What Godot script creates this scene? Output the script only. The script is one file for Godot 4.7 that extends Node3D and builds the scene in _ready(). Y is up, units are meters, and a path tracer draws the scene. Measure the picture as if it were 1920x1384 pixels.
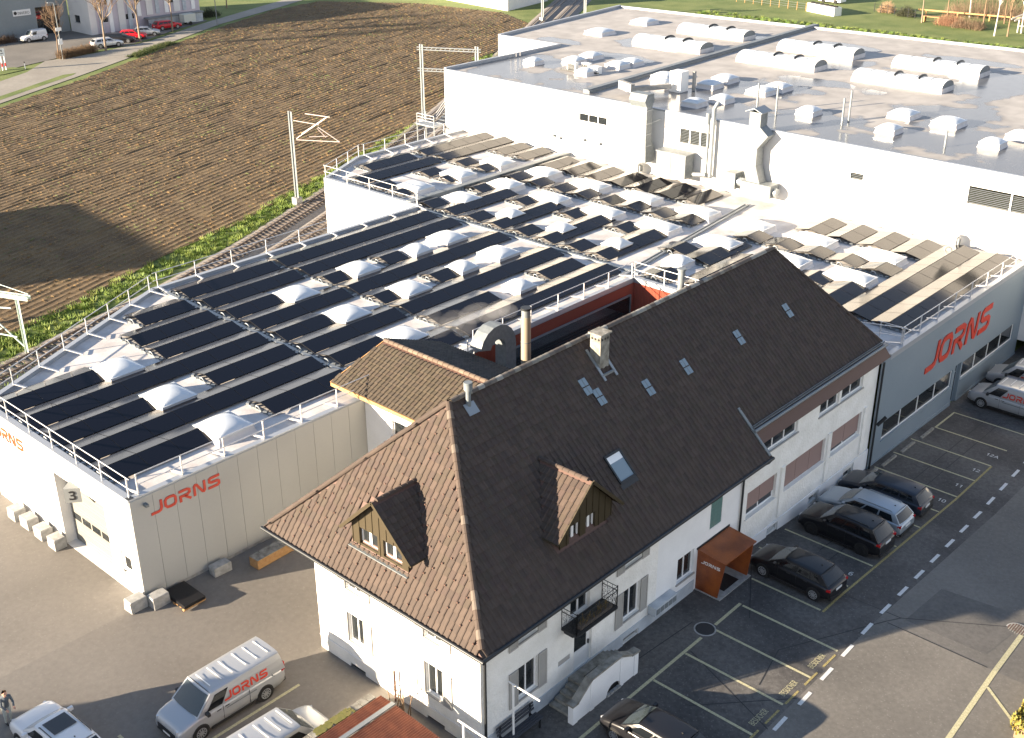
extends Node3D
# world axes: x = u (along the street front), y = up, z = -v; metres
class B:
	var v := PackedVector3Array()
	var n := PackedVector3Array()
	var c := PackedColorArray()
	var t := PackedVector2Array()
	var col := Color(1, 1, 1)
	var uvm := 0
	func _add(p: Vector3, nn: Vector3, uv := Vector2.ZERO):
		v.append(p); n.append(nn); c.append(col); t.append(uv)
	func tri(a: Vector3, b: Vector3, d: Vector3):
		var nn := (d - a).cross(b - a)
		if nn.length_squared() < 1e-14: return
		nn = nn.normalized()
		_add(a, nn, Vector2(a.x, -a.z)); _add(b, nn, Vector2(b.x, -b.z)); _add(d, nn, Vector2(d.x, -d.z))
	func quad(a: Vector3, b: Vector3, d: Vector3, e: Vector3):
		tri(a, b, d); tri(a, d, e)
	func trin(a, b, d, na, nb, nd):
		_add(a, na, Vector2(a.x, -a.z)); _add(b, nb, Vector2(b.x, -b.z)); _add(d, nd, Vector2(d.x, -d.z))
	func box(ce: Vector3, s: Vector3, bs := Basis()):
		var h := s * 0.5
		var q: Array[Vector3] = []
		for i in 8: q.append(ce + bs * Vector3(h.x if i & 1 else -h.x, h.y if i & 2 else -h.y, h.z if i & 4 else -h.z))
		quad(q[0], q[2], q[3], q[1]); quad(q[5], q[7], q[6], q[4]); quad(q[4], q[6], q[2], q[0])
		quad(q[1], q[3], q[7], q[5]); quad(q[2], q[6], q[7], q[3]); quad(q[4], q[0], q[1], q[5])
	func ubox(u0, u1, v0, v1, z0, z1):
		box(Vector3((u0 + u1) * 0.5, (z0 + z1) * 0.5, -(v0 + v1) * 0.5), Vector3(absf(u1 - u0), absf(z1 - z0), absf(v1 - v0)))
	func bar(a: Vector3, b: Vector3, w: float, h: float, up := Vector3.UP):
		var f := (b - a)
		var l := f.length()
		if l < 1e-5: return
		f /= l
		if absf(f.dot(up)) > 0.98: up = Vector3(1, 0, 0) if absf(f.x) < 0.9 else Vector3(0, 0, 1)
		var s := f.cross(up).normalized()
		box((a + b) * 0.5, Vector3(l, h, w), Basis(f, s.cross(f), s))
	func tube(pts: Array, r: float, k := 8, r2 := -1.0, caps := true):
		var m := pts.size()
		var rings := []
		var pf := Vector3.ZERO
		var ref := Vector3.UP
		for i in m:
			var f: Vector3 = (pts[mini(i + 1, m - 1)] - pts[maxi(i - 1, 0)]).normalized()
			if i == 0:
				ref = Vector3.UP if absf(f.y) < 0.9 else Vector3(1, 0, 0)
			var s := f.cross(ref).normalized()
			var up := s.cross(f)
			ref = up
			var rr := r if r2 < 0 else lerpf(r, r2, float(i) / maxf(1, m - 1))
			var ring := []
			for j in k:
				var a := TAU * j / k
				var d := s * cos(a) + up * sin(a)
				ring.append([pts[i] + d * rr, d])
			rings.append(ring)
		for i in m - 1:
			for j in k:
				var a = rings[i][j]; var b = rings[i][(j + 1) % k]; var d = rings[i + 1][(j + 1) % k]; var e = rings[i + 1][j]
				trin(a[0], b[0], d[0], a[1], b[1], d[1]); trin(a[0], d[0], e[0], a[1], d[1], e[1])
		if caps:
			for e in [0, m - 1]:
				for j in range(1, k - 1): 
					if e == 0: tri(rings[e][0][0], rings[e][j + 1][0], rings[e][j][0])
					else: tri(rings[e][0][0], rings[e][j][0], rings[e][j + 1][0])
	func grid(rings: Array, flip := false):
		# smooth loft over rows of points
		var m := rings.size()
		var k: int = rings[0].size()
		var nn := []
		for i in m:
			var row := []
			for j in k:
				var a: Vector3 = rings[mini(i + 1, m - 1)][j] - rings[maxi(i - 1, 0)][j]
				var b: Vector3 = rings[i][mini(j + 1, k - 1)] - rings[i][maxi(j - 1, 0)]
				var d := a.cross(b)
				if d.length_squared() < 1e-12: d = Vector3.UP
				row.append(-d.normalized() if flip else d.normalized())
			nn.append(row)
		for i in m - 1:
			for j in k - 1:
				trin(rings[i][j], rings[i][j + 1], rings[i + 1][j + 1], nn[i][j], nn[i][j + 1], nn[i + 1][j + 1])
				trin(rings[i][j], rings[i + 1][j + 1], rings[i + 1][j], nn[i][j], nn[i + 1][j + 1], nn[i + 1][j])
	func disc(ce: Vector3, ax: Vector3, r: float, k := 16, r0 := 0.0):
		var s := ax.cross(Vector3.UP if absf(ax.y) < 0.9 else Vector3(1, 0, 0)).normalized()
		var up := s.cross(ax)
		for j in k:
			var a := TAU * j / k
			var b := TAU * (j + 1) / k
			var p := s * cos(a) + up * sin(a)
			var q := s * cos(b) + up * sin(b)
			if r0 <= 0.0: tri(ce, ce + q * r, ce + p * r)
			else: quad(ce + p * r0, ce + q * r0, ce + q * r, ce + p * r)
	func poly(pts: Array, h: float, y0 := INF):
		# horizontal polygon of (u, v) at height h, with walls down to y0
		var pk := PackedVector2Array(pts)
		var ix := Geometry2D.triangulate_polygon(pk)
		for i in range(0, ix.size(), 3):
			var q := [pk[ix[i]], pk[ix[i + 1]], pk[ix[i + 2]]]
			if (q[1] - q[0]).cross(q[2] - q[0]) > 0: q.reverse()
			tri(Vector3(q[0].x, h, -q[0].y), Vector3(q[1].x, h, -q[1].y), Vector3(q[2].x, h, -q[2].y))
		if y0 < INF:
			for i in pk.size():
				var a := pk[i]
				var b := pk[(i + 1) % pk.size()]
				quad(Vector3(a.x, y0, -a.y), Vector3(a.x, h, -a.y), Vector3(b.x, h, -b.y), Vector3(b.x, y0, -b.y))
	func prism(o: Vector3, ax: Vector3, ay: Vector3, az: Vector3, pts: Array):
		# polygon in the plane (ax, ay), extruded by az
		var pk := PackedVector2Array(pts)
		var ix := Geometry2D.triangulate_polygon(pk)
		var g := func(p): return o + ax * p.x + ay * p.y
		for i in range(0, ix.size(), 3):
			var a: Vector3 = g.call(pk[ix[i]]); var b: Vector3 = g.call(pk[ix[i + 1]]); var d: Vector3 = g.call(pk[ix[i + 2]])
			tri(a, b, d); tri(a + az, d + az, b + az)
		for i in pk.size():
			var a: Vector3 = g.call(pk[i]); var b: Vector3 = g.call(pk[(i + 1) % pk.size()])
			quad(a, b, b + az, a + az)
	func mesh() -> ArrayMesh:
		var m := ArrayMesh.new()
		var a := []
		a.resize(Mesh.ARRAY_MAX)
		a[Mesh.ARRAY_VERTEX] = v; a[Mesh.ARRAY_NORMAL] = n; a[Mesh.ARRAY_COLOR] = c; a[Mesh.ARRAY_TEX_UV] = t
		m.add_surface_from_arrays(Mesh.PRIMITIVE_TRIANGLES, a)
		return m

var M := {}
var rng := RandomNumberGenerator.new()
var taken := {}
var LUT := PackedByteArray()

func P(u, v, z) -> Vector3: return Vector3(u, z, -v)

func numbered(s: String) -> String:
	var k: int = taken.get(s, 0)
	taken[s] = k + 1
	return s if k == 0 else "%s_%03d" % [s, k]

func meta(o, label, category, group = ""):
	if label != "": o.set_meta("label", label)
	if category != "": o.set_meta("category", category)
	if group != "": o.set_meta("group", group)
	return o

func thing(called: String, label: String, category: String, at := Vector3.ZERO, group := "", turn := 0.0) -> Node3D:
	var o := Node3D.new()
	o.name = numbered(called)
	add_child(o, true)
	o.position = at
	o.rotation.y = turn
	meta(o, label, category, group)
	return o

func dup(src: Node3D, at: Vector3, turn := 0.0, label := "") -> Node3D:
	var base := String(src.name)
	if base.length() > 4 and base[base.length() - 4] == "_" and base.right(3).is_valid_int(): base = base.left(-4)
	var r: Node3D = src.duplicate()
	r.name = numbered(base)
	add_child(r, true)
	r.position = at
	r.rotation.y = turn
	if label != "": r.set_meta("label", label)
	return r

# a mesh with world coordinates under a thing (shifted back by the thing's base), or under a part
func obj(b: B, called: String, m: Material, parent: Node3D = self, label := "") -> MeshInstance3D:
	var o := MeshInstance3D.new()
	o.mesh = b.mesh()
	o.material_override = m
	o.name = called if parent != self else numbered(called)
	o.cast_shadow = GeometryInstance3D.SHADOW_CASTING_SETTING_ON
	parent.add_child(o, true)
	if parent != self and parent.get_parent() == self and not parent.has_meta("local"): o.position = -parent.position
	if label != "": o.set_meta("label", label)
	return o

func inst(mesh: Mesh, called: String, m: Material, parent: Node3D, tr := Transform3D()) -> MeshInstance3D:
	var o := MeshInstance3D.new()
	o.mesh = mesh
	o.material_override = m
	o.name = called
	parent.add_child(o, true)
	o.transform = tr
	return o

func part(called: String, parent: Node3D, at := Vector3.ZERO) -> Node3D:
	# a part with sub-parts; world coordinates under it
	var o := Node3D.new()
	o.name = called
	parent.add_child(o, true)
	o.position = at - parent.position if parent.get_parent() == self and not parent.has_meta("local") else at
	return o

func struct(b: B, called: String, m: Material) -> MeshInstance3D:
	var o := obj(b, called, m)
	o.set_meta("kind", "structure")
	return o

# ---------- textures ----------
func srgb(c: Color) -> Color: return c.linear_to_srgb()

func noise_img(size: int, freq: float, sd: int, oct := 4, kind := FastNoiseLite.TYPE_SIMPLEX_SMOOTH) -> PackedByteArray:
	var f := FastNoiseLite.new()
	f.seed = sd
	f.noise_type = kind
	f.frequency = freq
	f.fractal_octaves = oct
	return f.get_seamless_image(size, size).get_data()

# colour texture: coarse patches between a and b, fine grain on top
func tex(size: int, a: Color, b: Color, f1: float, f2: float, grain: float, sd: int, sharp := 1.0, speck := 0.0, speck_col := Color.WHITE) -> ImageTexture:
	var n1 := noise_img(size, f1, sd)
	var n2 := noise_img(size, f2, sd + 7, 3)
	var r := RandomNumberGenerator.new()
	r.seed = sd
	var out := PackedByteArray()
	out.resize(size * size * 3)
	if LUT.is_empty():
		LUT.resize(1025)
		for i in 1025: LUT[i] = int(srgb(Color(i / 1024.0, 0, 0)).r * 255.0 + 0.5)
	var ar := a.r * 1024; var ag := a.g * 1024; var ab := a.b * 1024
	var dr := (b.r - a.r) * 1024; var dg := (b.g - a.g) * 1024; var db := (b.b - a.b) * 1024
	for i in size * size:
		var k := clampf((n1[i] / 255.0 - 0.5) * sharp + 0.5, 0, 1)
		var g := 1.0 + grain * (n2[i] / 127.5 - 1.5 + r.randf())
		var j := i * 3
		if speck > 0 and r.randf() < speck:
			out[j] = LUT[int(speck_col.r * 1024)]; out[j + 1] = LUT[int(speck_col.g * 1024)]; out[j + 2] = LUT[int(speck_col.b * 1024)]
		else:
			out[j] = LUT[clampi(int((ar + dr * k) * g), 0, 1024)]; out[j + 1] = LUT[clampi(int((ag + dg * k) * g), 0, 1024)]; out[j + 2] = LUT[clampi(int((ab + db * k) * g), 0, 1024)]
	return ImageTexture.create_from_image(Image.create_from_data(size, size, false, Image.FORMAT_RGB8, out))

func bump(size: int, freq: float, sd: int, amount: float) -> ImageTexture:
	var f := FastNoiseLite.new()
	f.seed = sd
	f.frequency = freq
	f.fractal_octaves = 4
	var im := f.get_seamless_image(size, size)
	im.convert(Image.FORMAT_RGB8)
	im.bump_map_to_normal_map(amount)
	return ImageTexture.create_from_image(im)

func mat(c: Color, rough := 0.8, metal := 0.0) -> StandardMaterial3D:
	var m := StandardMaterial3D.new()
	m.albedo_color = srgb(c)
	m.roughness = rough
	m.metallic = metal
	m.cull_mode = BaseMaterial3D.CULL_DISABLED
	return m

func tmat(t: Texture2D, metres: float, rough := 0.9, nrm: Texture2D = null, ns := 1.0) -> StandardMaterial3D:
	var m := StandardMaterial3D.new()
	m.albedo_texture = t
	m.roughness = rough
	m.uv1_triplanar = true
	m.uv1_world_triplanar = true
	m.uv1_scale = Vector3.ONE / metres
	m.cull_mode = BaseMaterial3D.CULL_DISABLED
	if nrm:
		m.normal_enabled = true
		m.normal_texture = nrm
		m.normal_scale = ns
	return m

func vmat(rough := 0.9, t: Texture2D = null, metres := 2.0) -> StandardMaterial3D:
	var m := StandardMaterial3D.new()
	m.vertex_color_use_as_albedo = true
	m.roughness = rough
	m.cull_mode = BaseMaterial3D.CULL_DISABLED
	if t:
		m.albedo_texture = t
		m.uv1_triplanar = true
		m.uv1_world_triplanar = true
		m.uv1_scale = Vector3.ONE / metres
	return m

func glass(c: Color, alpha := 0.9, rough := 0.05) -> StandardMaterial3D:
	var m := mat(c, rough)
	m.metallic_specular = 0.6
	if alpha < 1.0:
		m.transparency = BaseMaterial3D.TRANSPARENCY_ALPHA
		m.albedo_color.a = alpha
	return m

# ---------- ground height ----------
func hu(u) -> float:
	if u <= 44.0: return 0.0
	if u <= 58.0: return -0.9 * (u - 44.0) / 14.0
	if u <= 70.0: return -0.9 - 0.2 * (u - 58.0) / 12.0
	return -1.1
func gz(u, v) -> float:
	var t := clampf((v - 35.0) / 8.0, 0, 1)
	return hu(u) * (1.0 - t) + 0.55 * t
func G(u, v, d := 0.0) -> Vector3: return Vector3(u, gz(u, v) + d, -v)
# a patch of ground between u0..u1, v0..v1 that follows the terrain exactly
func patch(b: B, u0, u1, v0, v1, d: float):
	var us := [u0]; var vs := [v0]
	for k in [44.0, 58.0, 70.0]: 
		if k > u0 and k < u1: us.append(k)
	for k in [35.0, 43.0]:
		if k > v0 and k < v1: vs.append(k)
	us.append(u1); vs.append(v1)
	for i in us.size() - 1:
		for j in vs.size() - 1:
			b.quad(G(us[i], vs[j], d), G(us[i], vs[j + 1], d), G(us[i + 1], vs[j + 1], d), G(us[i + 1], vs[j], d))
# a painted line on the ground from a to b (u, v), width w
func stripe(b: B, a: Vector2, e: Vector2, w: float, d := 0.012):
	var f := (e - a).normalized()
	var s := Vector2(-f.y, f.x) * w * 0.5
	var cuts := [0.0, 1.0]
	for k in [44.0, 58.0, 70.0]:
		if (a.x - k) * (e.x - k) < 0: cuts.append((k - a.x) / (e.x - a.x))
	cuts.sort()
	for i in cuts.size() - 1:
		var p: Vector2 = a.lerp(e, cuts[i]); var q: Vector2 = a.lerp(e, cuts[i + 1])
		b.quad(G(p.x - s.x, p.y - s.y, d), G(p.x + s.x, p.y + s.y, d), G(q.x + s.x, q.y + s.y, d), G(q.x - s.x, q.y - s.y, d))

const SUN_EL := 12.5
func _ready():
	rng.seed = 20240117
	# camera
	var cam := Camera3D.new()
	cam.name = "camera"
	add_child(cam)
	var pitch := 0.44483; var yaw := 0.74342; var roll := -0.00466
	var F := P(cos(yaw) * cos(pitch), sin(yaw) * cos(pitch), -sin(pitch))
	var R := P(sin(yaw), -cos(yaw), 0)
	var U := R.cross(F)
	var R2 := R * cos(roll) + U * sin(roll)
	var U2 := U * cos(roll) - R * sin(roll)
	cam.transform = Transform3D(Basis(R2, U2, -F), P(0, 0, 34))
	cam.fov = 35.03
	cam.near = 1.0
	cam.far = 2000.0
	cam.current = true
	# sky and exposure
	var env := Environment.new()
	var sky := Sky.new()
	var sm := ProceduralSkyMaterial.new()
	sm.sky_top_color = Color(0.31, 0.39, 0.50)
	sm.sky_horizon_color = Color(0.93, 0.92, 0.90)
	sm.sky_curve = 0.18
	sm.ground_bottom_color = Color(0.25, 0.24, 0.22)
	sm.ground_horizon_color = Color(0.70, 0.72, 0.72)
	sm.energy_multiplier = 1.0
	sky.sky_material = sm
	env.background_mode = Environment.BG_SKY
	env.sky = sky
	env.background_energy_multiplier = 0.60
	env.tonemap_mode = Environment.TONE_MAPPER_LINEAR
	env.tonemap_exposure = 5.0
	env.sdfgi_enabled = true
	env.ssao_enabled = true
	env.ssil_enabled = true
	env.volumetric_fog_enabled = true
	env.volumetric_fog_density = 0.0
	var we := WorldEnvironment.new()
	we.name = "environment"
	we.environment = env
	add_child(we)
	var sun := DirectionalLight3D.new()
	sun.name = "sun"
	add_child(sun)
	var el := deg_to_rad(SUN_EL)
	var d := P(0.905 * cos(el), -0.425 * cos(el), -sin(el)).normalized()
	sun.look_at_from_position(Vector3.ZERO, d)
	sun.light_energy = 1.6
	sun.light_color = Color(1.0, 0.92, 0.81)
	sun.light_angular_distance = 0.5
	sun.shadow_enabled = true
	materials()
	more_materials()
	setting()
	hall()
	solar()
	back_hall()
	house()
	annex()
	yard()
	parking()
	railway()
	far_left()
	far_right()
	shaders_off_frame()
	cars()
	print("built")

func materials():
	var nb := bump(512, 0.06, 5, 3.0)
	M.asphalt = tmat(tex(640, Color(0.142, 0.130, 0.113), Color(0.188, 0.172, 0.151), 0.006, 0.14, 0.10, 11, 1.1, 0.01, Color(0.21, 0.195, 0.17)), 34.0, 0.9)
	M.lot = tmat(tex(640, Color(0.058, 0.055, 0.053), Color(0.105, 0.099, 0.092), 0.008, 0.12, 0.28, 12, 1.7, 0.02, Color(0.16, 0.15, 0.145)), 26.0, 0.88)
	M.road = tmat(tex(640, Color(0.115, 0.108, 0.097), Color(0.175, 0.163, 0.145), 0.005, 0.14, 0.14, 13, 1.2, 0.02, Color(0.19, 0.18, 0.165)), 30.0, 0.9)
	M.far_road = tmat(tex(320, Color(0.20, 0.19, 0.17), Color(0.27, 0.25, 0.22), 0.008, 0.1, 0.1, 14), 25.0, 0.9)
	M.lane = tmat(tex(320, Color(0.22, 0.20, 0.17), Color(0.28, 0.26, 0.22), 0.008, 0.1, 0.1, 15), 25.0, 0.9)
	M.soil = tmat(tex(640, Color(0.074, 0.046, 0.021), Color(0.135, 0.090, 0.041), 0.010, 0.25, 0.34, 16, 1.5, 0.12, Color(0.21, 0.15, 0.08)), 24.0, 0.97)
	M.grass_ground = tmat(tex(320, Color(0.085, 0.125, 0.022), Color(0.145, 0.175, 0.045), 0.01, 0.2, 0.3, 17, 1.5), 22.0, 0.95)
	M.ballast = tmat(tex(320, Color(0.15, 0.135, 0.12), Color(0.24, 0.22, 0.20), 0.05, 0.3, 0.5, 18, 1.5), 7.0, 0.95)
	M.white_wall = tmat(tex(320, Color(0.60, 0.595, 0.58), Color(0.66, 0.655, 0.64), 0.01, 0.15, 0.02, 19), 9.0, 0.7)
	M.plaster = tmat(tex(320, Color(0.73, 0.72, 0.67), Color(0.82, 0.81, 0.77), 0.015, 0.25, 0.06, 20, 1.4), 6.0, 0.9, nb, 0.6)
	M.plaster_cool = tmat(tex(320, Color(0.74, 0.745, 0.74), Color(0.81, 0.815, 0.81), 0.012, 0.25, 0.04, 21), 6.0, 0.9)
	M.plinth = tmat(tex(320, Color(0.36, 0.40, 0.44), Color(0.50, 0.54, 0.57), 0.012, 0.2, 0.08, 22, 1.5), 5.0, 0.9)
	M.panel_beige = tmat(tex(320, Color(0.345, 0.345, 0.325), Color(0.385, 0.385, 0.365), 0.004, 0.2, 0.015, 23), 12.0, 0.55)
	M.grey_wall = tmat(tex(320, Color(0.185, 0.235, 0.275), Color(0.215, 0.265, 0.305), 0.006, 0.2, 0.03, 24), 12.0, 0.45)
	M.membrane = tmat(tex(640, Color(0.43, 0.405, 0.39), Color(0.56, 0.545, 0.535), 0.012, 0.12, 0.07, 25, 2.0, 0.0), 17.0, 0.8)
	M.flashing = mat(Color(0.34, 0.365, 0.395), 0.35, 0.3)
	M.flash_dark = mat(Color(0.17, 0.19, 0.21), 0.4, 0.4)
	M.galv = mat(Color(0.27, 0.295, 0.31), 0.42, 0.5)
	M.galv_dull = tmat(tex(192, Color(0.125, 0.145, 0.155), Color(0.185, 0.205, 0.215), 0.03, 0.2, 0.08, 26), 2.0, 0.5)
	M.rail = mat(Color(0.58, 0.58, 0.58), 0.4, 0.3)
	M.dome = mat(Color(0.56, 0.60, 0.63), 0.12)
	M.dome.subsurf_scatter_enabled = false
	M.curb = tmat(tex(192, Color(0.50, 0.49, 0.49), Color(0.60, 0.59, 0.59), 0.02, 0.2, 0.03, 27), 4.0, 0.7)
	M.pv = mat(Color(0.0055, 0.0058, 0.010), 0.13)
	M.pv.metallic_specular = 0.35
	M.pv_frame = mat(Color(0.012, 0.012, 0.014), 0.4, 0.2)
	M.tile = vmat(0.85, tex(320, Color(0.82, 0.82, 0.82), Color(1, 1, 1), 0.03, 0.3, 0.16, 28, 1.3, 0.012, Color(1, 1, 0.9)), 2.5)
	M.brown_metal = mat(Color(0.048, 0.037, 0.019), 0.5, 0.2)
	M.dark_metal = mat(Color(0.03, 0.033, 0.036), 0.45, 0.4)
	M.fascia = mat(Color(0.10, 0.055, 0.042), 0.7)
	M.win_frame = mat(Color(0.80, 0.80, 0.79), 0.45)
	M.pane = glass(Color(0.02, 0.024, 0.027), 0.82)
	M.inside = mat(Color(0.10, 0.095, 0.09), 0.9)
	M.blind = mat(Color(0.27, 0.185, 0.165), 0.75)
	M.shutter = mat(Color(0.36, 0.35, 0.325), 0.7)
	M.stone = tmat(tex(320, Color(0.16, 0.15, 0.125), Color(0.30, 0.29, 0.255), 0.02, 0.25, 0.2, 29, 1.6), 3.0, 0.95, nb, 0.7)
	M.concrete = tmat(tex(320, Color(0.26, 0.26, 0.245), Color(0.36, 0.355, 0.34), 0.02, 0.25, 0.12, 30, 1.5), 2.5, 0.92, nb, 0.7)
	M.rust = tmat(tex(320, Color(0.16, 0.042, 0.014), Color(0.30, 0.085, 0.022), 0.01, 0.12, 0.1, 31, 1.5), 5.0, 0.35)
	M.red_cladding = mat(Color(0.30, 0.075, 0.045), 0.55)
	M.orange = mat(Color(0.52, 0.040, 0.018), 0.45)
	M.orange_pale = mat(Color(0.20, 0.055, 0.012), 0.5)
	M.white_paint = mat(Color(0.78, 0.78, 0.76), 0.5)
	M.yellow_paint = tmat(tex(320, Color(0.38, 0.35, 0.21), Color(0.50, 0.47, 0.30), 0.06, 0.3, 0.2, 32, 2.2), 2.2, 0.8)
	M.road_white = tmat(tex(192, Color(0.52, 0.52, 0.50), Color(0.68, 0.68, 0.66), 0.06, 0.3, 0.12, 33), 2.0, 0.8)
	M.yellow_worn = tmat(tex(320, Color(0.20, 0.165, 0.075), Color(0.40, 0.33, 0.13), 0.08, 0.3, 0.3, 34, 2.6), 2.0, 0.85)
	M.wood = tmat(tex(192, Color(0.30, 0.16, 0.06), Color(0.42, 0.25, 0.11), 0.03, 0.3, 0.2, 35), 1.5, 0.8)
	M.black = mat(Color(0.014, 0.014, 0.015), 0.5)
	M.tar = mat(Color(0.022, 0.022, 0.023), 0.7)
	M.bark = tmat(tex(192, Color(0.16, 0.12, 0.085), Color(0.28, 0.22, 0.165), 0.05, 0.3, 0.3, 36), 1.5, 0.95)
	M.twig = mat(Color(0.20, 0.135, 0.085), 0.95)
	M.leaf = vmat(0.75)
	M.leaf.backlight_enabled = true
	M.leaf.backlight = Color(0.12, 0.15, 0.03)
	M.straw = vmat(0.9)
	M.sleeper = mat(Color(0.12, 0.10, 0.085), 0.9)
	M.steel_rail = mat(Color(0.16, 0.13, 0.115), 0.45, 0.6)
	M.glass_block = mat(Color(0.14, 0.24, 0.22), 0.15)
	M.glass_tile = mat(Color(0.20, 0.26, 0.30), 0.12)
	M.red_paint = mat(Color(0.55, 0.02, 0.02), 0.4)
	M.tyre = mat(Color(0.012, 0.012, 0.012), 0.85)
	M.rim = mat(Color(0.50, 0.51, 0.53), 0.3, 0.7)
	M.car_glass = glass(Color(0.008, 0.010, 0.012), 0.93, 0.04)
	M.lamp_red = mat(Color(0.35, 0.01, 0.012), 0.15)
	M.lamp_clear = mat(Color(0.62, 0.64, 0.66), 0.1, 0.3)
	M.plate = mat(Color(0.7, 0.7, 0.68), 0.4)

func rect2(u0, u1, v0, v1): return [Vector2(u0, v0), Vector2(u1, v0), Vector2(u1, v1), Vector2(u0, v1)]

# ---------- ground, field, roads ----------
var FIELD := [Vector2(18, 78.5), Vector2(31, 77.6), Vector2(38.5, 79.7), Vector2(48.2, 84.0), Vector2(58, 86.6), Vector2(66.3, 90.2), Vector2(94, 101.4), Vector2(125, 121), Vector2(157, 140), Vector2(163, 152), Vector2(161, 172), Vector2(150, 189), Vector2(137, 186.5), Vector2(121.6, 179), Vector2(108, 171.5), Vector2(93.7, 162.8), Vector2(81, 155.5), Vector2(65, 147.3), Vector2(45, 136), Vector2(10, 118)]
func setting():
	var b := B.new()
	patch(b, -500.0, 900.0, -500.0, 900.0, -0.05)
	struct(b, "ground", M.grass_ground)
	b = B.new()
	patch(b, -60.0, 58.9, 25.0, 66.0, 0.0)
	struct(b, "yard_pavement", M.asphalt)
	b = B.new()
	patch(b, -60.0, 140.0, -30.0, 17.35, 0.0)
	struct(b, "road", M.road)
	b = B.new()
	patch(b, -60.0, 140.0, 17.35, 25.0, 0.0)
	struct(b, "parking_area", M.lot)
	# darker repair patch and tar seams in the road
	b = B.new()
	for s in [[44.0, 12.2, 44.0, 16.9], [36.2, 22.5, 34.2, 17.3], [38.9, 19.6, 44.8, 16.6], [44.8, 16.6, 44.6, 21.0], [44.6, 21.0, 46.6, 23.2], [36.3, 19.0, 38.9, 19.6], [33.2, 20.5, 36.6, 17.4], [44.8, 16.6, 49.5, 10.5], [47.5, 22.3, 69, 22.3], [46.5, 21.5, 69, 21.45], [40.0, 21.8, 44.0, 24.2], [34, 23.9, 38, 23.6]]:
		stripe(b, Vector2(s[0], s[1]), Vector2(s[2], s[3]), 0.05, 0.007)
	var seam := obj(b, "tar_seam", M.tar)
	seam.set_meta("kind", "structure")
	b = B.new()
	for q in [[Vector2(44.9, 12.6), Vector2(49.2, 12.2), Vector2(48.6, 16.3), Vector2(44.8, 16.4)]]:
		for i in 1: b.quad(G(q[0].x, q[0].y, 0.004), G(q[3].x, q[3].y, 0.004), G(q[2].x, q[2].y, 0.004), G(q[1].x, q[1].y, 0.004))
	struct(b, "road_patch", M.patch)
	# field: furrows along the rows, each a low ridge with an uneven crest
	var dir := Vector2(0.954, 0.30); var nrm := Vector2(-0.30, 0.954)
	var fp := PackedVector2Array(FIELD)
	b = B.new()
	b.poly(FIELD, 0.56)
	var fn := FastNoiseLite.new()
	fn.seed = 3; fn.frequency = 0.11
	var rows := []
	for k in range(-10, 230):
		var o: Vector2 = Vector2(18, 78) + nrm * (k * 0.76 - 10.0)
		var cl := Geometry2D.intersect_polyline_with_polygon(PackedVector2Array([o - dir * 120, o + dir * 220]), fp)
		for seg in cl:
			rows.append([seg[0], seg[1], k])
			var l: float = seg[0].distance_to(seg[1])
			var ns := maxi(1, int(l / 2.2))
			var pl: Vector3; var pc: Vector3; var pr: Vector3
			for i in ns + 1:
				var q: Vector2 = seg[0].lerp(seg[1], float(i) / ns)
				var hh := 0.575 + (0.11 if k % 7 == 0 else 0.065) * clampf(0.5 + fn.get_noise_2d(q.x * 3, q.y * 3 + k * 5), 0.0, 1.0)
				var w := 0.26 + 0.08 * fn.get_noise_2d(q.y * 4, q.x * 4)
				var a := P(q.x - nrm.x * w, q.y - nrm.y * w, 0.562); var cc := P(q.x, q.y, hh); var e := P(q.x + nrm.x * w, q.y + nrm.y * w, 0.562)
				if i > 0:
					b.quad(pl, pc, cc, a); b.quad(pc, pr, e, cc)
				pl = a; pc = cc; pr = e
	struct(b, "field", M.soil)
	# maize stubble left standing in the rows
	var st := B.new()
	for i in 5:
		var a := TAU * i / 5.0 + 0.3
		var lean := Vector3(cos(a), 0, sin(a))
		st.quad(Vector3(-0.02, 0, 0) + lean * 0.05, lean * 0.09 + Vector3(-0.015, 0.17 - 0.02 * i, 0), lean * 0.09 + Vector3(0.015, 0.17 - 0.02 * i, 0), Vector3(0.02, 0, 0) + lean * 0.05)
	st.quad(Vector3(-0.25, 0.03, 0.02), Vector3(-0.25, 0.06, 0.06), Vector3(0.25, 0.05, 0.06), Vector3(0.25, 0.02, 0.02))
	var xs: Array[Transform3D] = []
	var cs: Array[Color] = []
	for r in rows:
		var l: float = r[0].distance_to(r[1])
		var x := 0.0
		while x < l:
			var q: Vector2 = r[0] + (r[1] - r[0]) / l * x
			var dens := fn.get_noise_2d(q.x * 0.9, q.y * 0.9) + 0.25 * fn.get_noise_2d(r[2] * 9.0, 2.0)
			x += rng.randf_range(0.2, 0.5) * (1.9 if dens < -0.12 else 1.0)
			q += nrm * rng.randf_range(-0.13, 0.13)
			var s := rng.randf_range(0.45, 1.0)
			xs.append(Transform3D(Basis(Vector3.UP, rng.randf() * TAU).scaled(Vector3(s, s * rng.randf_range(0.5, 1.1), s)), P(q.x, q.y, 0.575)))
			var w := rng.randf()
			cs.append(Color(0.26, 0.17, 0.07).lerp(Color(0.14, 0.085, 0.035), w) if rng.randf() > 0.12 + (0.25 if dens > 0.25 else 0.0) else Color(0.12, 0.15, 0.045))
	multi("maize_stubble", st.mesh(), xs, cs, M.straw, "pale dry maize stubble standing in rows on the brown field", "stubble")
	# grass verges
	xs = []; cs = []
	var gr := B.new()
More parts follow.
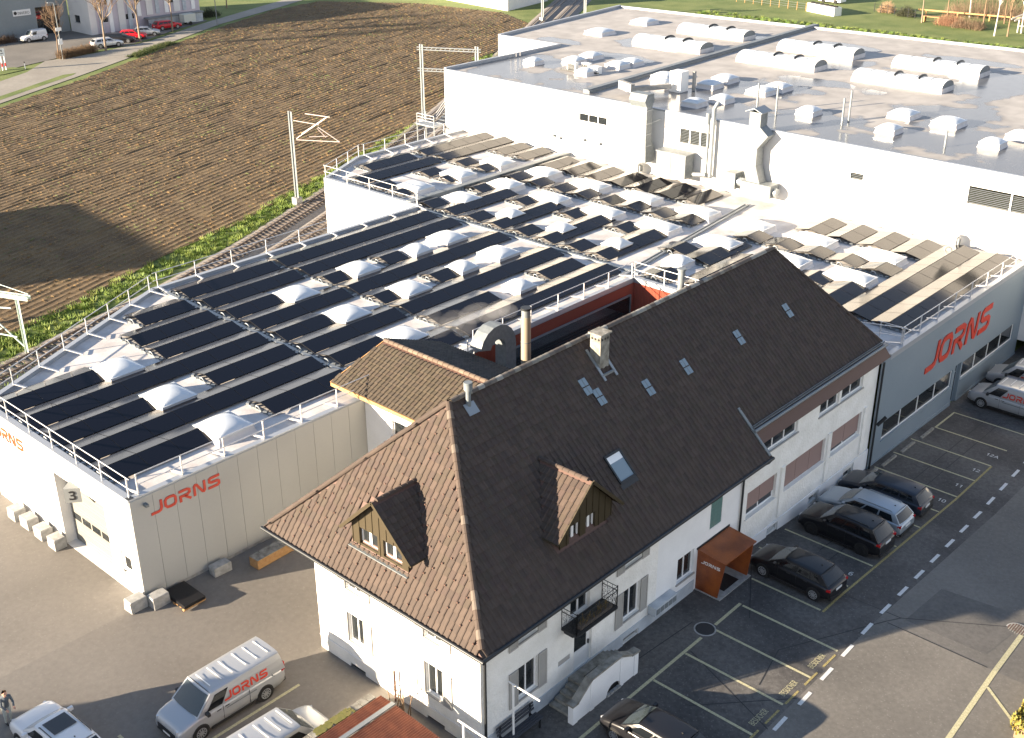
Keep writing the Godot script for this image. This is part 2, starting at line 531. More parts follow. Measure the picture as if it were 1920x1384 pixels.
	for i in 7:
		var a := TAU * i / 7.0
		var o := Vector3(cos(a), 0, sin(a))
		gr.tri(o * 0.05 + Vector3(0.03, 0, 0), o * 0.16 + Vector3(0, 0.16 + 0.02 * (i % 3), 0), o * 0.05 - Vector3(0.03, 0, 0))
	var verge := [[Vector2(31, 76.0), Vector2(44, 80.6), 3.4], [Vector2(44, 80.6), Vector2(56, 84.6), 3.3], [Vector2(56, 84.6), Vector2(68, 89.8), 3.0], [Vector2(68, 89.8), Vector2(94, 100.6), 2.8], [Vector2(22, 70), Vector2(32, 76), 7.0], [Vector2(18, 62), Vector2(32, 70.5), 5.0]]
	for s in verge:
		var l: float = s[0].distance_to(s[1])
		for i in int(l * s[2] * 9):
			var q: Vector2 = s[0].lerp(s[1], rng.randf()) + Vector2(-0.42, 0.9) * rng.randf_range(-0.5, 0.5) * s[2]
			var sc := rng.randf_range(0.9, 2.1)
			xs.append(Transform3D(Basis(Vector3.UP, rng.randf() * TAU).scaled(Vector3(sc, sc * rng.randf_range(0.7, 1.2), sc)), P(q.x, q.y, 0.5)))
			cs.append(Color(0.09, 0.16, 0.02).lerp(Color(0.22, 0.25, 0.05), rng.randf() * rng.randf_range(0.3, 1.0)))
	for i in 26000:
		var q := Vector2(rng.randf_range(126.5, 190), rng.randf_range(30, 125))
		if q.x - 126.5 > 22 + (q.y - 40) * 0.25 and rng.randf() < 0.5: continue
		var sc := rng.randf_range(1.0, 2.4)
		xs.append(Transform3D(Basis(Vector3.UP, rng.randf() * TAU).scaled(Vector3(sc, sc, sc)), P(q.x, q.y, 0.5)))
		cs.append(Color(0.07, 0.145, 0.02).lerp(Color(0.16, 0.20, 0.04), rng.randf()))
	multi("grass", gr.mesh(), xs, cs, M.leaf, "green grass of the railway verge and the meadow behind the halls", "grass")

func multi(called, mesh, xs, cs, m, label, category, parent = self):
	var mm := MultiMesh.new()
	mm.transform_format = MultiMesh.TRANSFORM_3D
	mm.use_colors = true
	mm.mesh = mesh
	mm.instance_count = xs.size()
	for i in xs.size():
		mm.set_instance_transform(i, xs[i])
		mm.set_instance_color(i, cs[i])
	var o := MultiMeshInstance3D.new()
	o.multimesh = mm
	o.material_override = m
	o.name = numbered(called) if parent == self else called
	parent.add_child(o, true)
	o.set_meta("kind", "stuff")
	if parent == self: meta(o, label, category)
	return o
func more_materials():
	M.rust_sheet = tmat(tex(320, Color(0.17, 0.055, 0.03), Color(0.30, 0.105, 0.05), 0.02, 0.2, 0.2, 61, 1.6), 4.0, 0.75)
	M.gate = mat(Color(0.20, 0.195, 0.175), 0.5)
	M.sign_grey = mat(Color(0.19, 0.2, 0.2), 0.5)
	M.patch = tmat(tex(192, Color(0.10, 0.095, 0.088), Color(0.135, 0.127, 0.116), 0.02, 0.14, 0.16, 63), 9.0, 0.9)
	M.sleeper_blue = mat(Color(0.045, 0.05, 0.062), 0.6)
	M.galv_green = mat(Color(0.42, 0.50, 0.46), 0.45, 0.4)
	M.birch = tmat(tex(192, Color(0.62, 0.60, 0.56), Color(0.30, 0.27, 0.24), 0.03, 0.3, 0.2, 62, 2.0), 1.2, 0.9)

# ---------- shared building pieces ----------
# wall sheet from o along ax (length w), between heights z0 and z1, with holes [x0, x1, z0, z1, depth]
func wallh(b: B, o: Vector3, ax: Vector3, w: float, z0: float, z1: float, inw: Vector3, holes := []):
	var xs := [0.0, w]; var zs := [z0, z1]
	for h in holes:
		xs.append_array([h[0], h[1]]); zs.append_array([h[2], h[3]])
	xs.sort(); zs.sort()
	var at := func(x, z): return Vector3(o.x, z, o.z) + ax * x
	for i in xs.size() - 1:
		for j in zs.size() - 1:
			if xs[i + 1] - xs[i] < 1e-4 or zs[j + 1] - zs[j] < 1e-4: continue
			var mx: float = (xs[i] + xs[i + 1]) * 0.5; var mz: float = (zs[j] + zs[j + 1]) * 0.5
			var cut := false
			for h in holes:
				if mx > h[0] and mx < h[1] and mz > h[2] and mz < h[3]: cut = true
			if not cut: b.quad(at.call(xs[i], zs[j]), at.call(xs[i], zs[j + 1]), at.call(xs[i + 1], zs[j + 1]), at.call(xs[i + 1], zs[j]))
	for h in holes:
		var d: Vector3 = inw * h[4]
		var q := [at.call(h[0], h[2]), at.call(h[1], h[2]), at.call(h[1], h[3]), at.call(h[0], h[3])]
		for k in 4: b.quad(q[k], q[(k + 1) % 4], q[(k + 1) % 4] + d, q[k] + d)

# window set into a hole: frame, panes, sill. lights = number of panes side by side
func window(parent: Node3D, o: Vector3, ax: Vector3, inw: Vector3, x0, x1, z0, z1, lights := 2, opt := {}) -> Node3D:
	var w := part("window", parent)
	var dp: float = opt.get("depth", 0.18)
	var fw: float = opt.get("frame", 0.07)
	var at := func(x, z, d): return Vector3(o.x, z, o.z) + ax * x + inw * d
	var b := B.new()
	var bx := func(b: B, xa, xb, za, zb, d0, d1): b.box((at.call(xa, za, d0) + at.call(xb, zb, d1)) * 0.5, Vector3(absf(ax.x) * (xb - xa) + absf(inw.x) * (d1 - d0), zb - za, absf(ax.z) * (xb - xa) + absf(inw.z) * (d1 - d0)))
	bx.call(b, x0, x1, z0, z0 + fw, dp - 0.03, dp + 0.05); bx.call(b, x0, x1, z1 - fw, z1, dp - 0.03, dp + 0.05)
	for i in lights + 1:
		var xc: float = lerpf(x0 + fw * 0.5, x1 - fw * 0.5, float(i) / lights)
		bx.call(b, xc - fw * 0.5, xc + fw * 0.5, z0 + fw, z1 - fw, dp - 0.03, dp + 0.05)
	if opt.get("transom", 0.0) > 0: bx.call(b, x0, x1, opt.transom, opt.transom + 0.05, dp - 0.02, dp + 0.04)
	obj(b, "frame", opt.get("mat", M.win_frame), w)
	for i in lights:
		b = B.new()
		var xa: float = lerpf(x0, x1, float(i) / lights); var xb: float = lerpf(x0, x1, float(i + 1) / lights)
		bx.call(b, xa + fw * 0.5, xb - fw * 0.5, z0 + fw * 0.8, z1 - fw * 0.8, dp + 0.0, dp + 0.02)
		obj(b, "pane", opt.get("pane", M.pane), w)
		if opt.has("blind"):
			b = B.new()
			var low: float = lerpf(z1, z0, opt.blind[i])
			bx.call(b, xa + fw * 0.3, xb - fw * 0.3, low, z1 - 0.01, dp - 0.06, dp - 0.035)
			obj(b, "blind", M.blind, w)
	if opt.get("sill", true):
		b = B.new()
		bx.call(b, x0 - 0.08, x1 + 0.08, z0 - 0.07, z0 - 0.002, -0.07, dp)
		obj(b, "sill", opt.get("sill_mat", M.shutter), w)
	return w

func letters(parent: Node3D, o: Vector3, rt: Vector3, up: Vector3, w: float, h: float, depth: float, m: Material, skip := 0, slant := 0.0, called := "letter"):
	# J O R N S as stroked bars; w is the whole width, h the height
	var L := [
		[0.0, [[Vector2(0.92, 1), Vector2(0.92, 0.36), Vector2(0.84, 0.17), Vector2(0.64, 0.1), Vector2(0.0, 0.1)]]],
		[1.17, [[Vector2(0.5, 0.9), Vector2(0.86, 0.87), Vector2(1.0, 0.7), Vector2(1.0, 0.3), Vector2(0.86, 0.13), Vector2(0.5, 0.1), Vector2(0.24, 0.13), Vector2(0.1, 0.3), Vector2(0.1, 0.7), Vector2(0.24, 0.87), Vector2(0.501, 0.9)]]],
		[2.48, [[Vector2(0.0, 0.9), Vector2(0.75, 0.9), Vector2(0.95, 0.8), Vector2(0.95, 0.58), Vector2(0.75, 0.46), Vector2(0.12, 0.46), Vector2(0.12, 0.0)], [Vector2(0.5, 0.42), Vector2(1.02, 0.0)]]],
		[3.76, [[Vector2(0.1, 0.0), Vector2(0.1, 0.78), Vector2(0.2, 0.9), Vector2(0.34, 0.86), Vector2(0.8, 0.14), Vector2(0.93, 0.1), Vector2(1.02, 0.2), Vector2(1.02, 1.0)]]],
		[5.1, [[Vector2(1.1, 0.9), Vector2(0.3, 0.9), Vector2(0.14, 0.82), Vector2(0.14, 0.6), Vector2(0.3, 0.51), Vector2(0.85, 0.49), Vector2(1.0, 0.4), Vector2(1.0, 0.2), Vector2(0.85, 0.1), Vector2(0.0, 0.1)]]]]
	var sx := w / 6.2
	var t := 0.105
	var nrm := rt.cross(up).normalized()
	var k := 0
	for l in L:
		k += 1
		if k <= skip: continue
		var b := B.new()
		for pl in l[1]:
			var lft := []; var rgt := []
			var m2: int = pl.size()
			var loop: bool = pl[0].distance_to(pl[m2 - 1]) < 0.01
			for i in m2:
				var pv: Vector2 = pl[i - 1] if i > 0 else (pl[m2 - 2] if loop else pl[0])
				var nx: Vector2 = pl[i + 1] if i < m2 - 1 else (pl[1] if loop else pl[m2 - 1])
				var d1: Vector2 = (pl[i] - pv).normalized(); var d2: Vector2 = (nx - pl[i]).normalized()
				if d1.length() < 0.5: d1 = d2
				if d2.length() < 0.5: d2 = d1
				var n1 := Vector2(-d1.y, d1.x); var n2 := Vector2(-d2.y, d2.x)
				var mt := (n1 + n2).normalized()
				var off := mt * t / maxf(0.5, mt.dot(n1))
				lft.append(pl[i] + off); rgt.append(pl[i] - off)
			var g := func(p, dz): return o + rt * ((p.x + l[0]) * sx + p.y * slant * h) + up * (p.y * h) + nrm * dz
			for i in m2 - 1:
				b.quad(g.call(lft[i], depth), g.call(lft[i + 1], depth), g.call(rgt[i + 1], depth), g.call(rgt[i], depth))
				b.quad(g.call(lft[i], 0), g.call(lft[i], depth), g.call(lft[i + 1], depth), g.call(lft[i + 1], 0))
				b.quad(g.call(rgt[i], 0), g.call(rgt[i + 1], 0), g.call(rgt[i + 1], depth), g.call(rgt[i], depth))
			for e in [0, m2 - 1]: b.quad(g.call(lft[e], 0), g.call(rgt[e], 0), g.call(rgt[e], depth), g.call(lft[e], depth))
		obj(b, called, m, parent)

func guard_rail(parent: Node3D, pts: Array, z: float, gap: float, stay := Vector2.ZERO, ext := 0.0):
	var r := part("guard_rail", parent)
	for i in pts.size() - 1:
		var a: Vector2 = pts[i]; var e: Vector2 = pts[i + 1]
		var l := a.distance_to(e)
		var n := maxi(1, roundi(l / gap))
		for hh in [0.55, 1.08]:
			var b := B.new()
			var f := (e - a).normalized() * ext
			b.tube([P(a.x - f.x, a.y - f.y, z + hh), P(e.x + f.x, e.y + f.y, z + hh)], 0.026, 6)
			obj(b, "rail", M.rail, r)
		for k in n + 1:
			if k == 0 and i > 0: continue
			var q := a.lerp(e, float(k) / n)
			var b := B.new()
			b.box(P(q.x, q.y, z + 0.54), Vector3(0.055, 1.1, 0.055))
			if stay != Vector2.ZERO:
				b.bar(P(q.x, q.y, z + 0.12), P(q.x + stay.x, q.y + stay.y, z - 0.12), 0.13, 0.05)
			obj(b, "post", M.rail, r)

var DM := {}
func dome_mesh(su: float, sv: float, hh: float) -> Array:
	var key := "%s_%s" % [su, sv]
	if DM.has(key): return DM[key]
	var rings := []
	var k := 12
	for i in k + 1:
		var row := []
		for j in k + 1:
			var x := -1.0 + 2.0 * i / k; var y := -1.0 + 2.0 * j / k
			x = signf(x) * (1.0 - pow(1.0 - absf(x), 1.25)); y = signf(y) * (1.0 - pow(1.0 - absf(y), 1.25))
			var q := pow(maxf(0.0, (1.0 - pow(absf(x), 2.2)) * (1.0 - pow(absf(y), 2.2))), 0.6)
			row.append(Vector3(x * su * 0.5, 0.42 + hh * q, -y * sv * 0.5))
		rings.append(row)
	var d := B.new()
	d.grid(rings, false)
	d.box(Vector3(0, 0.40, 0), Vector3(su + 0.10, 0.05, sv + 0.10))
	var c := B.new()
	for e in [[0.38, 1.0, 0.16, 1.05], [0.16, 1.05, 0.0, 1.13]]:
		var p := func(sx, sy, s, y): return Vector3(sx * su * 0.5 * s, y, sy * sv * 0.5 * s)
		var cor := [[-1, -1], [1, -1], [1, 1], [-1, 1]]
		for q in 4:
			var a = cor[q]; var f = cor[(q + 1) % 4]
			c.quad(p.call(a[0], a[1], e[3], e[2]), p.call(a[0], a[1], e[1], e[0]), p.call(f[0], f[1], e[1], e[0]), p.call(f[0], f[1], e[3], e[2]))
	DM[key] = [d.mesh(), c.mesh()]
	return DM[key]

func skylight(parent: Node3D, u, v, z, su, sv, hh):
	var s := part("skylight", parent, P(u, v, z))
	var dm := dome_mesh(su, sv, hh)
	inst(dm[1], "curb", M.curb, s)
	inst(dm[0], "dome", M.dome, s)

# ---------- the hall with the solar roof ----------
const RZ := 5.85
func hall():
	var o := thing("factory_hall", "low white and beige factory hall carrying the solar roof", "building", P(21.38, 43.13, 0.5))
	var poly := [Vector2(21.38, 43.13), Vector2(58.9, 43.13), Vector2(58.9, 24.9), Vector2(80.1, 24.9), Vector2(80.1, 79.9), Vector2(66.5, 80.0), Vector2(60.2, 76.9), Vector2(60.2, 65.35), Vector2(36.4, 65.35), Vector2(21.38, 57.5)]
	var b := B.new()
	# front wall with gate and side door
	var fo := P(21.38, 57.5, 0); var fx := Vector3(0, 0, 1); var fin := Vector3(1, 0, 0)
	wallh(b, fo, fx, 57.5 - 43.13, 0.2, 6.0, fin, [[7.1, 11.85, 0.56, 4.75, 0.62], [12.75, 13.7, 0.56, 2.75, 0.12]])
	wallh(b, P(36.4, 65.35, 0), Vector3(21.38 - 36.4, 0, -57.5 + 65.35).normalized(), Vector2(15.02, 7.85).length(), 0.2, 6.0, Vector3(0.5, 0, 0.8))
	wallh(b, P(60.2, 65.35, 0), Vector3(-1, 0, 0), 23.8, 0.2, 6.0, Vector3(0, 0, 1))
	wallh(b, P(60.2, 76.9, 0), Vector3(0, 0, 1), 11.55, 0.2, 6.0, Vector3(1, 0, 0))
	wallh(b, P(66.5, 80.0, 0), Vector3(60.2 - 66.5, 0, 3.1).normalized(), Vector2(6.3, 3.1).length(), 0.2, 6.0, Vector3(0, 0, 1))
	wallh(b, P(80.1, 79.9, 0), Vector3(-1, 0, 0), 13.6, 0.2, 6.0, Vector3(0, 0, 1))
	obj(b, "wall", M.white_wall, o)
	b = B.new()
	for h in [[4.95, 0.012]]:
		b.ubox(21.366, 21.375, 51.9, 51.96, 0.4, 6.0)
	obj(b, "joint", M.flash_dark, o)
	# side wall: core and single panels
	b = B.new()
	wallh(b, P(21.38, 43.17, 0), Vector3(1, 0, 0), 37.5, 0.0, 6.0, Vector3(0, 0, -1))
	obj(b, "wall_core", M.flash_dark, o)
	b = B.new()
	b.ubox(21.38, 36.5, 43.10, 43.16, 0.2, 0.72)
	obj(b, "plinth", M.concrete, o)
	for i in 12:
		b = B.new()
		b.ubox(21.385 + i * 1.165, 21.385 + i * 1.165 + 1.150, 43.08, 43.15, 0.74, 6.0)
		obj(b, "wall_panel", M.panel_beige, o)
	# roof, parapet
	b = B.new()
	b.poly(poly, RZ)
	obj(b, "roof", M.membrane, o)
	for i in poly.size():
		var a: Vector2 = poly[i]; var e: Vector2 = poly[(i + 1) % poly.size()]
		var f := (e - a).normalized()
		var s := Vector2(-f.y, f.x) * 0.15
		if i == 3: continue
		var tgt := B.new()
		tgt.bar(P(a.x + s.x, a.y + s.y, 5.93), P(e.x + s.x, e.y + s.y, 5.93), 0.33, 0.34)
		obj(tgt, "parapet", M.flashing, o)
	# gate: sections and a row of panes
	var g := part("gate", o)
	for i in 7:
		b = B.new()
		var z0 := 0.58 + i * 0.596
		if i == 2:
			b.ubox(21.93, 21.98, 45.7, 50.36, z0, z0 + 0.10); b.ubox(21.93, 21.98, 45.7, 50.36, z0 + 0.51, z0 + 0.585)
			for k in 6: b.ubox(21.93, 21.98, 45.7 + k * 0.932 - (0.05 if k > 0 else 0.0), 45.7 + k * 0.932 + 0.06, z0 + 0.1, z0 + 0.51)
		else:
			b.ubox(21.93, 21.98, 45.7, 50.36, z0, z0 + 0.585)
			for k in 3: b.ubox(21.922, 21.93, 45.7, 50.36, z0 + 0.09 + k * 0.19, z0 + 0.105 + k * 0.19)
		obj(b, "door_section", M.gate, g)
	for k in 5:
		b = B.new()
		b.ubox(21.95, 21.96, 45.78 + k * 0.932, 46.58 + k * 0.932, 1.88, 2.29)
		obj(b, "pane", M.pane, g)
	b = B.new()
	b.ubox(21.45, 21.5, 43.82, 44.74, 0.56, 2.74); 
	var dr := obj(b, "door", M.white_paint, o)
	b = B.new(); b.ubox(21.43, 21.45, 44.0, 44.5, 1.9, 2.5); obj(b, "pane", M.pane, dr)
	b = B.new(); b.box(P(21.42, 44.62, 1.6), Vector3(0.05, 0.05, 0.16)); obj(b, "handle", M.dark_metal, dr)
	# projecting number box
	var nb := part("number_sign", o)
	b = B.new()
	b.prism(P(21.37, 48.25, 4.12), Vector3(1, 0, 0), Vector3(0, 0, -1), Vector3(0, 0.78, 0), [Vector2(0, -0.5), Vector2(0, 0.5), Vector2(-0.62, 0.0)])
	obj(b, "box", M.sign_grey, nb)
	for sgn in [-1.0]:
		var tm := TextMesh.new()
		tm.text = "3"
		var fo2 := SystemFont.new(); fo2.font_names = PackedStringArray(["Droid Sans"]); fo2.font_weight = 700
		tm.font = fo2; tm.font_size = 64; tm.pixel_size = 0.0105; tm.depth = 0.01
		var nrm := Vector3(-0.5, 0, 0.62 * -sgn).normalized()
		inst(tm, "numeral", M.black, nb, Transform3D(Basis(Vector3.UP.cross(nrm), Vector3.UP, nrm), P(21.37 - 0.31, 48.25 + 0.25 * sgn, 4.5) + nrm * 0.012))
	b = B.new()
	b.box(P(22.1, 42.95, 5.62), Vector3(0.16, 0.13, 0.28)); obj(b, "wall_lamp", M.galv_dull, o)
	# lettering
	letters(o, P(22.35, 43.075, 4.88), Vector3(1, 0, 0), Vector3.UP, 3.75, 0.62, 0.03, M.orange)
	letters(o, P(21.375, 57.1, 4.72), Vector3(0, 0, 1), Vector3.UP, 3.75, 0.66, 0.03, M.orange_pale)
	letters(o, P(64.1, 24.89, 3.0), Vector3(1, 0, 0), Vector3.UP, 9.5, 1.75, 0.05, M.orange, 0, 0.12)
	# grey street front
	b = B.new()
	var so := P(57.75, 24.9, 0); var sx := Vector3(1, 0, 0); var sin_ := Vector3(0, 0, -1)
	wallh(b, so, sx, 22.35, -1.4, 6.0, sin_, [[1.45, 11.05, 0.42, 1.64, 0.14], [11.45, 12.35, -1.15, 1.75, 0.3], [12.55, 21.15, 0.42, 1.64, 0.14]])
	obj(b, "street_wall", M.grey_wall, o)
	b = B.new()
	b.ubox(57.75, 69.2, 24.86, 24.92, -1.4, -0.82); b.ubox(70.1, 80.1, 24.86, 24.92, -1.5, -0.98)
	b.ubox(57.75, 69.2, 24.84, 24.9, -0.83, -0.80)
	obj(b, "base_rail", M.grey_wall, o)
	window(o, so, sx, sin_, 1.45, 11.05, 0.42, 1.64, 4, {"frame": 0.06, "depth": 0.1, "sill_mat": M.grey_wall})
	window(o, so, sx, sin_, 12.55, 21.15, 0.42, 1.64, 4, {"frame": 0.06, "depth": 0.1, "sill_mat": M.grey_wall})
	window(o, so, sx, sin_, 11.45, 12.35, -1.15, 1.75, 1, {"frame": 0.09, "depth": 0.25, "mat": M.grey_wall, "sill": false, "transom": 1.0})
	# courtyard walls in red corrugated sheet
	var cr := B.new()
	for i in 130:
		var u0 := 43.4 + i * 0.1195
		cr.quad(P(u0, 43.09, 3.3), P(u0, 43.09, 5.78), P(u0 + 0.06, 43.04, 5.78), P(u0 + 0.06, 43.04, 3.3))
		cr.quad(P(u0 + 0.06, 43.04, 3.3), P(u0 + 0.06, 43.04, 5.78), P(u0 + 0.1195, 43.09, 5.78), P(u0 + 0.1195, 43.09, 3.3))
	obj(cr, "corrugated_wall", M.red_cladding, o)
	cr = B.new()
	for i in 70:
		var v0 := 34.8 + i * 0.1195
		cr.quad(P(58.86, v0, 3.3), P(58.86, v0, 5.78), P(58.81, v0 + 0.06, 5.78), P(58.81, v0 + 0.06, 3.3))
		cr.quad(P(58.81, v0 + 0.06, 3.3), P(58.81, v0 + 0.06, 5.78), P(58.86, v0 + 0.1195, 5.78), P(58.86, v0 + 0.1195, 3.3))
	obj(cr, "corrugated_wall", M.red_cladding, o)
	b = B.new(); b.ubox(46.0, 58.3, 42.96, 43.03, 3.75, 5.0); obj(b, "ribbon_window", M.pane, o)
	b = B.new(); b.ubox(46.0, 58.4, 42.9, 43.03, 5.0, 5.08); b.ubox(46.0, 58.4, 42.85, 43.03, 3.6, 3.75); b.ubox(58.3, 58.4, 42.9, 43.03, 3.75, 5.0); obj(b, "window_trim", M.galv_dull, o)
	b = B.new(); b.poly(rect2(42.0, 58.85, 34.0, 43.05), 3.35); obj(b, "courtyard_roof", M.membrane, o)
	b = B.new()
	for i in 3: b.ubox(44.5, 58.6, 42.3 - i * 0.28, 42.42 - i * 0.28, 3.36, 3.5)
	obj(b, "cable_tray", M.flash_dark, o)
	# skylights on a five metre grid
	for v in [45.75, 50.75, 55.8]: skylight(o, 28.35, v, RZ, 2.05, 2.15, 0.33)
	for v in [47.3, 52.35, 57.3]: skylight(o, 42.0, v, RZ, 2.05, 2.15, 0.33)
	for q in [[47.6, 57.8], [56.1, 57.9], [47.4, 52.6], [56.2, 52.9]]: skylight(o, q[0], q[1], RZ, 2.05, 2.15, 0.33)
	for q in [[52.8, 57.6], [52.5, 52.8], [52.5, 47.6]]: skylight(o, q[0], q[1], RZ, 1.55, 1.6, 0.38)
	for u in [63.4, 68.4, 73.3]: skylight(o, u, 69.0, RZ, 1.9, 2.5, 0.31)
	for u in [63.7, 68.8, 73.6]: skylight(o, u, 63.9, RZ, 1.9, 2.5, 0.31)
	for v in [58.2, 53.1, 47.9, 42.6]: skylight(o, 63.2, v, RZ, 1.5, 1.6, 0.36)
	for v in [58.7, 53.3, 48.1, 42.8, 37.3, 32.5]: skylight(o, 68.4, v, RZ, 1.7, 3.0, 0.31)
	for v in [58.5, 53.3, 47.9, 43.1, 38.0, 32.8]: skylight(o, 73.3, v, RZ, 1.7, 3.0, 0.31)
	# cable trays and the raised joint
	b = B.new(); b.ubox(36.72, 36.98, 45.3, 65.0, RZ, RZ + 0.13); obj(b, "cable_tray", M.galv, o)
	b = B.new(); b.ubox(59.95, 60.2, 43.6, 66.0, RZ, RZ + 0.13); obj(b, "cable_tray", M.galv, o)
	b = B.new(); b.bar(P(59.0, 44.1, RZ + 0.07), P(78.0, 46.3, RZ + 0.07), 0.14, 0.13)
	b.bar(P(59.0, 44.4, RZ + 0.07), P(78.0, 46.6, RZ + 0.07), 0.08, 0.1); obj(b, "cable_tray", M.galv, o)
	b = B.new(); b.ubox(60.3, 79.9, 66.2, 66.75, RZ, RZ + 0.34); obj(b, "raised_joint", M.galv_dull, o)
	# guard rails
	guard_rail(o, [Vector2(21.55, 57.2), Vector2(21.55, 43.35)], 6.05, 2.45, Vector2.ZERO, 0.25)
	guard_rail(o, [Vector2(22.0, 43.3), Vector2(36.0, 43.3)], 6.05, 2.35, Vector2(0, 1.1), 0.0)
	guard_rail(o, [Vector2(43.8, 43.3), Vector2(58.9, 43.3)], 6.05, 2.5, Vector2(0, 1.1), 0.0)
	guard_rail(o, [Vector2(59.05, 43.2), Vector2(59.05, 36.0)], 6.05, 2.7, Vector2.ZERO, 0.0)
	guard_rail(o, [Vector2(21.5, 57.25), Vector2(36.0, 64.85)], 6.05, 2.45, Vector2(0.6, -1.0), 0.3)
	guard_rail(o, [Vector2(36.8, 65.15), Vector2(60.0, 65.15)], 6.05, 2.9, Vector2(0.1, -1.1), 0.3)
	guard_rail(o, [Vector2(60.35, 65.6), Vector2(60.35, 76.8), Vector2(66.6, 79.8)], 6.05, 2.6, Vector2.ZERO, 0.2)
	guard_rail(o, [Vector2(67.2, 79.75), Vector2(79.8, 79.75)], 6.05, 2.6, Vector2(0.1, -1.1), 0.2)
	guard_rail(o, [Vector2(60.6, 26.5), Vector2(60.6, 25.05)], 6.05, 2.0, Vector2.ZERO, 0.2)
	guard_rail(o, [Vector2(58.9, 29.5), Vector2(60.6, 25.15), Vector2(80.0, 25.15)], 6.05, 2.5, Vector2(0, 1.0), 0.2)

# ---------- solar modules ----------
func solar():
	var pu := 1.815
	# a pair of modules leaning against each other; glass with a thin frame
	var hw := 1.10; var rise := 0.235
	var pb := B.new(); var fb := B.new()
	var f := Basis(Vector3(1, 0, 0), Vector3(0, cos(0.2), sin(0.2)), Vector3(0, -sin(0.2), cos(0.2)))
	# local: ridge at z=0 (y=rise), module runs to +z (towards -v) falling
	pb.box(Vector3(pu * 0.5, 0.018, 0), Vector3(pu - 0.05, 0.004, 1.185))
	fb.box(Vector3(pu * 0.5, 0.0, 0), Vector3(pu - 0.02, 0.032, 1.215))
	var pm := pb.mesh(); var fm := fb.mesh()
	var clip := B.new()
	for k in [0.0]:
		clip.box(Vector3(0, 0.2, 0), Vector3(0.05, 0.1, 0.16)); 
	var br := B.new()
	br.bar(Vector3(0, 0.03, -1.12), Vector3(0, 0.03, 1.12), 0.10, 0.05)
	for zz in [-0.95, -0.55, 0.55, 0.95]: br.box(Vector3(0, 0.10, zz), Vector3(0.16, 0.1, 0.22), Basis(Vector3(0, 1, 0), zz))
	br.tube([Vector3(-0.04, 0.08, -0.22), Vector3(-0.1, 0.28, -0.1), Vector3(-0.1, 0.28, 0.1), Vector3(-0.04, 0.08, 0.22)], 0.045, 6)
	var brm := br.mesh()
	var runs := []
	var bay := ["", 0]
	var add := func(u0, n, v, what := ""): runs.append([u0, n, v, bay[0], what])
	# front bay; rows are counted from the beige side wall
	var ordn := ["first", "second", "third", "fourth", "fifth", "sixth", "seventh", "eighth", "ninth", "tenth", "eleventh", "twelfth", "thirteenth", "fourteenth", "fifteenth"]
	var u1 := 21.98
	for k in 7:
		var v := 46.4 + k * 2.53
		bay[0] = "%s row from the beige wall, gate bay" % ordn[k]
		if k in [0, 2, 4]:
			add.call(u1, 3, v, "by the gate"); add.call(u1 + 5 * pu, 3, v, "by the cable tray")
		elif k in [1, 3]: add.call(u1, 8, v)
		elif k == 5: add.call(u1 + 5 * pu, 3, v)
		else: add.call(u1 + 6 * pu, 2, v)
	for k in 8:
		var v := 45.8 + k * 2.5
		bay[0] = "%s row from the annex, narrow bay" % ordn[k]
		add.call(37.2, 2 if k in [1, 3, 5] else 4, v)
	for k in 8:
		var v := 45.8 + k * 2.51
		bay[0] = "%s row from the courtyard edge, wide bay" % ordn[k]
		if k in [3, 5]:
			add.call(44.92, 1, v, "by the large dome"); add.call(44.92 + 2.75 * pu, 1, v, "by the small dome")
		elif k == 1:
			add.call(44.92, 3, v, "before the dome"); add.call(44.92 + 5.6 * pu, 2, v, "past the dome")
		else: add.call(44.92, 8, v)
	for k in 7:
		var v := 47.75 + k * 2.5
		bay[0] = "%s row past the slanting tray" % ordn[k]
		if k % 2 == 0: add.call(60.6, 4, v)
		else:
			add.call(60.6, 1, v, "before the small dome"); add.call(66.0, 1, v, "past the small dome")
	bay[0] = "row along the raised joint"
	add.call(60.6, 1, 65.2, "near the long tray"); add.call(66.2, 1, 65.2, "between two domes")
	for k in 8:
		bay[0] = "%s single pair past the slanting tray between oblong domes" % ordn[k]
		add.call(70.6, 1, 47.75 + k * 2.5)
	for k in 7:
		bay[0] = "%s pair from the slanting tray along the tall hall" % ordn[k]
		add.call(75.1, 2, 50.3 + k * 2.5)
	for q in [[60.0, 1, 42.2, "behind the courtyard corner rail"], [64.9, 1, 44.4, "under the slanting tray"], [64.3, 3, 42.0, "past the dome by the courtyard"], [60.4, 4, 39.5, "behind the flue cowl"], [62.0, 3, 37.0, "behind the house ridge"], [66.1, 1, 34.4, "beside the house verge and an oblong dome"], [63.9, 2, 31.85, "at the house verge"], [62.8, 9, 29.4, "second from the street wall rail"], [62.8, 9, 26.95, "along the street wall rail"]]:
		bay[0] = q[3]; add.call(q[0], q[1], q[2])
	for k in 5:
		bay[0] = "%s single pair from the street rail between oblong domes" % ordn[k]
		add.call(70.6, 1, 31.85 + k * 2.5)
	for k in 4:
		bay[0] = "%s short run from the street rail along the tall hall" % ordn[k]
		add.call(75.0, 2, 31.8 + k * 2.5)
	for k in 2:
		bay[0] = "%s row from the railway parapet" % ordn[k]
		add.call([64.6, 61.5][k], [3, 5][k], 76.9 - k * 2.5, "at the stepped wall"); add.call(71.2, 5, 76.9 - k * 2.5, "at the tall hall")
	for k in 2:
		bay[0] = "%s row from the railway parapet" % ordn[k + 2]
		add.call(61.3, 1, 71.75 - k * 2.55, "by the wall rail"); add.call(66.6, 1, 71.75 - k * 2.55, "past the first dome"); add.call(70.9, 1, 71.75 - k * 2.55, "past the second dome"); add.call(76.0, 2, 71.75 - k * 2.55, "at the tall hall")
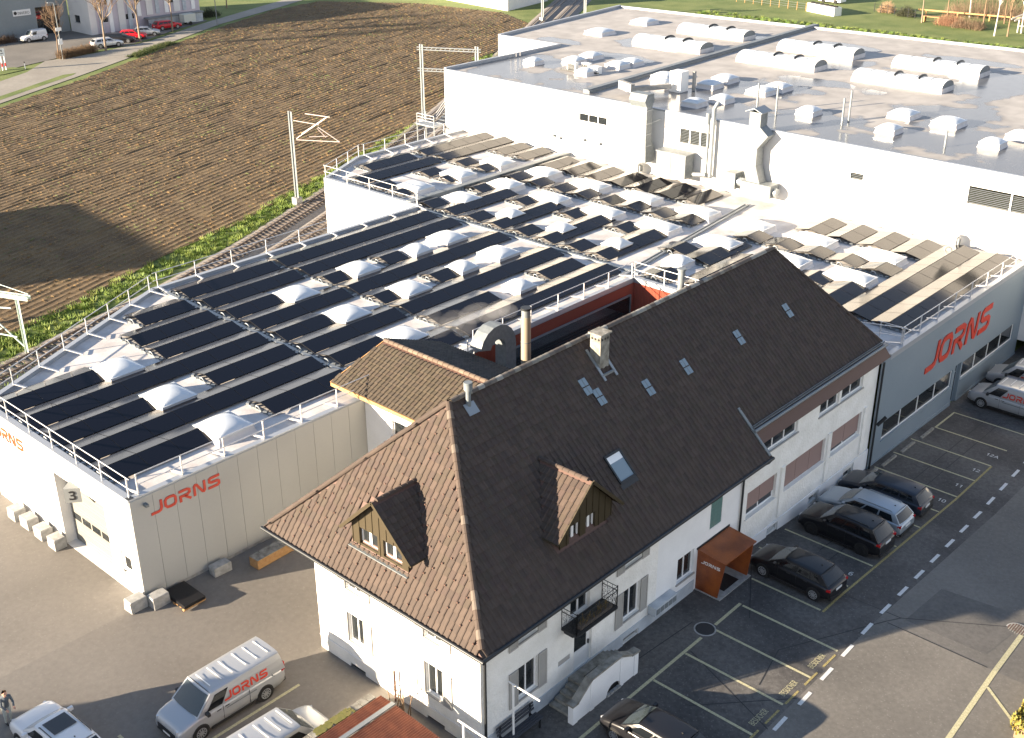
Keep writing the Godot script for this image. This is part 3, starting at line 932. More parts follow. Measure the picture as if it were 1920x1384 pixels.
	for r in runs:
		var t := thing("solar_panel_row", ("black solar panels, %s %s" % [r[3], r[4]]).strip_edges(), "solar panels", P(r[0], r[2], RZ), "solar panel rows on the hall roof")
		t.set_meta("local", true)
		for i in r[1]:
			for s in [1, -1]:
				var bs := Basis(Vector3(1, 0, 0), s * 0.21)
				var tr := Transform3D(bs, Vector3(i * pu, 0.10 + rise * 0.5 + 0.06, s * 0.607))
				var pn := Node3D.new()
				pn.name = "solar_panel"
				t.add_child(pn, true)
				pn.transform = tr
				inst(fm, "frame", M.pv_frame, pn)
				inst(pm, "glass", M.pv, pn)
		for e in [0.0, r[1] * pu]: inst(brm, "end_bracket", M.galv, t, Transform3D(Basis(), Vector3(e - 0.1 if e == 0.0 else e + 0.1, 0, 0)))

# ---------- the tall hall behind ----------
func roof_textures() -> StandardMaterial3D:
	# concrete-grey membrane with sheets of standing water; u 78..142, v 5..101 over 96 x 96 m
	var s := 512
	var n1 := noise_img(s, 0.024, 41, 5); var n2 := noise_img(s, 0.16, 42, 3); var n3 := noise_img(s, 0.06, 43, 4)
	var wet := [[104.8, 73.5, 3.2, 7.0], [114.8, 73.0, 2.2, 6.0], [88.0, 79.0, 6.5, 3.4], [84.0, 72.0, 3.2, 6.0], [84.0, 56.0, 5.5, 9.0], [93.5, 55.0, 3.4, 6.0], [107.8, 57.0, 3.0, 6.0], [107.0, 40.5, 7.5, 5.2], [112.0, 37.5, 4.5, 4.0], [84.2, 42.0, 4.6, 12.0], [92.5, 36.0, 4.6, 6.0], [85.0, 28.0, 5.0, 6.0], [99.0, 50.0, 1.6, 5.0], [117.0, 58.0, 1.6, 6.0], [97.0, 72.0, 1.6, 4.0], [100.0, 84.0, 1.5, 3.0], [118.0, 45.0, 1.2, 6.0]]
	var col := PackedByteArray(); var ro := PackedByteArray()
	col.resize(s * s * 3); ro.resize(s * s)
	for y in s:
		for x in s:
			var i := y * s + x
			var u := 78.0 + x * 96.0 / s; var v := 5.0 + y * 96.0 / s
			var k := -1.0
			for w in wet:
				var q: float = 1.0 - sqrt(pow((u - w[0]) / w[2], 2) + pow((v - w[1]) / w[3], 2))
				k = maxf(k, q)
			k = clampf(k, -0.6, 0.6) * 1.3 + (n1[i] / 255.0 - 0.5) * 2.0 + (n3[i] / 255.0 - 0.5) * 0.5
			var seam := 0.94 if fmod(v + 0.3 * n3[i] / 255.0, 1.9) < 0.13 else 1.0
			var g := (0.92 + 0.16 * n2[i] / 255.0) * seam
			var dry := Color(0.36, 0.34, 0.315) * (0.82 + 0.4 * n3[i] / 255.0)
			var wt := clampf((k - 0.08) * 9.0, 0, 1)
			var damp := clampf((k + 0.14) * 4.5, 0, 1) * 0.30
			var c := dry.lerp(Color(0.19, 0.18, 0.17), damp).lerp(Color(0.10, 0.105, 0.115), wt)
			c = srgb(Color(c.r * g, c.g * g, c.b * g))
			col[i * 3] = int(clampf(c.r, 0, 1) * 255); col[i * 3 + 1] = int(clampf(c.g, 0, 1) * 255); col[i * 3 + 2] = int(clampf(c.b, 0, 1) * 255)
			ro[i] = int(lerpf(0.72 - 0.2 * damp, 0.13 + 0.12 * n2[i] / 255.0, wt) * 255)
	var m := StandardMaterial3D.new()
	m.albedo_texture = ImageTexture.create_from_image(Image.create_from_data(s, s, false, Image.FORMAT_RGB8, col))
	m.roughness_texture = ImageTexture.create_from_image(Image.create_from_data(s, s, false, Image.FORMAT_L8, ro))
	m.roughness = 1.0
	m.uv1_scale = Vector3(1.0 / 96.0, 1.0 / 96.0, 1)
	m.uv1_offset = Vector3(-78.0 / 96.0, -5.0 / 96.0, 0)
	m.cull_mode = BaseMaterial3D.CULL_DISABLED
	return m

func back_hall():
	var o := thing("production_hall", "tall white production hall with wet flat roof behind the solar roof", "building", P(80.1, 82.4, 0.5))
	var poly := [Vector2(80.1, 10.0), Vector2(127.6, 10.0), Vector2(126.6, 44.4), Vector2(123.3, 94.5), Vector2(97.3, 91.3), Vector2(97.3, 82.4), Vector2(80.1, 82.4)]
	var b := B.new()
	var fo := P(80.1, 82.4, 0); var ax := Vector3(0, 0, 1); var inw := Vector3(1, 0, 0)
	var X := func(v): return 82.4 - v
	wallh(b, fo, ax, 72.4, 0.0, 11.5, inw, [[X.call(65.5), X.call(62.3), 9.16, 9.93, 0.2], [X.call(54.6), X.call(51.55), 9.12, 10.3, 0.2], [X.call(30.1), X.call(24.0), 9.0, 10.24, 0.2], [X.call(39.1), X.call(37.95), 9.05, 9.5, 0.15], [X.call(80.7), X.call(80.6), 9.3, 10.4, 0.1]])
	var pk := poly.duplicate()
	for e in [[0, 1], [1, 2], [2, 3], [3, 4], [4, 5], [5, 6]]:
		var a: Vector2 = pk[e[0]]; var f: Vector2 = pk[e[1]]
		b.quad(P(a.x, a.y, -1.2), P(a.x, a.y, 11.5), P(f.x, f.y, 11.5), P(f.x, f.y, -1.2))
	obj(b, "wall", M.white_wall, o)
	b = B.new()
	b.poly(poly, 11.38)
	obj(b, "roof", roof_textures(), o)
	for i in poly.size():
		var a: Vector2 = poly[i]; var e: Vector2 = poly[(i + 1) % poly.size()]
		var s := Vector2(-(e - a).normalized().y, (e - a).normalized().x) * 0.14
		var t := B.new()
		t.bar(P(a.x + s.x, a.y + s.y, 11.47), P(e.x + s.x, e.y + s.y, 11.47), 0.3, [0.2, 0.3, 0.3, 0.42, 0.3, 0.42, 0.14][i])
		obj(t, "parapet", M.flashing, o)
	b = B.new()
	b.bar(P(81.3, 65.7, 11.55), P(126.3, 68.1, 11.55), 0.55, 0.34); b.bar(P(81.3, 65.35, 11.5), P(126.3, 67.75, 11.5), 0.14, 0.3)
	obj(b, "roof_joint", M.galv_dull, o)
	window(o, fo, ax, inw, X.call(65.5), X.call(62.3), 9.16, 9.93, 3, {"depth": 0.14, "sill": false})
	for q in [[54.6, 51.55, 9.12, 10.3, 3], [30.1, 24.0, 9.0, 10.24, 2], [39.1, 37.95, 9.05, 9.5, 1]]:
		var lo := part("louvre", o)
		b = B.new()
		for i in q[4] + 1:
			var vv: float = lerpf(q[0], q[1], float(i) / q[4])
			b.ubox(80.06, 80.2, vv - 0.05, vv + 0.05, q[2], q[3])
		b.ubox(80.02, 80.2, q[1], q[0], q[2] - 0.08, q[2])
		obj(b, "frame", M.white_paint, lo)
		var n := int((q[3] - q[2]) / 0.125)
		for i in n:
			b = B.new()
			b.box(P(80.17, (q[0] + q[1]) * 0.5, q[2] + 0.06 + i * 0.125), Vector3(0.11, 0.015, q[0] - q[1]), Basis(Vector3(0, 0, 1), -0.7))
			obj(b, "slat", M.galv_dull, lo)
	b = B.new()
	for q in [[35.2, 30.2], [61.9, 58.8], [50.5, 47.8], [45.0, 39.3]]: b.ubox(80.04, 80.1, q[1], q[0], 8.98, 9.04)
	obj(b, "ledge", M.flashing, o)
	for q in [[68.3, 7.42, 0.3], [67.6, 7.3, 0.4], [65.1, 7.6, 1.0], [63.3, 7.55, 1.0]]:
		b = B.new(); b.box(P(79.95, q[0], q[1]), Vector3(0.3, 0.2, q[2]), Basis(Vector3(0, 0, 1), -0.4)); obj(b, "vent_hood", M.galv_dull, o)
	# ducts on the wall
	var d := part("exhaust_duct", o)
	b = B.new()
	b.prism(P(80.1, 56.9, 0), Vector3(1, 0, 0), Vector3(0, 1, 0), Vector3(0, 0, -1.7), [Vector2(-1.5, 7.2), Vector2(-0.25, 7.2), Vector2(-0.25, 8.2), Vector2(-0.85, 9.2), Vector2(-0.85, 11.9), Vector2(-0.6, 12.4), Vector2(-0.7, 12.95), Vector2(-1.6, 12.95), Vector2(-1.9, 12.4), Vector2(-1.6, 11.9), Vector2(-1.6, 9.2)])
	obj(b, "casing", M.galv_dull, d)
	b = B.new()
	for z in [8.6, 9.6, 10.5, 11.6]: b.ubox(78.4, 79.3, 56.85, 58.65, z, z + 0.06)
	b.bar(P(79.3, 56.8, 10.6), P(80.05, 56.5, 10.75), 0.06, 0.06)
	obj(b, "flange", M.galv, d)
	d = part("exhaust_duct", o)
	b = B.new()
	var path := [[46.9, 13.0, 1.0], [46.9, 11.9, 1.0], [46.4, 11.3, 1.5], [47.1, 10.2, 1.2], [47.1, 8.8, 1.2], [46.6, 7.4, 1.2]]
	for i in path.size() - 1: 
		var p = path[i]; var q = path[i + 1]
		for s in [-1.0, 1.0]:
			b.quad(P(78.9, p[0] + s * p[2] * 0.5, p[1]), P(79.9, p[0] + s * p[2] * 0.5, p[1]), P(79.9, q[0] + s * q[2] * 0.5, q[1]), P(78.9, q[0] + s * q[2] * 0.5, q[1]))
		for uu in [78.9, 79.9]: b.quad(P(uu, p[0] - p[2] * 0.5, p[1]), P(uu, p[0] + p[2] * 0.5, p[1]), P(uu, q[0] + q[2] * 0.5, q[1]), P(uu, q[0] - q[2] * 0.5, q[1]))
	b.ubox(78.7, 79.9, 44.9, 47.6, 6.5, 7.5); b.ubox(78.8, 79.9, 48.2, 49.2, 6.6, 7.9)
	obj(b, "casing", M.galv_dull, d)
	b = B.new(); b.prism(P(78.6, 46.9, 13.05), Vector3(0, 0, 1), Vector3(0, 1, 0), Vector3(1.5, 0, 0), [Vector2(-0.75, 0), Vector2(0, 0.32), Vector2(0.75, 0), Vector2(0.75, -0.05), Vector2(0, 0.26), Vector2(-0.75, -0.05)]); obj(b, "rain_cap", M.galv, d)
	b = B.new(); b.tube([P(79.3, 49.2, 7.3), P(79.3, 44.6, 6.9)], 0.36, 14); obj(b, "cross_pipe", M.galv, d)
	d = part("flue_pipe", o)
	b = B.new(); b.tube([P(79.7, 51.15, 6.9), P(79.7, 51.15, 12.5), P(79.9, 50.95, 13.0)], 0.17, 12); obj(b, "pipe", M.galv, d)
	b = B.new(); b.tube([P(79.75, 51.6, 7.0), P(79.75, 51.6, 11.9)], 0.12, 10); b.tube([P(79.6, 51.6, 11.2), P(79.6, 51.6, 12.1)], 0.19, 10); b.tube([P(79.6, 51.5, 7.0), P(79.4, 52.6, 6.9)], 0.2, 10); obj(b, "side_pipe", M.galv, d)
	b = B.new(); b.ubox(78.7, 79.9, 52.95, 55.85, 6.5, 8.45); b.ubox(78.6, 79.95, 52.85, 55.9, 8.45, 8.55); b.ubox(78.68, 78.7, 54.4, 54.43, 6.5, 8.45); obj(b, "air_handler", M.galv_dull, o)
	for q in [[58.4, 6.1], [30.4, 6.05]]:
		var ac := part("air_conditioner", o)
		b = B.new(); b.ubox(79.0, 79.5, q[0] - 0.45, q[0] + 0.45, q[1], q[1] + 0.75); obj(b, "casing", M.white_paint, ac)
		b = B.new(); b.disc(P(78.985, q[0] + 0.1, q[1] + 0.38), Vector3(-1, 0, 0), 0.27, 16, 0.2); b.ubox(79.1, 79.45, q[0] - 0.62, q[0] - 0.45, q[1] + 0.1, q[1] + 0.6); obj(b, "fan_ring", M.galv_dull, ac)
	# roof domes
	for q in [[106.0, 83.8, 2.4], [115.0, 84.3, 2.3], [88.2, 78.0, 1.4], [91.3, 75.3, 1.7], [94.2, 75.5, 1.7], [92.2, 70.6, 1.7], [94.2, 70.4, 1.7], [87.5, 70.8, 1.4], [90.8, 64.0, 1.8], [88.3, 62.4, 1.5], [90.6, 58.8, 1.7], [93.7, 59.2, 1.8], [83.6, 55.7, 1.5], [86.3, 54.7, 1.5], [91.3, 53.9, 1.9], [93.7, 53.6, 1.8], [87.3, 46.9, 1.5], [91.4, 40.6, 1.9], [86.0, 39.2, 1.5], [91.2, 36.7, 2.0], [87.1, 31.5, 1.5], [90.7, 30.8, 1.7], [91.5, 25.5, 1.8]]:
		skylight(o, q[0], q[1], 11.38, q[2], q[2], 0.29)
	for q in [[104.6, 72.9], [113.7, 73.5], [111.8, 59.5], [103.9, 59.4], [111.4, 46.5], [102.9, 46.3]]: barrel(o, q[0], q[1])
	# roof units, pipes
	var ru := part("roof_unit", o)
	b = B.new(); b.ubox(86.8, 88.0, 59.4, 60.6, 11.4, 13.2); obj(b, "cabinet", M.white_paint, ru)
	b = B.new(); b.bar(P(82.6, 62.2, 12.0), P(86.4, 60.2, 12.0), 0.5, 0.4); b.bar(P(82.2, 61.2, 12.3), P(82.9, 63.1, 12.3), 0.4, 0.7); b.ubox(88.3, 88.6, 59.0, 59.2, 11.4, 13.1); obj(b, "duct", M.concrete, ru)
	ru = part("roof_unit", o)
	b = B.new(); b.ubox(87.9, 88.4, 72.4, 73.4, 11.4, 12.2); b.ubox(88.6, 89.1, 71.3, 72.2, 11.4, 12.2); b.ubox(88.2, 88.9, 69.9, 70.8, 11.4, 12.1); obj(b, "cabinet", M.white_paint, ru)
	b = B.new(); b.ubox(87.88, 87.9, 72.5, 73.3, 11.5, 12.1); b.ubox(88.58, 88.6, 71.4, 72.1, 11.5, 12.1); b.bar(P(88, 69.6, 11.6), P(87.6, 74, 11.5), 0.12, 0.12); obj(b, "grille", M.dark_metal, ru)
	for q in [[86.8, 43.6, 1.9], [87.1, 43.2, 2.5], [85.1, 50.5, 2.4], [85.3, 48.8, 2.4], [84.7, 34.1, 1.2], [85.6, 43.0, 0.7]]:
		b = B.new(); b.tube([P(q[0], q[1], 11.38), P(q[0], q[1], 11.38 + q[2])], 0.09, 8); obj(b, "vent_pipe", M.galv, o)
	b = B.new()
	for q in [[81.5, 82.2], [82.1, 82.2]]: b.tube([P(q[0] + 8, q[1], 11.2), P(q[0] + 8, q[1], 12.9), P(q[0] + 8, q[1] - 0.7, 12.9), P(q[0] + 8, q[1] - 0.7, 11.5)], 0.03, 6)
	for k in 8: b.bar(P(89.5, 82.35, 9.0 + k * 0.4), P(90.1, 82.35, 9.0 + k * 0.4), 0.03, 0.03)
	obj(b, "roof_ladder", M.rail, o)
	# steel stair on the railway side
	var sr := part("fire_stair", o)
	b = B.new(); b.ubox(78.6, 80.0, 82.5, 85.1, 6.0, 6.12)
	for q in [[78.7, 82.6], [78.7, 85.0], [79.9, 85.0]]: b.tube([P(q[0], q[1], 0.5), P(q[0], q[1], 7.1)], 0.06, 8)
	obj(b, "platform", M.galv, sr)
	b = B.new()
	for z in [6.5, 6.8, 7.1]:
		b.tube([P(79.9, 85.0, z), P(78.7, 85.0, z), P(78.7, 82.6, z)], 0.03, 6)
		b.tube([P(80.0, 83.6, z), P(84.2, 83.6, z + 3.4)], 0.03, 6)
	obj(b, "handrail", M.rail, sr)
	for k in 14:
		b = B.new(); b.ubox(80.0 + k * 0.3, 80.3 + k * 0.3, 82.6, 83.6, 6.12 + k * 0.24, 6.16 + k * 0.24); obj(b, "tread", M.galv, sr)

var VM := []
func barrel(parent: Node3D, u, v):
	if VM.is_empty():
		var L := 8.6; var W := 2.5; var H := 0.6
		var arc := func(k, s, up): 
			var a: float = PI * k / 12.0
			return Vector3(-cos(a) * W * 0.5 * s, 0.42 + sin(a) * H * s + up, 0)
		var vb := B.new()
		var rings := []
		for e in [-1.0, 1.0]:
			var row := []
			for k in 13: row.append(arc.call(k, 1.0, 0) + Vector3(0, 0, e * L * 0.5))
			rings.append(row)
		vb.grid(rings, false)
		var cb := B.new(); cb.box(Vector3(0, 0.2, 0), Vector3(W + 0.1, 0.46, L + 0.1))
		var eb := B.new()
		for k in 12: eb.tri(Vector3(0, 0.42, 0), arc.call(k, 0.97, 0), arc.call(k + 1, 0.97, 0))
		var rb := B.new()
		for k in 12: rb.bar(arc.call(k, 1.01, 0), arc.call(k + 1, 1.01, 0), 0.05, 0.03)
		var sb := B.new()
		for k in range(3, 10): sb.quad(arc.call(k, 1.02, 0) + Vector3(0, 0, 0.05), arc.call(k, 1.02, 0.22) - Vector3(0, 0, 0.05), arc.call(k + 1, 1.02, 0.22) - Vector3(0, 0, 0.05), arc.call(k + 1, 1.02, 0) + Vector3(0, 0, 0.05))
		VM = [vb.mesh(), cb.mesh(), eb.mesh(), rb.mesh(), sb.mesh()]
	var s := part("barrel_skylight", parent, P(u, v, 11.38))
	inst(VM[1], "curb", M.curb, s); inst(VM[0], "vault", M.dome, s)
	for e in [-4.3, 4.3]: inst(VM[2], "end_cap", M.galv_dull, s, Transform3D(Basis(), Vector3(0, 0, e)))
	for k in 5: inst(VM[3], "rib", M.galv, s, Transform3D(Basis(), Vector3(0, 0, -2.9 + k * 1.45)))
	for z in [-0.4, 1.9]: inst(VM[4], "vent_flap", M.dark_metal, s, Transform3D(Basis(), Vector3(0, 0, z)))

# ---------- tiled roofs ----------
func tile_mesh(tw: float, tl: float) -> B:
	# local: x along the course, z down the slope (0 = upper end), y out of the roof
	var b := B.new()
	var pr := [Vector2(0, 0.0), Vector2(tw * 0.50, 0.004), Vector2(tw * 0.62, 0.034), Vector2(tw * 0.80, 0.042), Vector2(tw * 0.95, 0.026), Vector2(tw * 1.0, 0.0)]
	for i in pr.size() - 1:
		var a = pr[i]; var e = pr[i + 1]
		b.quad(Vector3(a.x, a.y + 0.012, 0), Vector3(e.x, e.y + 0.012, 0), Vector3(e.x, e.y + 0.052, tl), Vector3(a.x, a.y + 0.052, tl))
		b.quad(Vector3(a.x, a.y + 0.052, tl), Vector3(e.x, e.y + 0.052, tl), Vector3(e.x, 0.0, tl), Vector3(a.x, 0.0, tl))
	return b
# covers a roof plane with tiles. e = eave origin, ax = along the eave, up = up the slope; lim(s) gives [from, to] along ax at slope distance s
func tiles(parent: Node3D, called: String, e: Vector3, ax: Vector3, up: Vector3, length: float, tw: float, tl: float, lim: Callable, pal: Array, singles := 0, holes := []):
	var nrm := up.cross(ax).normalized()
	if nrm.y < 0: nrm = -nrm
	var bs := Basis(ax, nrm, -up)
	var flip := bs.determinant() < 0
	if flip: bs = Basis(-ax, nrm, -up)
	var tm := tile_mesh(tw, tl + 0.03)
	var shared: ArrayMesh = null
	var mats := []
	if singles > 0:
		shared = tm.mesh()
		for c in pal: 
			var m: StandardMaterial3D = M.tile.duplicate(); m.vertex_color_use_as_albedo = false; m.albedo_color = srgb(c); mats.append(m)
	var out := B.new()
	var rows := int(length / tl)
	for r in rows:
		var s := (r + 1) * tl
		var lm: Array = lim.call(s - tl * 0.5)
		var x: float = floorf(lm[0] / tw) * tw
		while x < lm[1]:
			var cx := x + tw * 0.5
			var skip: bool = cx < lm[0] or cx > lm[1]
			for h in holes:
				if h.call(cx, s - tl * 0.5): skip = true
			if not skip:
				var o := e + ax * (x + (tw if flip else 0.0)) + up * s
				var tilt := Basis(ax, rng.randf_range(-0.02, 0.02)) * Basis(nrm, rng.randf_range(-0.012, 0.012)) * bs
				if singles > 0:
					singles -= 1
					inst(shared, "roof_tile", mats[rng.randi() % mats.size()], parent, Transform3D(tilt, o - (parent.position if parent.get_parent() == self else Vector3.ZERO)))
				else:
					var cc: Color = pal[rng.randi() % pal.size()]
					var kk := rng.randf_range(0.92, 1.08)
					cc = Color(cc.r * kk, cc.g * kk, cc.b * kk)
					for i in tm.v.size():
						out.v.append(o + tilt * tm.v[i]); out.n.append(tilt * tm.n[i]); out.c.append(cc); out.t.append(Vector2.ZERO)
			x += tw
	if out.v.size() > 0:
		var q := obj(out, called, M.tile, parent)
		q.set_meta("kind", "stuff")

func caps(parent: Node3D, a: Vector3, e: Vector3, called: String, pal: Array, r := 0.13, step := 0.38):
	# half-round cap tiles along a ridge or hip
	var l := a.distance_to(e)
	var n := int(l / step)
	var f := (e - a) / l
	var b := B.new()
	var pts := 7
	for k in pts - 1:
		var a0 := PI * k / (pts - 1); var a1 := PI * (k + 1) / (pts - 1)
		for s in 1:
			b.quad(Vector3(0, sin(a0) * r, cos(a0) * r), Vector3(0, sin(a1) * r, cos(a1) * r), Vector3(step * 1.08, sin(a1) * r * 1.18, cos(a1) * r * 1.18), Vector3(step * 1.08, sin(a0) * r * 1.18, cos(a0) * r * 1.18))
	for k in pts - 1:
		var a0 := PI * k / (pts - 1); var a1 := PI * (k + 1) / (pts - 1)
		b.tri(Vector3(step * 1.08, 0, 0), Vector3(step * 1.08, sin(a0) * r * 1.18, cos(a0) * r * 1.18), Vector3(step * 1.08, sin(a1) * r * 1.18, cos(a1) * r * 1.18))
	var m := b.mesh()
	var side := f.cross(Vector3.UP).normalized()
	var up := side.cross(f)
	var mats := []
	for c in pal:
		var q: StandardMaterial3D = M.tile.duplicate(); q.vertex_color_use_as_albedo = false; q.albedo_color = srgb(c); mats.append(q)
	for i in n: inst(m, called, mats[rng.randi() % mats.size()], parent, Transform3D(Basis(f, up, side), a + f * (i * step) - (parent.position if parent.get_parent() == self else Vector3.ZERO)))

var PAL_FRONT := [Color(0.070, 0.050, 0.039), Color(0.065, 0.046, 0.036), Color(0.076, 0.054, 0.042), Color(0.061, 0.044, 0.035)]
var PAL_HIP := [Color(0.070, 0.050, 0.039), Color(0.065, 0.046, 0.036), Color(0.076, 0.054, 0.042), Color(0.061, 0.044, 0.035)]

func shutter(parent: Node3D, o: Vector3, ax: Vector3, outw: Vector3, x0, x1, z0, z1):
	var s := part("shutter", parent)
	var b := B.new()
	var at := func(x, z, d): return Vector3(o.x, z, o.z) + ax * x + outw * d
	var bx := func(b: B, xa, xb, za, zb, d0, d1): b.box((at.call(xa, za, d0) + at.call(xb, zb, d1)) * 0.5, Vector3(absf(ax.x) * (xb - xa) + absf(outw.x) * (d1 - d0), zb - za, absf(ax.z) * (xb - xa) + absf(outw.z) * (d1 - d0)))
	for xx in [[x0, x0 + 0.06], [x1 - 0.06, x1]]: bx.call(b, xx[0], xx[1], z0, z1, 0.02, 0.065)
	for zz in [z0, (z0 + z1) * 0.5 - 0.04, z1 - 0.08]: bx.call(b, x0 + 0.06, x1 - 0.06, zz, zz + 0.08, 0.022, 0.063)
	obj(b, "frame", M.shutter, s)
	b = B.new()
	var n := int((z1 - z0) / 0.06)
	for i in n:
		var zc: float = z0 + 0.05 + i * 0.06
		if zc > z1 - 0.06: break
		b.box(at.call((x0 + x1) * 0.5, zc, 0.04), Vector3(absf(ax.x) * (x1 - x0 - 0.12) + absf(outw.x) * 0.012, 0.05, absf(ax.z) * (x1 - x0 - 0.12) + absf(outw.z) * 0.012))
	var sl := obj(b, "slats", M.shutter, s); sl.set_meta("kind", "stuff")

func house():
	var o := thing("house", "old white house with a big brown tiled hip roof and dormers", "house", P(25.3, 25.0, 0))
	var e0 := 5.5; var rz := 12.0
	var fo := P(25.3, 25.0, 0); var ax := Vector3(1, 0, 0); var inw := Vector3(0, 0, -1); var outw := Vector3(0, 0, 1)
	var b := B.new()
	# street front in three paint tones
	var wf := [[2.15, 3.35, 1.35, 2.98], [2.15, 3.32, 4.22, 5.4], [9.05, 10.3, 1.32, 2.98], [9.05, 10.3, 4.2, 5.4], [5.4, 6.7, 3.5, 5.35], [5.7, 6.9, 0.62, 2.75], [4.65, 5.5, 1.45, 1.8], [9.2, 10.25, 0.03, 0.32]]
	var holes := []
	for h in wf: holes.append([h[0], h[1], h[2], h[3], 0.22])
	wallh(b, fo, ax, 11.6, -0.3, 5.95, inw, holes)
	obj(b, "wall", M.plaster, o)
	b = B.new()
	wallh(b, P(36.9, 25.0, 0), ax, 6.8, -0.3, 5.95, inw, [[1.65, 3.0, 1.12, 2.5, 0.22], [4.2, 5.2, 2.93, 4.6, 0.15], [4.2, 5.4, 0.1, 2.2, 0.2]])
	obj(b, "wall", M.plaster_cool, o)
	b = B.new()
	var ro := P(43.7, 25.0, 0)
	var rb := [[0.7, 3.5, 1.95, 3.45], [4.25, 8.5, 1.95, 3.45], [9.25, 12.6, 1.95, 3.45], [1.7, 5.15, 5.15, 5.95], [7.4, 9.5, 5.1, 5.85], [9.75, 12.2, 5.1, 5.85], [3.0, 3.9, -0.1, 0.25], [7.3, 8.2, -0.25, 0.15], [11.2, 12.2, -0.5, 0.0]]
	holes = []
	for h in rb: holes.append([h[0], h[1], h[2], h[3], 0.24])
	wallh(b, ro, ax, 14.0, -1.4, 6.1, inw, holes)
	obj(b, "wall", M.plaster, o)
	# end, back and right walls
	b = B.new()
	var eo := P(25.3, 35.0, 0); var ex := Vector3(0, 0, 1); var ein := Vector3(1, 0, 0)
	var ew := [[2.1, 3.1, 1.5, 2.98], [6.9, 7.9, 1.42, 2.98], [2.1, 3.1, 4.25, 5.4], [6.9, 7.9, 4.25, 5.4], [2.0, 3.0, -0.08, 0.2], [6.85, 7.9, -0.09, 0.17]]
	holes = []
	for h in ew: holes.append([h[0], h[1], h[2], h[3], 0.2])
	wallh(b, eo, ex, 10.0, -0.4, 5.95, ein, holes)
	b.quad(P(25.3, 35, -0.4), P(25.3, 35, 5.8), P(57.7, 35, 5.8), P(57.7, 35, -0.4))
	b.quad(P(57.7, 25, -1.4), P(57.7, 25, 6.1), P(57.7, 35, 6.1), P(57.7, 35, -1.4))
	obj(b, "wall", M.plaster, o)
	for h in ew.slice(0, 4):
		window(o, eo, ex, ein, h[0], h[1], h[2], h[3], 2, {"depth": 0.14, "sill_mat": M.shutter})
		shutter(o, eo, ex, Vector3(-1, 0, 0), h[0] - 0.52, h[0] - 0.02, h[2] - 0.1, h[3] + 0.02)
		shutter(o, eo, ex, Vector3(-1, 0, 0), h[1] + 0.02, h[1] + 0.52, h[2] - 0.1, h[3] + 0.02)
	for h in ew.slice(4): window(o, eo, ex, ein, h[0], h[1], h[2], h[3], 1, {"depth": 0.1, "sill": false, "frame": 0.04, "mat": M.dark_metal})
	# windows of the street front
	for k in [0, 1, 2, 3]:
		var h = wf[k]
		window(o, fo, ax, inw, h[0], h[1], h[2], h[3], 2, {"depth": 0.16})
		shutter(o, fo, ax, outw, h[0] - 0.54, h[0] - 0.02, h[2] - 0.12, h[3] + 0.02)
		shutter(o, fo, ax, outw, h[1] + 0.02, h[1] + 0.54, h[2] - 0.12, h[3] + 0.02)
	window(o, fo, ax, inw, 5.4, 6.7, 3.5, 5.35, 2, {"depth": 0.18, "sill": false, "frame": 0.1})
	window(o, fo, ax, inw, 9.2, 10.25, 0.03, 0.32, 1, {"depth": 0.15, "sill": false, "frame": 0.04, "mat": M.shutter})
	window(o, fo, ax, inw, 4.65, 5.5, 1.45, 1.8, 1, {"depth": 0.04, "sill": false, "frame": 0.03, "pane": M.shutter})
	window(o, P(36.9, 25.0, 0), ax, inw, 1.65, 3.0, 1.12, 2.5, 2, {"depth": 0.16})
	var gb := part("glass_block_window", o)
	for i in 4:
		for j in 7:
			b = B.new(); b.ubox(41.11 + i * 0.25, 41.34 + i * 0.25, 25.02, 25.1, 2.94 + j * 0.237, 3.16 + j * 0.237); obj(b, "glass_block", M.glass_block, gb)
	b = B.new(); b.ubox(41.1, 42.1, 25.06, 25.12, 2.93, 4.6); obj(b, "mortar", M.plaster_cool, gb)
	var bl := [0.78, 0.78, 1.0, 0.9, 1.0]
	window(o, ro, ax, inw, 0.7, 3.5, 1.95, 3.45, 2, {"depth": 0.2, "blind": [0.75, 0.72], "sill_mat": M.plaster})
	window(o, ro, ax, inw, 4.25, 8.5, 1.95, 3.45, 3, {"depth": 0.2, "blind": [0.97, 0.97, 0.98], "sill_mat": M.plaster})
	window(o, ro, ax, inw, 9.25, 12.6, 1.95, 3.45, 2, {"depth": 0.2, "blind": [0.82, 0.86], "sill_mat": M.plaster})
	for h in rb.slice(3, 6): window(o, ro, ax, inw, h[0], h[1], h[2], h[3], 2 if h[0] > 2 else 3, {"depth": 0.16, "sill_mat": M.shutter})
	for h in rb.slice(6): window(o, ro, ax, inw, h[0], h[1], h[2], h[3], 1, {"depth": 0.18, "sill": false, "frame": 0.04})
	for q in [4.0, 8.85, 12.95]:
		b = B.new(); b.ubox(43.7 + q - 0.17, 43.7 + q + 0.17, 24.9, 25.0, 0.6, 3.6); obj(b, "pier", M.plaster, o)
	# plinth
	b = B.new()
	for q in [[25.28, 34.45], [35.6, 40.0]]: b.ubox(q[0], q[1], 24.96, 25.02, -0.3, 0.66)
	b.ubox(34.45, 35.6, 24.96, 25.02, 0.36, 0.66)
	obj(b, "plinth", M.plinth, o)
	b = B.new()
	for q in [[43.7, 46.6], [47.7, 50.9], [52.0, 54.8], [56.0, 57.7]]: b.ubox(q[0], q[1], 24.93, 24.99, -1.4, 0.45)
	for q in [[46.6, 47.7], [50.9, 52.0], [54.8, 56.0]]: b.ubox(q[0], q[1], 24.93, 24.99, 0.3, 0.45)
	b.ubox(25.26, 25.29, 25.0, 35.0, 0.72, 0.76)
	obj(b, "plinth", M.plaster_cool, o)
	# door
	var dr := part("door", o)
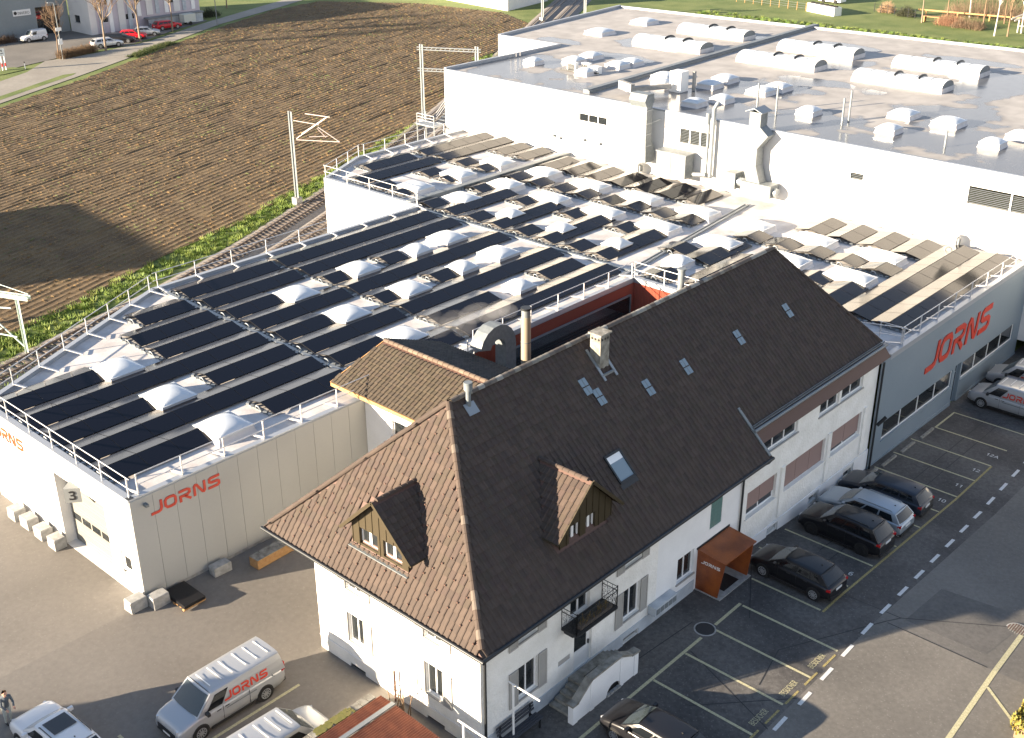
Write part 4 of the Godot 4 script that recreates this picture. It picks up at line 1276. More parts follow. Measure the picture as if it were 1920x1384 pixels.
	b = B.new(); b.ubox(31.0, 32.2, 25.14, 25.2, 0.62, 1.45); b.ubox(31.0, 31.16, 25.14, 25.2, 1.45, 2.75); b.ubox(32.0, 32.2, 25.14, 25.2, 1.45, 2.75); b.ubox(31.16, 32.0, 25.14, 25.2, 2.6, 2.75); b.ubox(31.1, 31.9, 25.13, 25.14, 0.8, 1.3); obj(b, "leaf", M.white_paint, dr)
	b = B.new(); b.ubox(31.16, 32.0, 25.16, 25.18, 1.45, 2.6); obj(b, "pane", M.pane, dr)
	b = B.new(); b.box(P(32.08, 25.1, 1.6), Vector3(0.04, 0.22, 0.06)); obj(b, "handle", M.dark_metal, dr)
	b = B.new(); b.ubox(41.1, 42.3, 25.12, 25.18, 0.1, 2.2); obj(b, "entrance_door", M.pane, o)
	# roof structure
	var rt := part("roof", o)
	var S := Vector2(30.95 - 24.27, rz - e0).length(); var up := P(0, (30.95 - 24.27) / S, (rz - e0) / S)
	var L := func(s): 
		var t: float = s / S
		return [25.05 * t * 0.2 + 0.02, 20.3 if s < 1.55 else lerpf(34.2, 30.4, t)]
	var zlow := 6.55
	b = B.new()
	# decking just under the tiles
	b.quad(P(24.72, 24.27, e0), P(45.0, 24.27, e0), P(45.0, 25.4, 6.6), P(25.6, 25.4, 6.6)); b.quad(P(25.6, 25.4, 6.6), P(58.8, 25.4, 6.6), P(55.1, 30.95, rz), P(29.77, 30.95, rz))
	b.tri(P(24.72, 24.27, e0), P(29.77, 30.95, rz), P(24.72, 37.6, e0))
	b.quad(P(24.72, 37.6, e0), P(29.77, 30.95, rz), P(55.1, 30.95, rz), P(58.8, 37.6, e0))
	b.tri(P(58.8, 25.4, 6.6), P(55.1, 30.95, rz), P(58.8, 36.6, 6.6))
	b.quad(P(24.72, 24.27, e0 - 0.03), P(45.0, 24.27, e0 - 0.03), P(45.0, 25.0, 5.6), P(25.3, 25.0, 5.6)); b.quad(P(24.72, 24.27, e0 - 0.03), P(25.3, 25.0, 5.6), P(25.3, 37.0, 5.6), P(24.72, 37.6, e0 - 0.03))
	obj(b, "decking", M.fascia, rt)
	var E0 := P(24.72, 24.27, e0)
	var lim := func(s):
		var t: float = s / S
		return [5.05 * t + 0.05, 20.3 if s < 1.56 else lerpf(34.9, 30.4, t)]
	var hz := []
	hz.append(func(x, s): return x > 5.8 and x < 9.15 and s > 1.75 and s < 3.2)   # dormer front foot
	hz.append(func(x, s): return x > 7.75 - (4.7 - s) * 1.0 and x < 7.75 + (4.7 - s) * 1.0 and s > 3.0 and s < 4.5)
	hz.append(func(x, s): return x > 10.72 and x < 11.85 and s > 2.72 and s < 4.25)
	tiles(rt, "roof_tiles", E0, ax, up, S, 0.30, 0.345, lim, PAL_FRONT, 150, hz)
	# hip end facing the yard
	var Sh := Vector2(29.77 - 24.72, rz - e0).length(); var uph := P((29.77 - 24.72) / Sh, 0, (rz - e0) / Sh)
	var limh := func(s):
		var t: float = s / Sh
		return [6.68 * t + 0.05, 13.33 - 6.65 * t - 0.05]
	var hh := []
	hh.append(func(x, s): return x > 4.9 and x < 8.4 and s > 1.55 and s < 3.1)
	hh.append(func(x, s): return x > 6.68 - (4.9 - s) and x < 6.68 + (4.9 - s) and s > 2.9 and s < 4.7)
	tiles(rt, "roof_tiles", E0, Vector3(0, 0, -1), uph, Sh, 0.30, 0.345, limh, PAL_HIP, 150, hh)
	# back slope
	tiles(rt, "roof_tiles", P(24.72, 37.62, e0), ax, P(0, -(37.6 - 30.95) / S, (rz - e0) / S), S, 0.45, 0.5, func(s): return [5.05 * s / S + 0.05, 33.9 - 3.5 * s / S], PAL_FRONT)
	# snow guards on the hip
	b = B.new()
	var nh := P(-(rz - e0) / Sh, 0, (29.77 - 24.72) / Sh)
	for r in range(1, 22):
		var s := r * 0.345
		var lm: Array = limh.call(s)
		var x: float = lm[0] + 0.3 + (0.6 if r % 2 == 0 else 0.0)
		while x < lm[1] - 0.2:
			var ok := true
			for h in hh: 
				if h.call(x, s): ok = false
			if ok:
				var q := E0 + Vector3(0, 0, -1) * x + uph * s + nh * 0.09
				b.box(q, Vector3(0.045, 0.06, 0.06))
			x += 1.2
	var sg := obj(b, "snow_guard", M.fascia, rt); sg.set_meta("kind", "stuff")
	# ridge and hips
	var lich := [Color(0.20, 0.19, 0.165), Color(0.13, 0.115, 0.10), Color(0.26, 0.255, 0.235), Color(0.10, 0.085, 0.075)]
	caps(rt, P(29.9, 30.95, rz + 0.03), P(55.1, 30.95, rz + 0.03), "ridge_tile", lich)
	caps(rt, P(29.8, 30.95, rz + 0.05), P(24.75, 24.3, e0 + 0.08), "hip_tile", PAL_HIP + [Color(0.13, 0.105, 0.085)])
	caps(rt, P(29.8, 30.95, rz + 0.05), P(24.75, 37.58, e0 + 0.08), "hip_tile", PAL_HIP)
	caps(rt, P(55.1, 30.95, rz + 0.02), P(58.8, 25.45, 6.68), "verge_tile", PAL_FRONT, 0.1)
	# gutters, fascias, pipes
	b = B.new(); b.tube([P(24.6, 24.17, e0 + 0.0), P(45.1, 24.17, e0)], 0.085, 8); b.tube([P(24.6, 24.1, e0), P(24.6, 37.7, e0)], 0.085, 8); b.tube([P(45.1, 24.17, e0 - 0.02), P(45.3, 24.5, e0 - 0.5), P(44.2, 24.9, e0 - 0.6), P(43.75, 24.9, e0 - 0.8), P(43.75, 24.9, 0.0)], 0.055, 8)
	obj(b, "gutter", M.dark_metal, rt)
	b = B.new(); b.tube([P(25.42, 24.86, 5.4), P(25.42, 24.86, 0.05)], 0.06, 8)
	for k in 6: b.bar(P(25.42, 24.86, 0.9 + k * 0.8), P(25.6, 24.98, 0.95 + k * 0.8), 0.03, 0.03)
	obj(b, "downpipe", M.dark_metal, o)
	b = B.new(); b.tube([P(57.85, 24.78, 6.0), P(57.85, 24.78, -1.0)], 0.065, 8); b.bar(P(57.9, 24.7, 2.0), P(58.3, 24.4, 2.5), 0.12, 0.16); obj(b, "downpipe", M.dark_metal, o)
	b = B.new(); b.quad(P(45.0, 24.84, 6.02), P(45.0, 25.28, 6.55), P(58.75, 25.28, 6.55), P(58.75, 24.84, 6.02)); b.quad(P(45.0, 24.84, 6.02), P(58.75, 24.84, 6.02), P(58.75, 25.1, 5.98), P(45.0, 25.1, 5.98)); b.quad(P(45, 25.28, 6.55), P(58.75, 25.28, 6.55), P(58.75, 25.5, 6.6), P(45, 25.5, 6.6)); b.quad(P(58.75, 24.84, 6.02), P(58.75, 25.28, 6.55), P(58.75, 31, 6.55), P(58.75, 31, 6.02)); obj(b, "fascia", M.fascia, rt)
	b = B.new(); b.tube([P(44.95, 25.25, 6.62), P(58.9, 25.25, 6.62)], 0.09, 8)
	for k in 70: b.bar(P(45.1 + k * 0.197, 25.42, 6.72), P(45.1 + k * 0.197, 25.30, 6.86), 0.02, 0.05)
	b.tube([P(45.0, 25.42, 6.83), P(58.7, 25.42, 6.83)], 0.02, 5); b.tube([P(45.0, 25.34, 6.75), P(58.7, 25.34, 6.75)], 0.02, 5)
	obj(b, "snow_fence", M.galv_dull, rt)
	b = B.new(); b.bar(P(44.98, 26.3, 7.56), P(45.0, 24.3, 5.62), 0.16, 0.06, P(0, -0.7, 0.7)); obj(b, "verge_flashing", M.galv_dull, rt)
	# roof window, glass tiles, chimney, vents
	var nf := P(0, -(rz - e0) / S, (30.95 - 24.27) / S)
	var pt := func(x, s, d): return E0 + ax * x + up * s + nf * d
	var bsf := Basis(ax, nf, -up)
	var rw := part("roof_window", rt)
	b = B.new()
	for q in [[10.76, 3.45, 0.09, 1.35], [11.80, 3.45, 0.09, 1.35]]: b.box(pt.call(q[0], q[1], 0.08), Vector3(q[2], 0.14, q[3]), bsf)
	for s in [2.82, 4.12]: b.box(pt.call(11.28, s, 0.08), Vector3(1.1, 0.14, 0.1), bsf)
	b.box(pt.call(11.28, 2.66, 0.06), Vector3(1.15, 0.03, 0.3), bsf)
	obj(b, "frame", M.dark_metal, rw)
	b = B.new(); b.box(pt.call(11.28, 3.45, 0.10), Vector3(0.98, 0.02, 1.22), bsf); obj(b, "pane", M.glass_tile, rw)
	b = B.new(); b.box(pt.call(11.28, 3.9, 0.115), Vector3(0.9, 0.006, 0.32), bsf); obj(b, "roller_blind", M.white_paint, rw)
	for q in [[18.7, 5.9], [15.65, 5.9], [12.6, 6.6], [23.4, 5.9], [28.2, 5.9], [12.2, 7.3]]:
		var gt := part("glass_tile_pair", rt)
		for k in 2:
			b = B.new(); b.box(pt.call(q[0], q[1] + (k - 0.5) * 0.43, 0.085), Vector3(0.46, 0.02, 0.38), bsf); obj(b, "glass_tile", M.glass_tile, gt)
			b = B.new(); b.box(pt.call(q[0], q[1] + (k - 0.5) * 0.43, 0.09), Vector3(0.03, 0.03, 0.38), bsf); obj(b, "rib", M.galv_dull, gt)
	var ch := part("chimney", rt)
	b = B.new(); b.ubox(38.3, 38.95, 29.75, 30.35, 10.6, 12.55); obj(b, "shaft", M.stone, ch)
	b = B.new(); b.ubox(38.22, 39.03, 29.67, 30.43, 12.55, 12.63); obj(b, "slab", M.stone, ch)
	b = B.new()
	for k in 3: b.disc(P(38.29, 29.86 + k * 0.19, 12.35), Vector3(-1, 0, 0), 0.06, 10)
	for k in 3: b.disc(P(38.42 + k * 0.2, 29.74, 12.35), Vector3(0, 0, 1), 0.06, 10)
	obj(b, "flue_hole", M.black, ch)
	b = B.new(); b.bar(P(38.2, 30.5, 11.72), P(38.2, 29.3, 10.52), 0.14, 0.05); b.bar(P(39.05, 30.5, 11.72), P(39.05, 29.3, 10.52), 0.14, 0.05); b.bar(P(38.2, 29.5, 10.7), P(39.05, 29.5, 10.7), 0.1, 0.1); obj(b, "flashing", M.galv, ch)
	var vp := part("vent_pipe", rt)
	b = B.new(); b.tube([P(30.6, 30.6, 11.6), P(30.6, 30.6, 12.5)], 0.11, 10); b.tube([P(30.6, 30.6, 12.45), P(30.6, 30.6, 12.8)], 0.19, 8); obj(b, "cowl", M.galv_dull, vp)
	b = B.new(); b.box(pt.call(5.9, 8.7, 0.09), Vector3(0.6, 0.02, 0.55), bsf); obj(b, "flashing", M.galv, vp)
	b = B.new(); b.tube([P(47.1, 31.5, 11.2), P(47.1, 31.5, 12.4)], 0.17, 10); b.tube([P(47.1, 31.5, 12.4), P(47.1, 31.5, 12.85)], 0.2, 6); b.tube([P(47.1, 31.5, 12.85), P(47.1, 31.5, 12.95)], 0.24, 8); obj(b, "flue_cowl", M.galv_dull, rt)
	dormers(o)
	front_steps(o)

func dormers(o):
	# one dormer in local axes: x across, y up, z out towards the viewer; front face at z = 0
	for k in 2:
		var d := part("dormer", o)
		var org := P(25.6, 30.85, 6.66) if k == 0 else P(32.35, 25.6, 6.72)
		var X := Vector3(0, 0, 1) if k == 0 else Vector3(1, 0, 0)
		var Zo := Vector3(-1, 0, 0) if k == 0 else Vector3(0, 0, 1)
		var q := func(x, y, z): return org + X * x + Vector3.UP * y + Zo * z
		var w := 1.68; var eh := 0.95; var rh := 2.6
		var b := B.new()
		var pr := [[-w, 0.0], [-w, eh], [0.0, rh], [w, eh], [w, 0.0]]
		# front wall with two window holes, drawn as strips
		var wn := [[-1.25, -0.15], [0.2, 1.3]] if k == 0 else [[-1.1, -0.4], [-0.02, 0.6]]
		var wz := [0.08, 0.86]
		var xs := [-w, wn[0][0], wn[0][1], wn[1][0], wn[1][1], w, 0.0]
		xs.sort()
		for i in xs.size() - 1:
			var xa: float = xs[i]; var xb: float = xs[i + 1]
			var ta := eh + (rh - eh) * (1 - absf(xa) / w); var tb := eh + (rh - eh) * (1 - absf(xb) / w)
			var mid := (xa + xb) * 0.5
			var isw: bool = (mid > wn[0][0] and mid < wn[0][1]) or (mid > wn[1][0] and mid < wn[1][1])
			if isw:
				b.quad(q.call(xa, -0.6, 0), q.call(xa, wz[0], 0), q.call(xb, wz[0], 0), q.call(xb, -0.6, 0)); b.quad(q.call(xa, wz[1], 0), q.call(xa, ta, 0), q.call(xb, tb, 0), q.call(xb, wz[1], 0))
			else: b.quad(q.call(xa, -0.6, 0), q.call(xa, ta, 0), q.call(xb, tb, 0), q.call(xb, -0.6, 0))
		for h in wn:
			for e in [[h[0], wz[0], h[1], wz[0]], [h[1], wz[0], h[1], wz[1]], [h[1], wz[1], h[0], wz[1]], [h[0], wz[1], h[0], wz[0]]]:
				b.quad(q.call(e[0], e[1], 0), q.call(e[2], e[3], 0), q.call(e[2], e[3], -0.22), q.call(e[0], e[1], -0.22))
		for s in [-1.0, 1.0]: b.quad(q.call(s * w, -0.6, 0), q.call(s * w, eh, 0), q.call(s * w, eh, -1.6), q.call(s * w, -0.3, -1.6))
		obj(b, "wall", M.brown_metal, d)
		b = B.new()
		for i in 9:
			var x := -w + i * 0.42
			var t := eh + (rh - eh) * (1 - absf(x) / w) - 0.05
			var blocked: bool = (x > wn[0][0] and x < wn[0][1]) or (x > wn[1][0] and x < wn[1][1])
			b.bar(q.call(x, wz[1] if blocked else -0.3, 0.012), q.call(x, t, 0.012), 0.03, 0.03)
		for s in [-1.0, 1.0]:
			for i in 3: b.bar(q.call(s * (w + 0.012), 0.0, -0.4 - i * 0.4), q.call(s * (w + 0.012), eh, -0.4 - i * 0.4), 0.03, 0.03)
		var sm := obj(b, "seam", M.brown_metal, d); sm.set_meta("kind", "stuff")
		for h in wn:
			for half in 2:
				b = B.new()
				var xa: float = lerpf(h[0], h[1], half * 0.5); var xb: float = lerpf(h[0], h[1], half * 0.5 + 0.5)
				for e in [[xa, wz[0], xb, wz[0] + 0.07], [xa, wz[1] - 0.07, xb, wz[1]], [xa, wz[0], xa + 0.07, wz[1]], [xb - 0.07, wz[0], xb, wz[1]]]:
					b.bar(q.call((e[0] + e[2]) * 0.5, e[1], -0.15), q.call((e[0] + e[2]) * 0.5, e[3], -0.15), absf(e[2] - e[0]) if absf(X.x) > 0.5 else 0.06, 0.06 if absf(X.x) > 0.5 else absf(e[2] - e[0]), Vector3(0, 0, 1))
				obj(b, "window_frame", M.win_frame, d)
				b = B.new(); b.quad(q.call(xa + 0.05, wz[0] + 0.05, -0.17), q.call(xa + 0.05, wz[1] - 0.05, -0.17), q.call(xb - 0.05, wz[1] - 0.05, -0.17), q.call(xb - 0.05, wz[0] + 0.05, -0.17)); obj(b, "pane", M.pane, d)
		b = B.new(); b.bar(q.call(-w - 0.1, -0.14, 0.1), q.call(w + 0.1, -0.14, 0.1), 0.25, 0.04); obj(b, "apron", M.galv_dull, d)
		# roof halves
		for s in [-1.0, 1.0]:
			var ov := 0.38
			var e1: Vector3 = q.call(s * (w + 0.42), eh - 0.30, 0.32); var r1: Vector3 = q.call(0, rh + 0.06, 0.32)
			var sl := (r1 - e1)
			var slen := sl.length()
			var upd := sl / slen
			var back: Vector3 = -Zo
			var depth_top := 2.45; var depth_bot := 0.75
			b = B.new()
			b.quad(e1, r1, r1 + back * 2.9, e1 + back * 0.95)
			obj(b, "roof_board", M.fascia, d)
			tiles(d, "dormer_tiles", e1 + Vector3(0, 0.015, 0), back, upd, slen, 0.30, 0.30, func(st): return [0.0, lerpf(0.95, 2.9, st / slen) - 0.1], PAL_HIP if (k == 0 and s < 0) or (k == 1 and s < 0) else PAL_FRONT)
			b = B.new(); b.bar(e1 + Vector3(0, 0.0, 0), r1, 0.05, 0.14); b.tube([e1 - upd * 0.04, e1 + back * 1.0 - upd * 0.04], 0.05, 6); obj(b, "barge_board", M.brown_metal, d)
		caps(d, q.call(0, rh + 0.05, -2.6), q.call(0, rh + 0.05, 0.3), "ridge_tile", PAL_HIP if k == 1 else PAL_FRONT, 0.1, 0.33)

func front_steps(o):
	# stair with side wall, balcony, porch and letter boxes
	var st := part("front_stair", o)
	var b := B.new()
	b.ubox(30.6, 33.0, 23.62, 25.0, -0.1, 0.6); obj(b, "landing", M.stone, st)
	for i in 4:
		b = B.new(); b.ubox(29.25 + i * 0.34, 29.62 + i * 0.34, 23.62, 24.85, -0.1, 0.12 + i * 0.12); obj(b, "step", M.stone, st)
	b = B.new(); b.ubox(31.1, 32.0, 23.9, 24.5, 0.602, 0.62); obj(b, "doormat", M.black, st)
	for i in 3:
		b = B.new(); b.ubox(33.0 + i * 0.3, 33.3 + i * 0.3, 24.0, 25.0, -0.1, 0.45 - i * 0.16); obj(b, "step", M.stone, st)
	var pr := [Vector2(29.0, -0.1), Vector2(29.0, 0.95), Vector2(29.3, 0.95), Vector2(30.2, 1.60), Vector2(32.2, 1.60), Vector2(33.0, 1.18), Vector2(33.4, 1.12), Vector2(33.4, -0.1), Vector2(32.3, -0.1)]
	for i in 9:
		var a := PI * i / 8.0
		pr.append(Vector2(31.75 + cos(a) * 0.5, 0.02 + sin(a) * 0.48))
	pr.append(Vector2(31.2, -0.1))
	b = B.new(); b.prism(P(0, 23.38, 0), Vector3(1, 0, 0), Vector3(0, 1, 0), Vector3(0, 0, -0.24), pr); obj(b, "side_wall", M.plaster_cool, st)
	b = B.new()
	for q in [[28.95, 0.95, 29.35, 0.95], [29.3, 0.97, 30.2, 1.62], [30.15, 1.62, 32.25, 1.62], [32.2, 1.62, 33.0, 1.2], [32.95, 1.2, 33.5, 1.14]]: b.bar(P(q[0], 23.5, q[1] + 0.03), P(q[2], 23.5, q[3] + 0.03), 0.36, 0.09)
	obj(b, "coping", M.stone, st)
	b = B.new()
	for q in [[29.0, 29.3, 0.9], [30.15, 30.4, 1.56], [32.15, 32.4, 1.5], [33.15, 33.42, 1.1]]: b.ubox(q[0], q[1], 23.35, 23.38, 0.0, q[2])
	obj(b, "pilaster", M.plaster_cool, st)
	b = B.new(); b.ubox(31.25, 32.25, 23.5, 23.62, -0.1, 0.6); obj(b, "arch_back", M.black, st)
	for i in 4:
		b = B.new(); b.ubox(31.27 + i * 0.24, 31.48 + i * 0.24, 23.32, 23.45, 0.0, 0.12); obj(b, "brick", M.concrete, st)
	var ba := part("balcony", o)
	b = B.new(); b.ubox(30.12, 32.85, 24.15, 25.0, 3.36, 3.48); b.ubox(30.3, 30.45, 24.5, 25.0, 3.1, 3.36); b.ubox(32.5, 32.65, 24.5, 25.0, 3.1, 3.36); obj(b, "slab", M.dark_metal, ba)
	var fences := [[P(30.15, 25.0, 3.48), P(30.15, 24.18, 3.48)], [P(30.15, 24.18, 3.48), P(32.82, 24.18, 3.48)], [P(32.82, 24.18, 3.48), P(32.82, 25.0, 3.48)]]
	for f in fences:
		b = B.new()
		var a: Vector3 = f[0]; var e: Vector3 = f[1]
		var dv := e - a
		for y in [0.03, 0.82, 1.02]: b.tube([a + Vector3(0, y, 0), e + Vector3(0, y, 0)], 0.018, 5)
		for q in [a, e]: b.tube([q, q + Vector3(0, 1.08, 0)], 0.025, 6)
		var n := maxi(3, int(dv.length() / 0.27))
		for i in n + 1: b.tube([a + dv * (float(i) / n), a + dv * (float(i) / n) + Vector3(0, 1.02, 0)], 0.011, 4)
		for i in n:
			for h in 3:
				var c := a + dv * ((i + 0.5) / n) + Vector3(0, 0.2 + h * 0.28, 0)
				var pts := []
				var dn := dv.normalized()
				var sgn := 1.0 if (i + h) % 2 == 0 else -1.0
				for j in 12:
					var an := j * 0.72 * sgn
					pts.append(c + (dn * cos(an) + Vector3.UP * sin(an)) * (0.03 + 0.009 * j))
				b.tube(pts, 0.010, 4)
		obj(b, "railing", M.dark_metal, ba)
	b = B.new(); b.ubox(30.5, 32.6, 24.25, 24.5, 3.5, 3.68); obj(b, "flower_box", M.sleeper, ba)
	b = B.new()
	for i in 50:
		var q := P(rng.randf_range(30.6, 32.5), rng.randf_range(24.25, 24.5), 3.68)
		b.col = Color(0.09, 0.075, 0.03).lerp(Color(0.22, 0.15, 0.06), rng.randf())
		b.bar(q, q + Vector3(rng.randf_range(-0.1, 0.1), rng.randf_range(0.08, 0.3), rng.randf_range(-0.1, 0.1)), 0.03, 0.02)
	var dp := obj(b, "dry_plant", M.straw, ba); dp.set_meta("kind", "stuff")
	var po := part("porch", o)
	b = B.new(); b.prism(P(40.2, 25.0, 0), Vector3(0, 0, 1), Vector3(0, 1, 0), Vector3(0.06, 0, 0), [Vector2(0, 0.05), Vector2(1.25, 0.05), Vector2(1.55, 2.1), Vector2(0, 2.25)]); obj(b, "side_panel", M.rust, po)
	b = B.new(); b.prism(P(42.75, 25.0, 0), Vector3(0, 0, 1), Vector3(0, 1, 0), Vector3(0.06, 0, 0), [Vector2(0, 0.05), Vector2(1.3, 0.05), Vector2(1.5, 2.1), Vector2(0, 2.25)]); obj(b, "side_panel", M.rust, po)
	b = B.new(); b.prism(P(40.16, 25.0, 0), Vector3(0, 0, 1), Vector3(0, 1, 0), Vector3(2.7, 0, 0), [Vector2(0, 2.24), Vector2(1.6, 2.08), Vector2(1.6, 2.14), Vector2(0, 2.31)]); obj(b, "canopy", M.rust, po)
	b = B.new(); b.ubox(40.1, 42.9, 24.96, 25.0, 2.3, 2.4); obj(b, "flashing", M.dark_metal, po)
	b = B.new(); b.ubox(40.15, 42.9, 23.55, 25.0, -0.05, 0.05); obj(b, "threshold", M.concrete, po)
	b = B.new(); b.ubox(40.9, 42.2, 23.8, 24.6, 0.052, 0.07); obj(b, "doormat", M.black, po)
	letters(po, P(40.195, 24.75, 1.62), Vector3(0, 0, 1), Vector3.UP, 1.05, 0.17, 0.01, M.white_paint)
	var mb := part("letter_boxes", o)
	b = B.new(); b.ubox(36.3, 38.0, 24.55, 24.98, 0.72, 1.18); obj(b, "cabinet", M.plinth, mb)
	for i in 5:
		b = B.new(); b.ubox(36.38 + i * 0.32, 36.64 + i * 0.32, 24.53, 24.55, 0.8, 1.08); obj(b, "flap", M.galv_dull, mb)

# ---------- annex and courtyard gear ----------
func annex():
	var o := thing("annex", "small tiled annex with a gable roof between house and hall", "building", P(35.3, 43.0, 0.5))
	var b := B.new()
	var wo := P(35.3, 43.05, 0)
	var hl := [[2.1, 4.4, 4.55, 5.5, 0.2], [4.5, 5.1, 2.4, 3.4, 0.2]]
	wallh(b, wo, Vector3(0, 0, 1), 8.0, 0.0, 6.5, Vector3(1, 0, 0), hl)
	b.quad(P(42.0, 35, 0), P(42.0, 35, 6.5), P(42.0, 43.05, 6.5), P(42.0, 43.05, 0)); b.quad(P(35.3, 43.05, 0), P(35.3, 43.05, 6.5), P(42, 43.05, 6.5), P(42, 43.05, 0))
	b.prism(P(0, 43.0, 0), Vector3(1, 0, 0), Vector3(0, 1, 0), Vector3(0, 0, -0.05), [Vector2(35.3, 6.0), Vector2(42, 6.0), Vector2(42, 6.5), Vector2(38, 8.0), Vector2(35.3, 6.7)])
	obj(b, "wall", M.plaster_cool, o)
	for h in hl: window(o, wo, Vector3(0, 0, 1), Vector3(1, 0, 0), h[0], h[1], h[2], h[3], 2 if h[1] - h[0] > 1 else 1, {"depth": 0.14})
	var rt := part("roof", o)
	b = B.new()
	b.quad(P(34.8, 34.5, 6.5), P(34.8, 45.1, 6.5), P(38.0, 44.3, 8.08), P(38.0, 34.5, 8.08)); b.quad(P(42.4, 34.5, 6.4), P(42.4, 44.6, 6.4), P(38.0, 44.3, 8.08), P(38.0, 34.5, 8.08))
	obj(b, "decking", M.fascia, rt)
	var l1 := Vector2(3.2, 1.58).length()
	tiles(rt, "roof_tiles", P(34.8, 45.1, 6.55), Vector3(0, 0, 1), P(3.2 / l1, 0, 1.58 / l1), l1, 0.28, 0.33, func(s): return [0.8 * s / l1, 10.4], [Color(0.078, 0.060, 0.041), Color(0.070, 0.054, 0.037), Color(0.086, 0.067, 0.046)], 60)
	var l2 := Vector2(4.4, 1.68).length()
	tiles(rt, "roof_tiles", P(42.4, 34.6, 6.45), Vector3(0, 0, -1), P(-4.4 / l2, 0, 1.68 / l2), l2, 0.2, 0.22, func(s): return [0.0, 10.0], [Color(0.055, 0.057, 0.056), Color(0.07, 0.07, 0.068), Color(0.045, 0.047, 0.046)])
	caps(rt, P(38.0, 44.3, 8.12), P(38.0, 35.0, 8.12), "ridge_tile", [Color(0.15, 0.11, 0.08), Color(0.13, 0.095, 0.07), Color(0.17, 0.13, 0.095)])
	b = B.new(); b.bar(P(34.75, 36, 6.42), P(34.75, 45.1, 6.42), 0.06, 0.2); b.bar(P(34.8, 45.15, 6.45), P(38.0, 44.35, 8.02), 0.06, 0.18); obj(b, "fascia", M.wood, rt)
	# flue, elbow duct, ladder and cabinet in the courtyard
	var f := thing("flue_stack", "tall beige round flue with dark cap behind the house ridge", "chimney", P(43.0, 38.5, 3.35))
	b = B.new(); b.tube([P(43.0, 38.5, 3.35), P(43.0, 38.5, 9.6)], 0.27, 14); obj(b, "pipe", mat(Color(0.40, 0.35, 0.26), 0.4, 0.4), f)
	b = B.new(); b.tube([P(43.0, 38.5, 9.6), P(43.0, 38.5, 10.0)], 0.25, 14); obj(b, "top_section", M.galv, f)
	b = B.new(); b.tube([P(43.0, 38.5, 10.0), P(43.0, 38.5, 10.12)], 0.29, 14); obj(b, "cap", M.dark_metal, f)
	for z in [8.1, 6.9]:
		b = B.new(); b.tube([P(43.0, 38.5, z), P(43.0, 38.5, z + 0.05)], 0.285, 14); obj(b, "clamp", M.galv_dull, f)
	var d := thing("elbow_duct", "light metal exhaust duct with a bent hood steaming beside the flue", "duct", P(44.4, 41.3, 3.35))
	b = B.new()
	var path := [[44.4, 3.35, 0.0], [44.4, 6.7, 0.0]]
	for i in 9:
		var a := PI * 0.92 * i / 8.0
		path.append([44.4 - 1.05 + cos(a) * 1.05, 6.8 + sin(a) * 1.05, a])
	var rings := []
	for q in path:
		var n := Vector2(cos(q[2]), sin(q[2]))
		var c := Vector2(q[0], q[1])
		var r := []
		for s in [[-0.42, -0.42], [0.42, -0.42], [0.42, 0.42], [-0.42, 0.42], [-0.42, -0.42]]:
			var pq: Vector2 = c + n * s[0]
			r.append(P(pq.x, 41.3 + s[1], pq.y))
		rings.append(r)
	for i in rings.size() - 1:
		for j in 4: b.quad(rings[i][j], rings[i][j + 1], rings[i + 1][j + 1], rings[i + 1][j])
	obj(b, "casing", M.galv_dull, d)
	b = B.new(); b.ubox(43.85, 44.95, 40.75, 41.85, 3.36, 3.5); obj(b, "base", M.fascia, d)
	var ld := thing("roof_ladder", "short steel ladder leaning at the courtyard edge beside the elbow duct", "ladder", P(42.9, 42.6, 3.35))
	for x in [42.65, 43.15]:
		b = B.new(); b.tube([P(x, 42.6, 3.35), P(x, 42.6, 7.1)], 0.035, 6); obj(b, "stile", M.rail, ld)
	for k in 10:
		b = B.new(); b.tube([P(42.65, 42.6, 3.7 + k * 0.3), P(43.15, 42.6, 3.7 + k * 0.3)], 0.02, 5); obj(b, "rung", M.rail, ld)
	var cb := thing("courtyard_cabinet", "grey service cabinet standing in the courtyard under the ladder", "cabinet", P(43.2, 41.8, 3.35))
	b = B.new(); b.ubox(42.4, 43.7, 41.3, 42.2, 3.36, 5.2); obj(b, "housing", M.concrete, cb)
	b = B.new(); b.ubox(42.38, 42.4, 41.4, 42.1, 3.6, 5.0); obj(b, "front", M.galv_dull, cb)
	var cs := thing("courtyard_skylight", "pale dome skylight on the low courtyard roof behind the ridge", "skylight", P(52.5, 39.0, 3.35))
	cs.set_meta("local", true)
	var dm := dome_mesh(2.05, 2.15, 0.42)
	inst(dm[1], "curb", M.curb, cs); inst(dm[0], "dome", M.dome, cs)
	# steam
	var pr := RandomNumberGenerator.new()
	pr.seed = 77
	for i in 16:
		var f2 := i / 15.0
		var q := [lerpf(47.6, 39.6, f2) + pr.randf_range(-0.3, 0.3), 44.0 + pr.randf_range(-0.4, 0.7), lerpf(6.7, 8.3, f2) + pr.randf_range(-0.25, 0.35), pr.randf_range(1.4, 2.4), pr.randf_range(0.6, 1.0), pr.randf_range(0.9, 1.4), pr.randf_range(0.6, 1.2) * (1.0 - 0.75 * f2)]
		var fv := FogVolume.new()
		fv.name = numbered("steam")
		fv.shape = RenderingServer.FOG_VOLUME_SHAPE_ELLIPSOID
		fv.size = Vector3(q[3], q[4], q[5])
		var fm := FogMaterial.new()
		fm.density = q[6] * 0.10
		fm.albedo = Color(1, 1, 1)
		fm.edge_fade = 1.0
		fv.material = fm
		add_child(fv)
		fv.position = P(q[0], q[1], q[2])
		fv.rotation.y = rng.randf_range(-0.3, 0.3); fv.rotation.z = rng.randf_range(-0.25, 0.25)
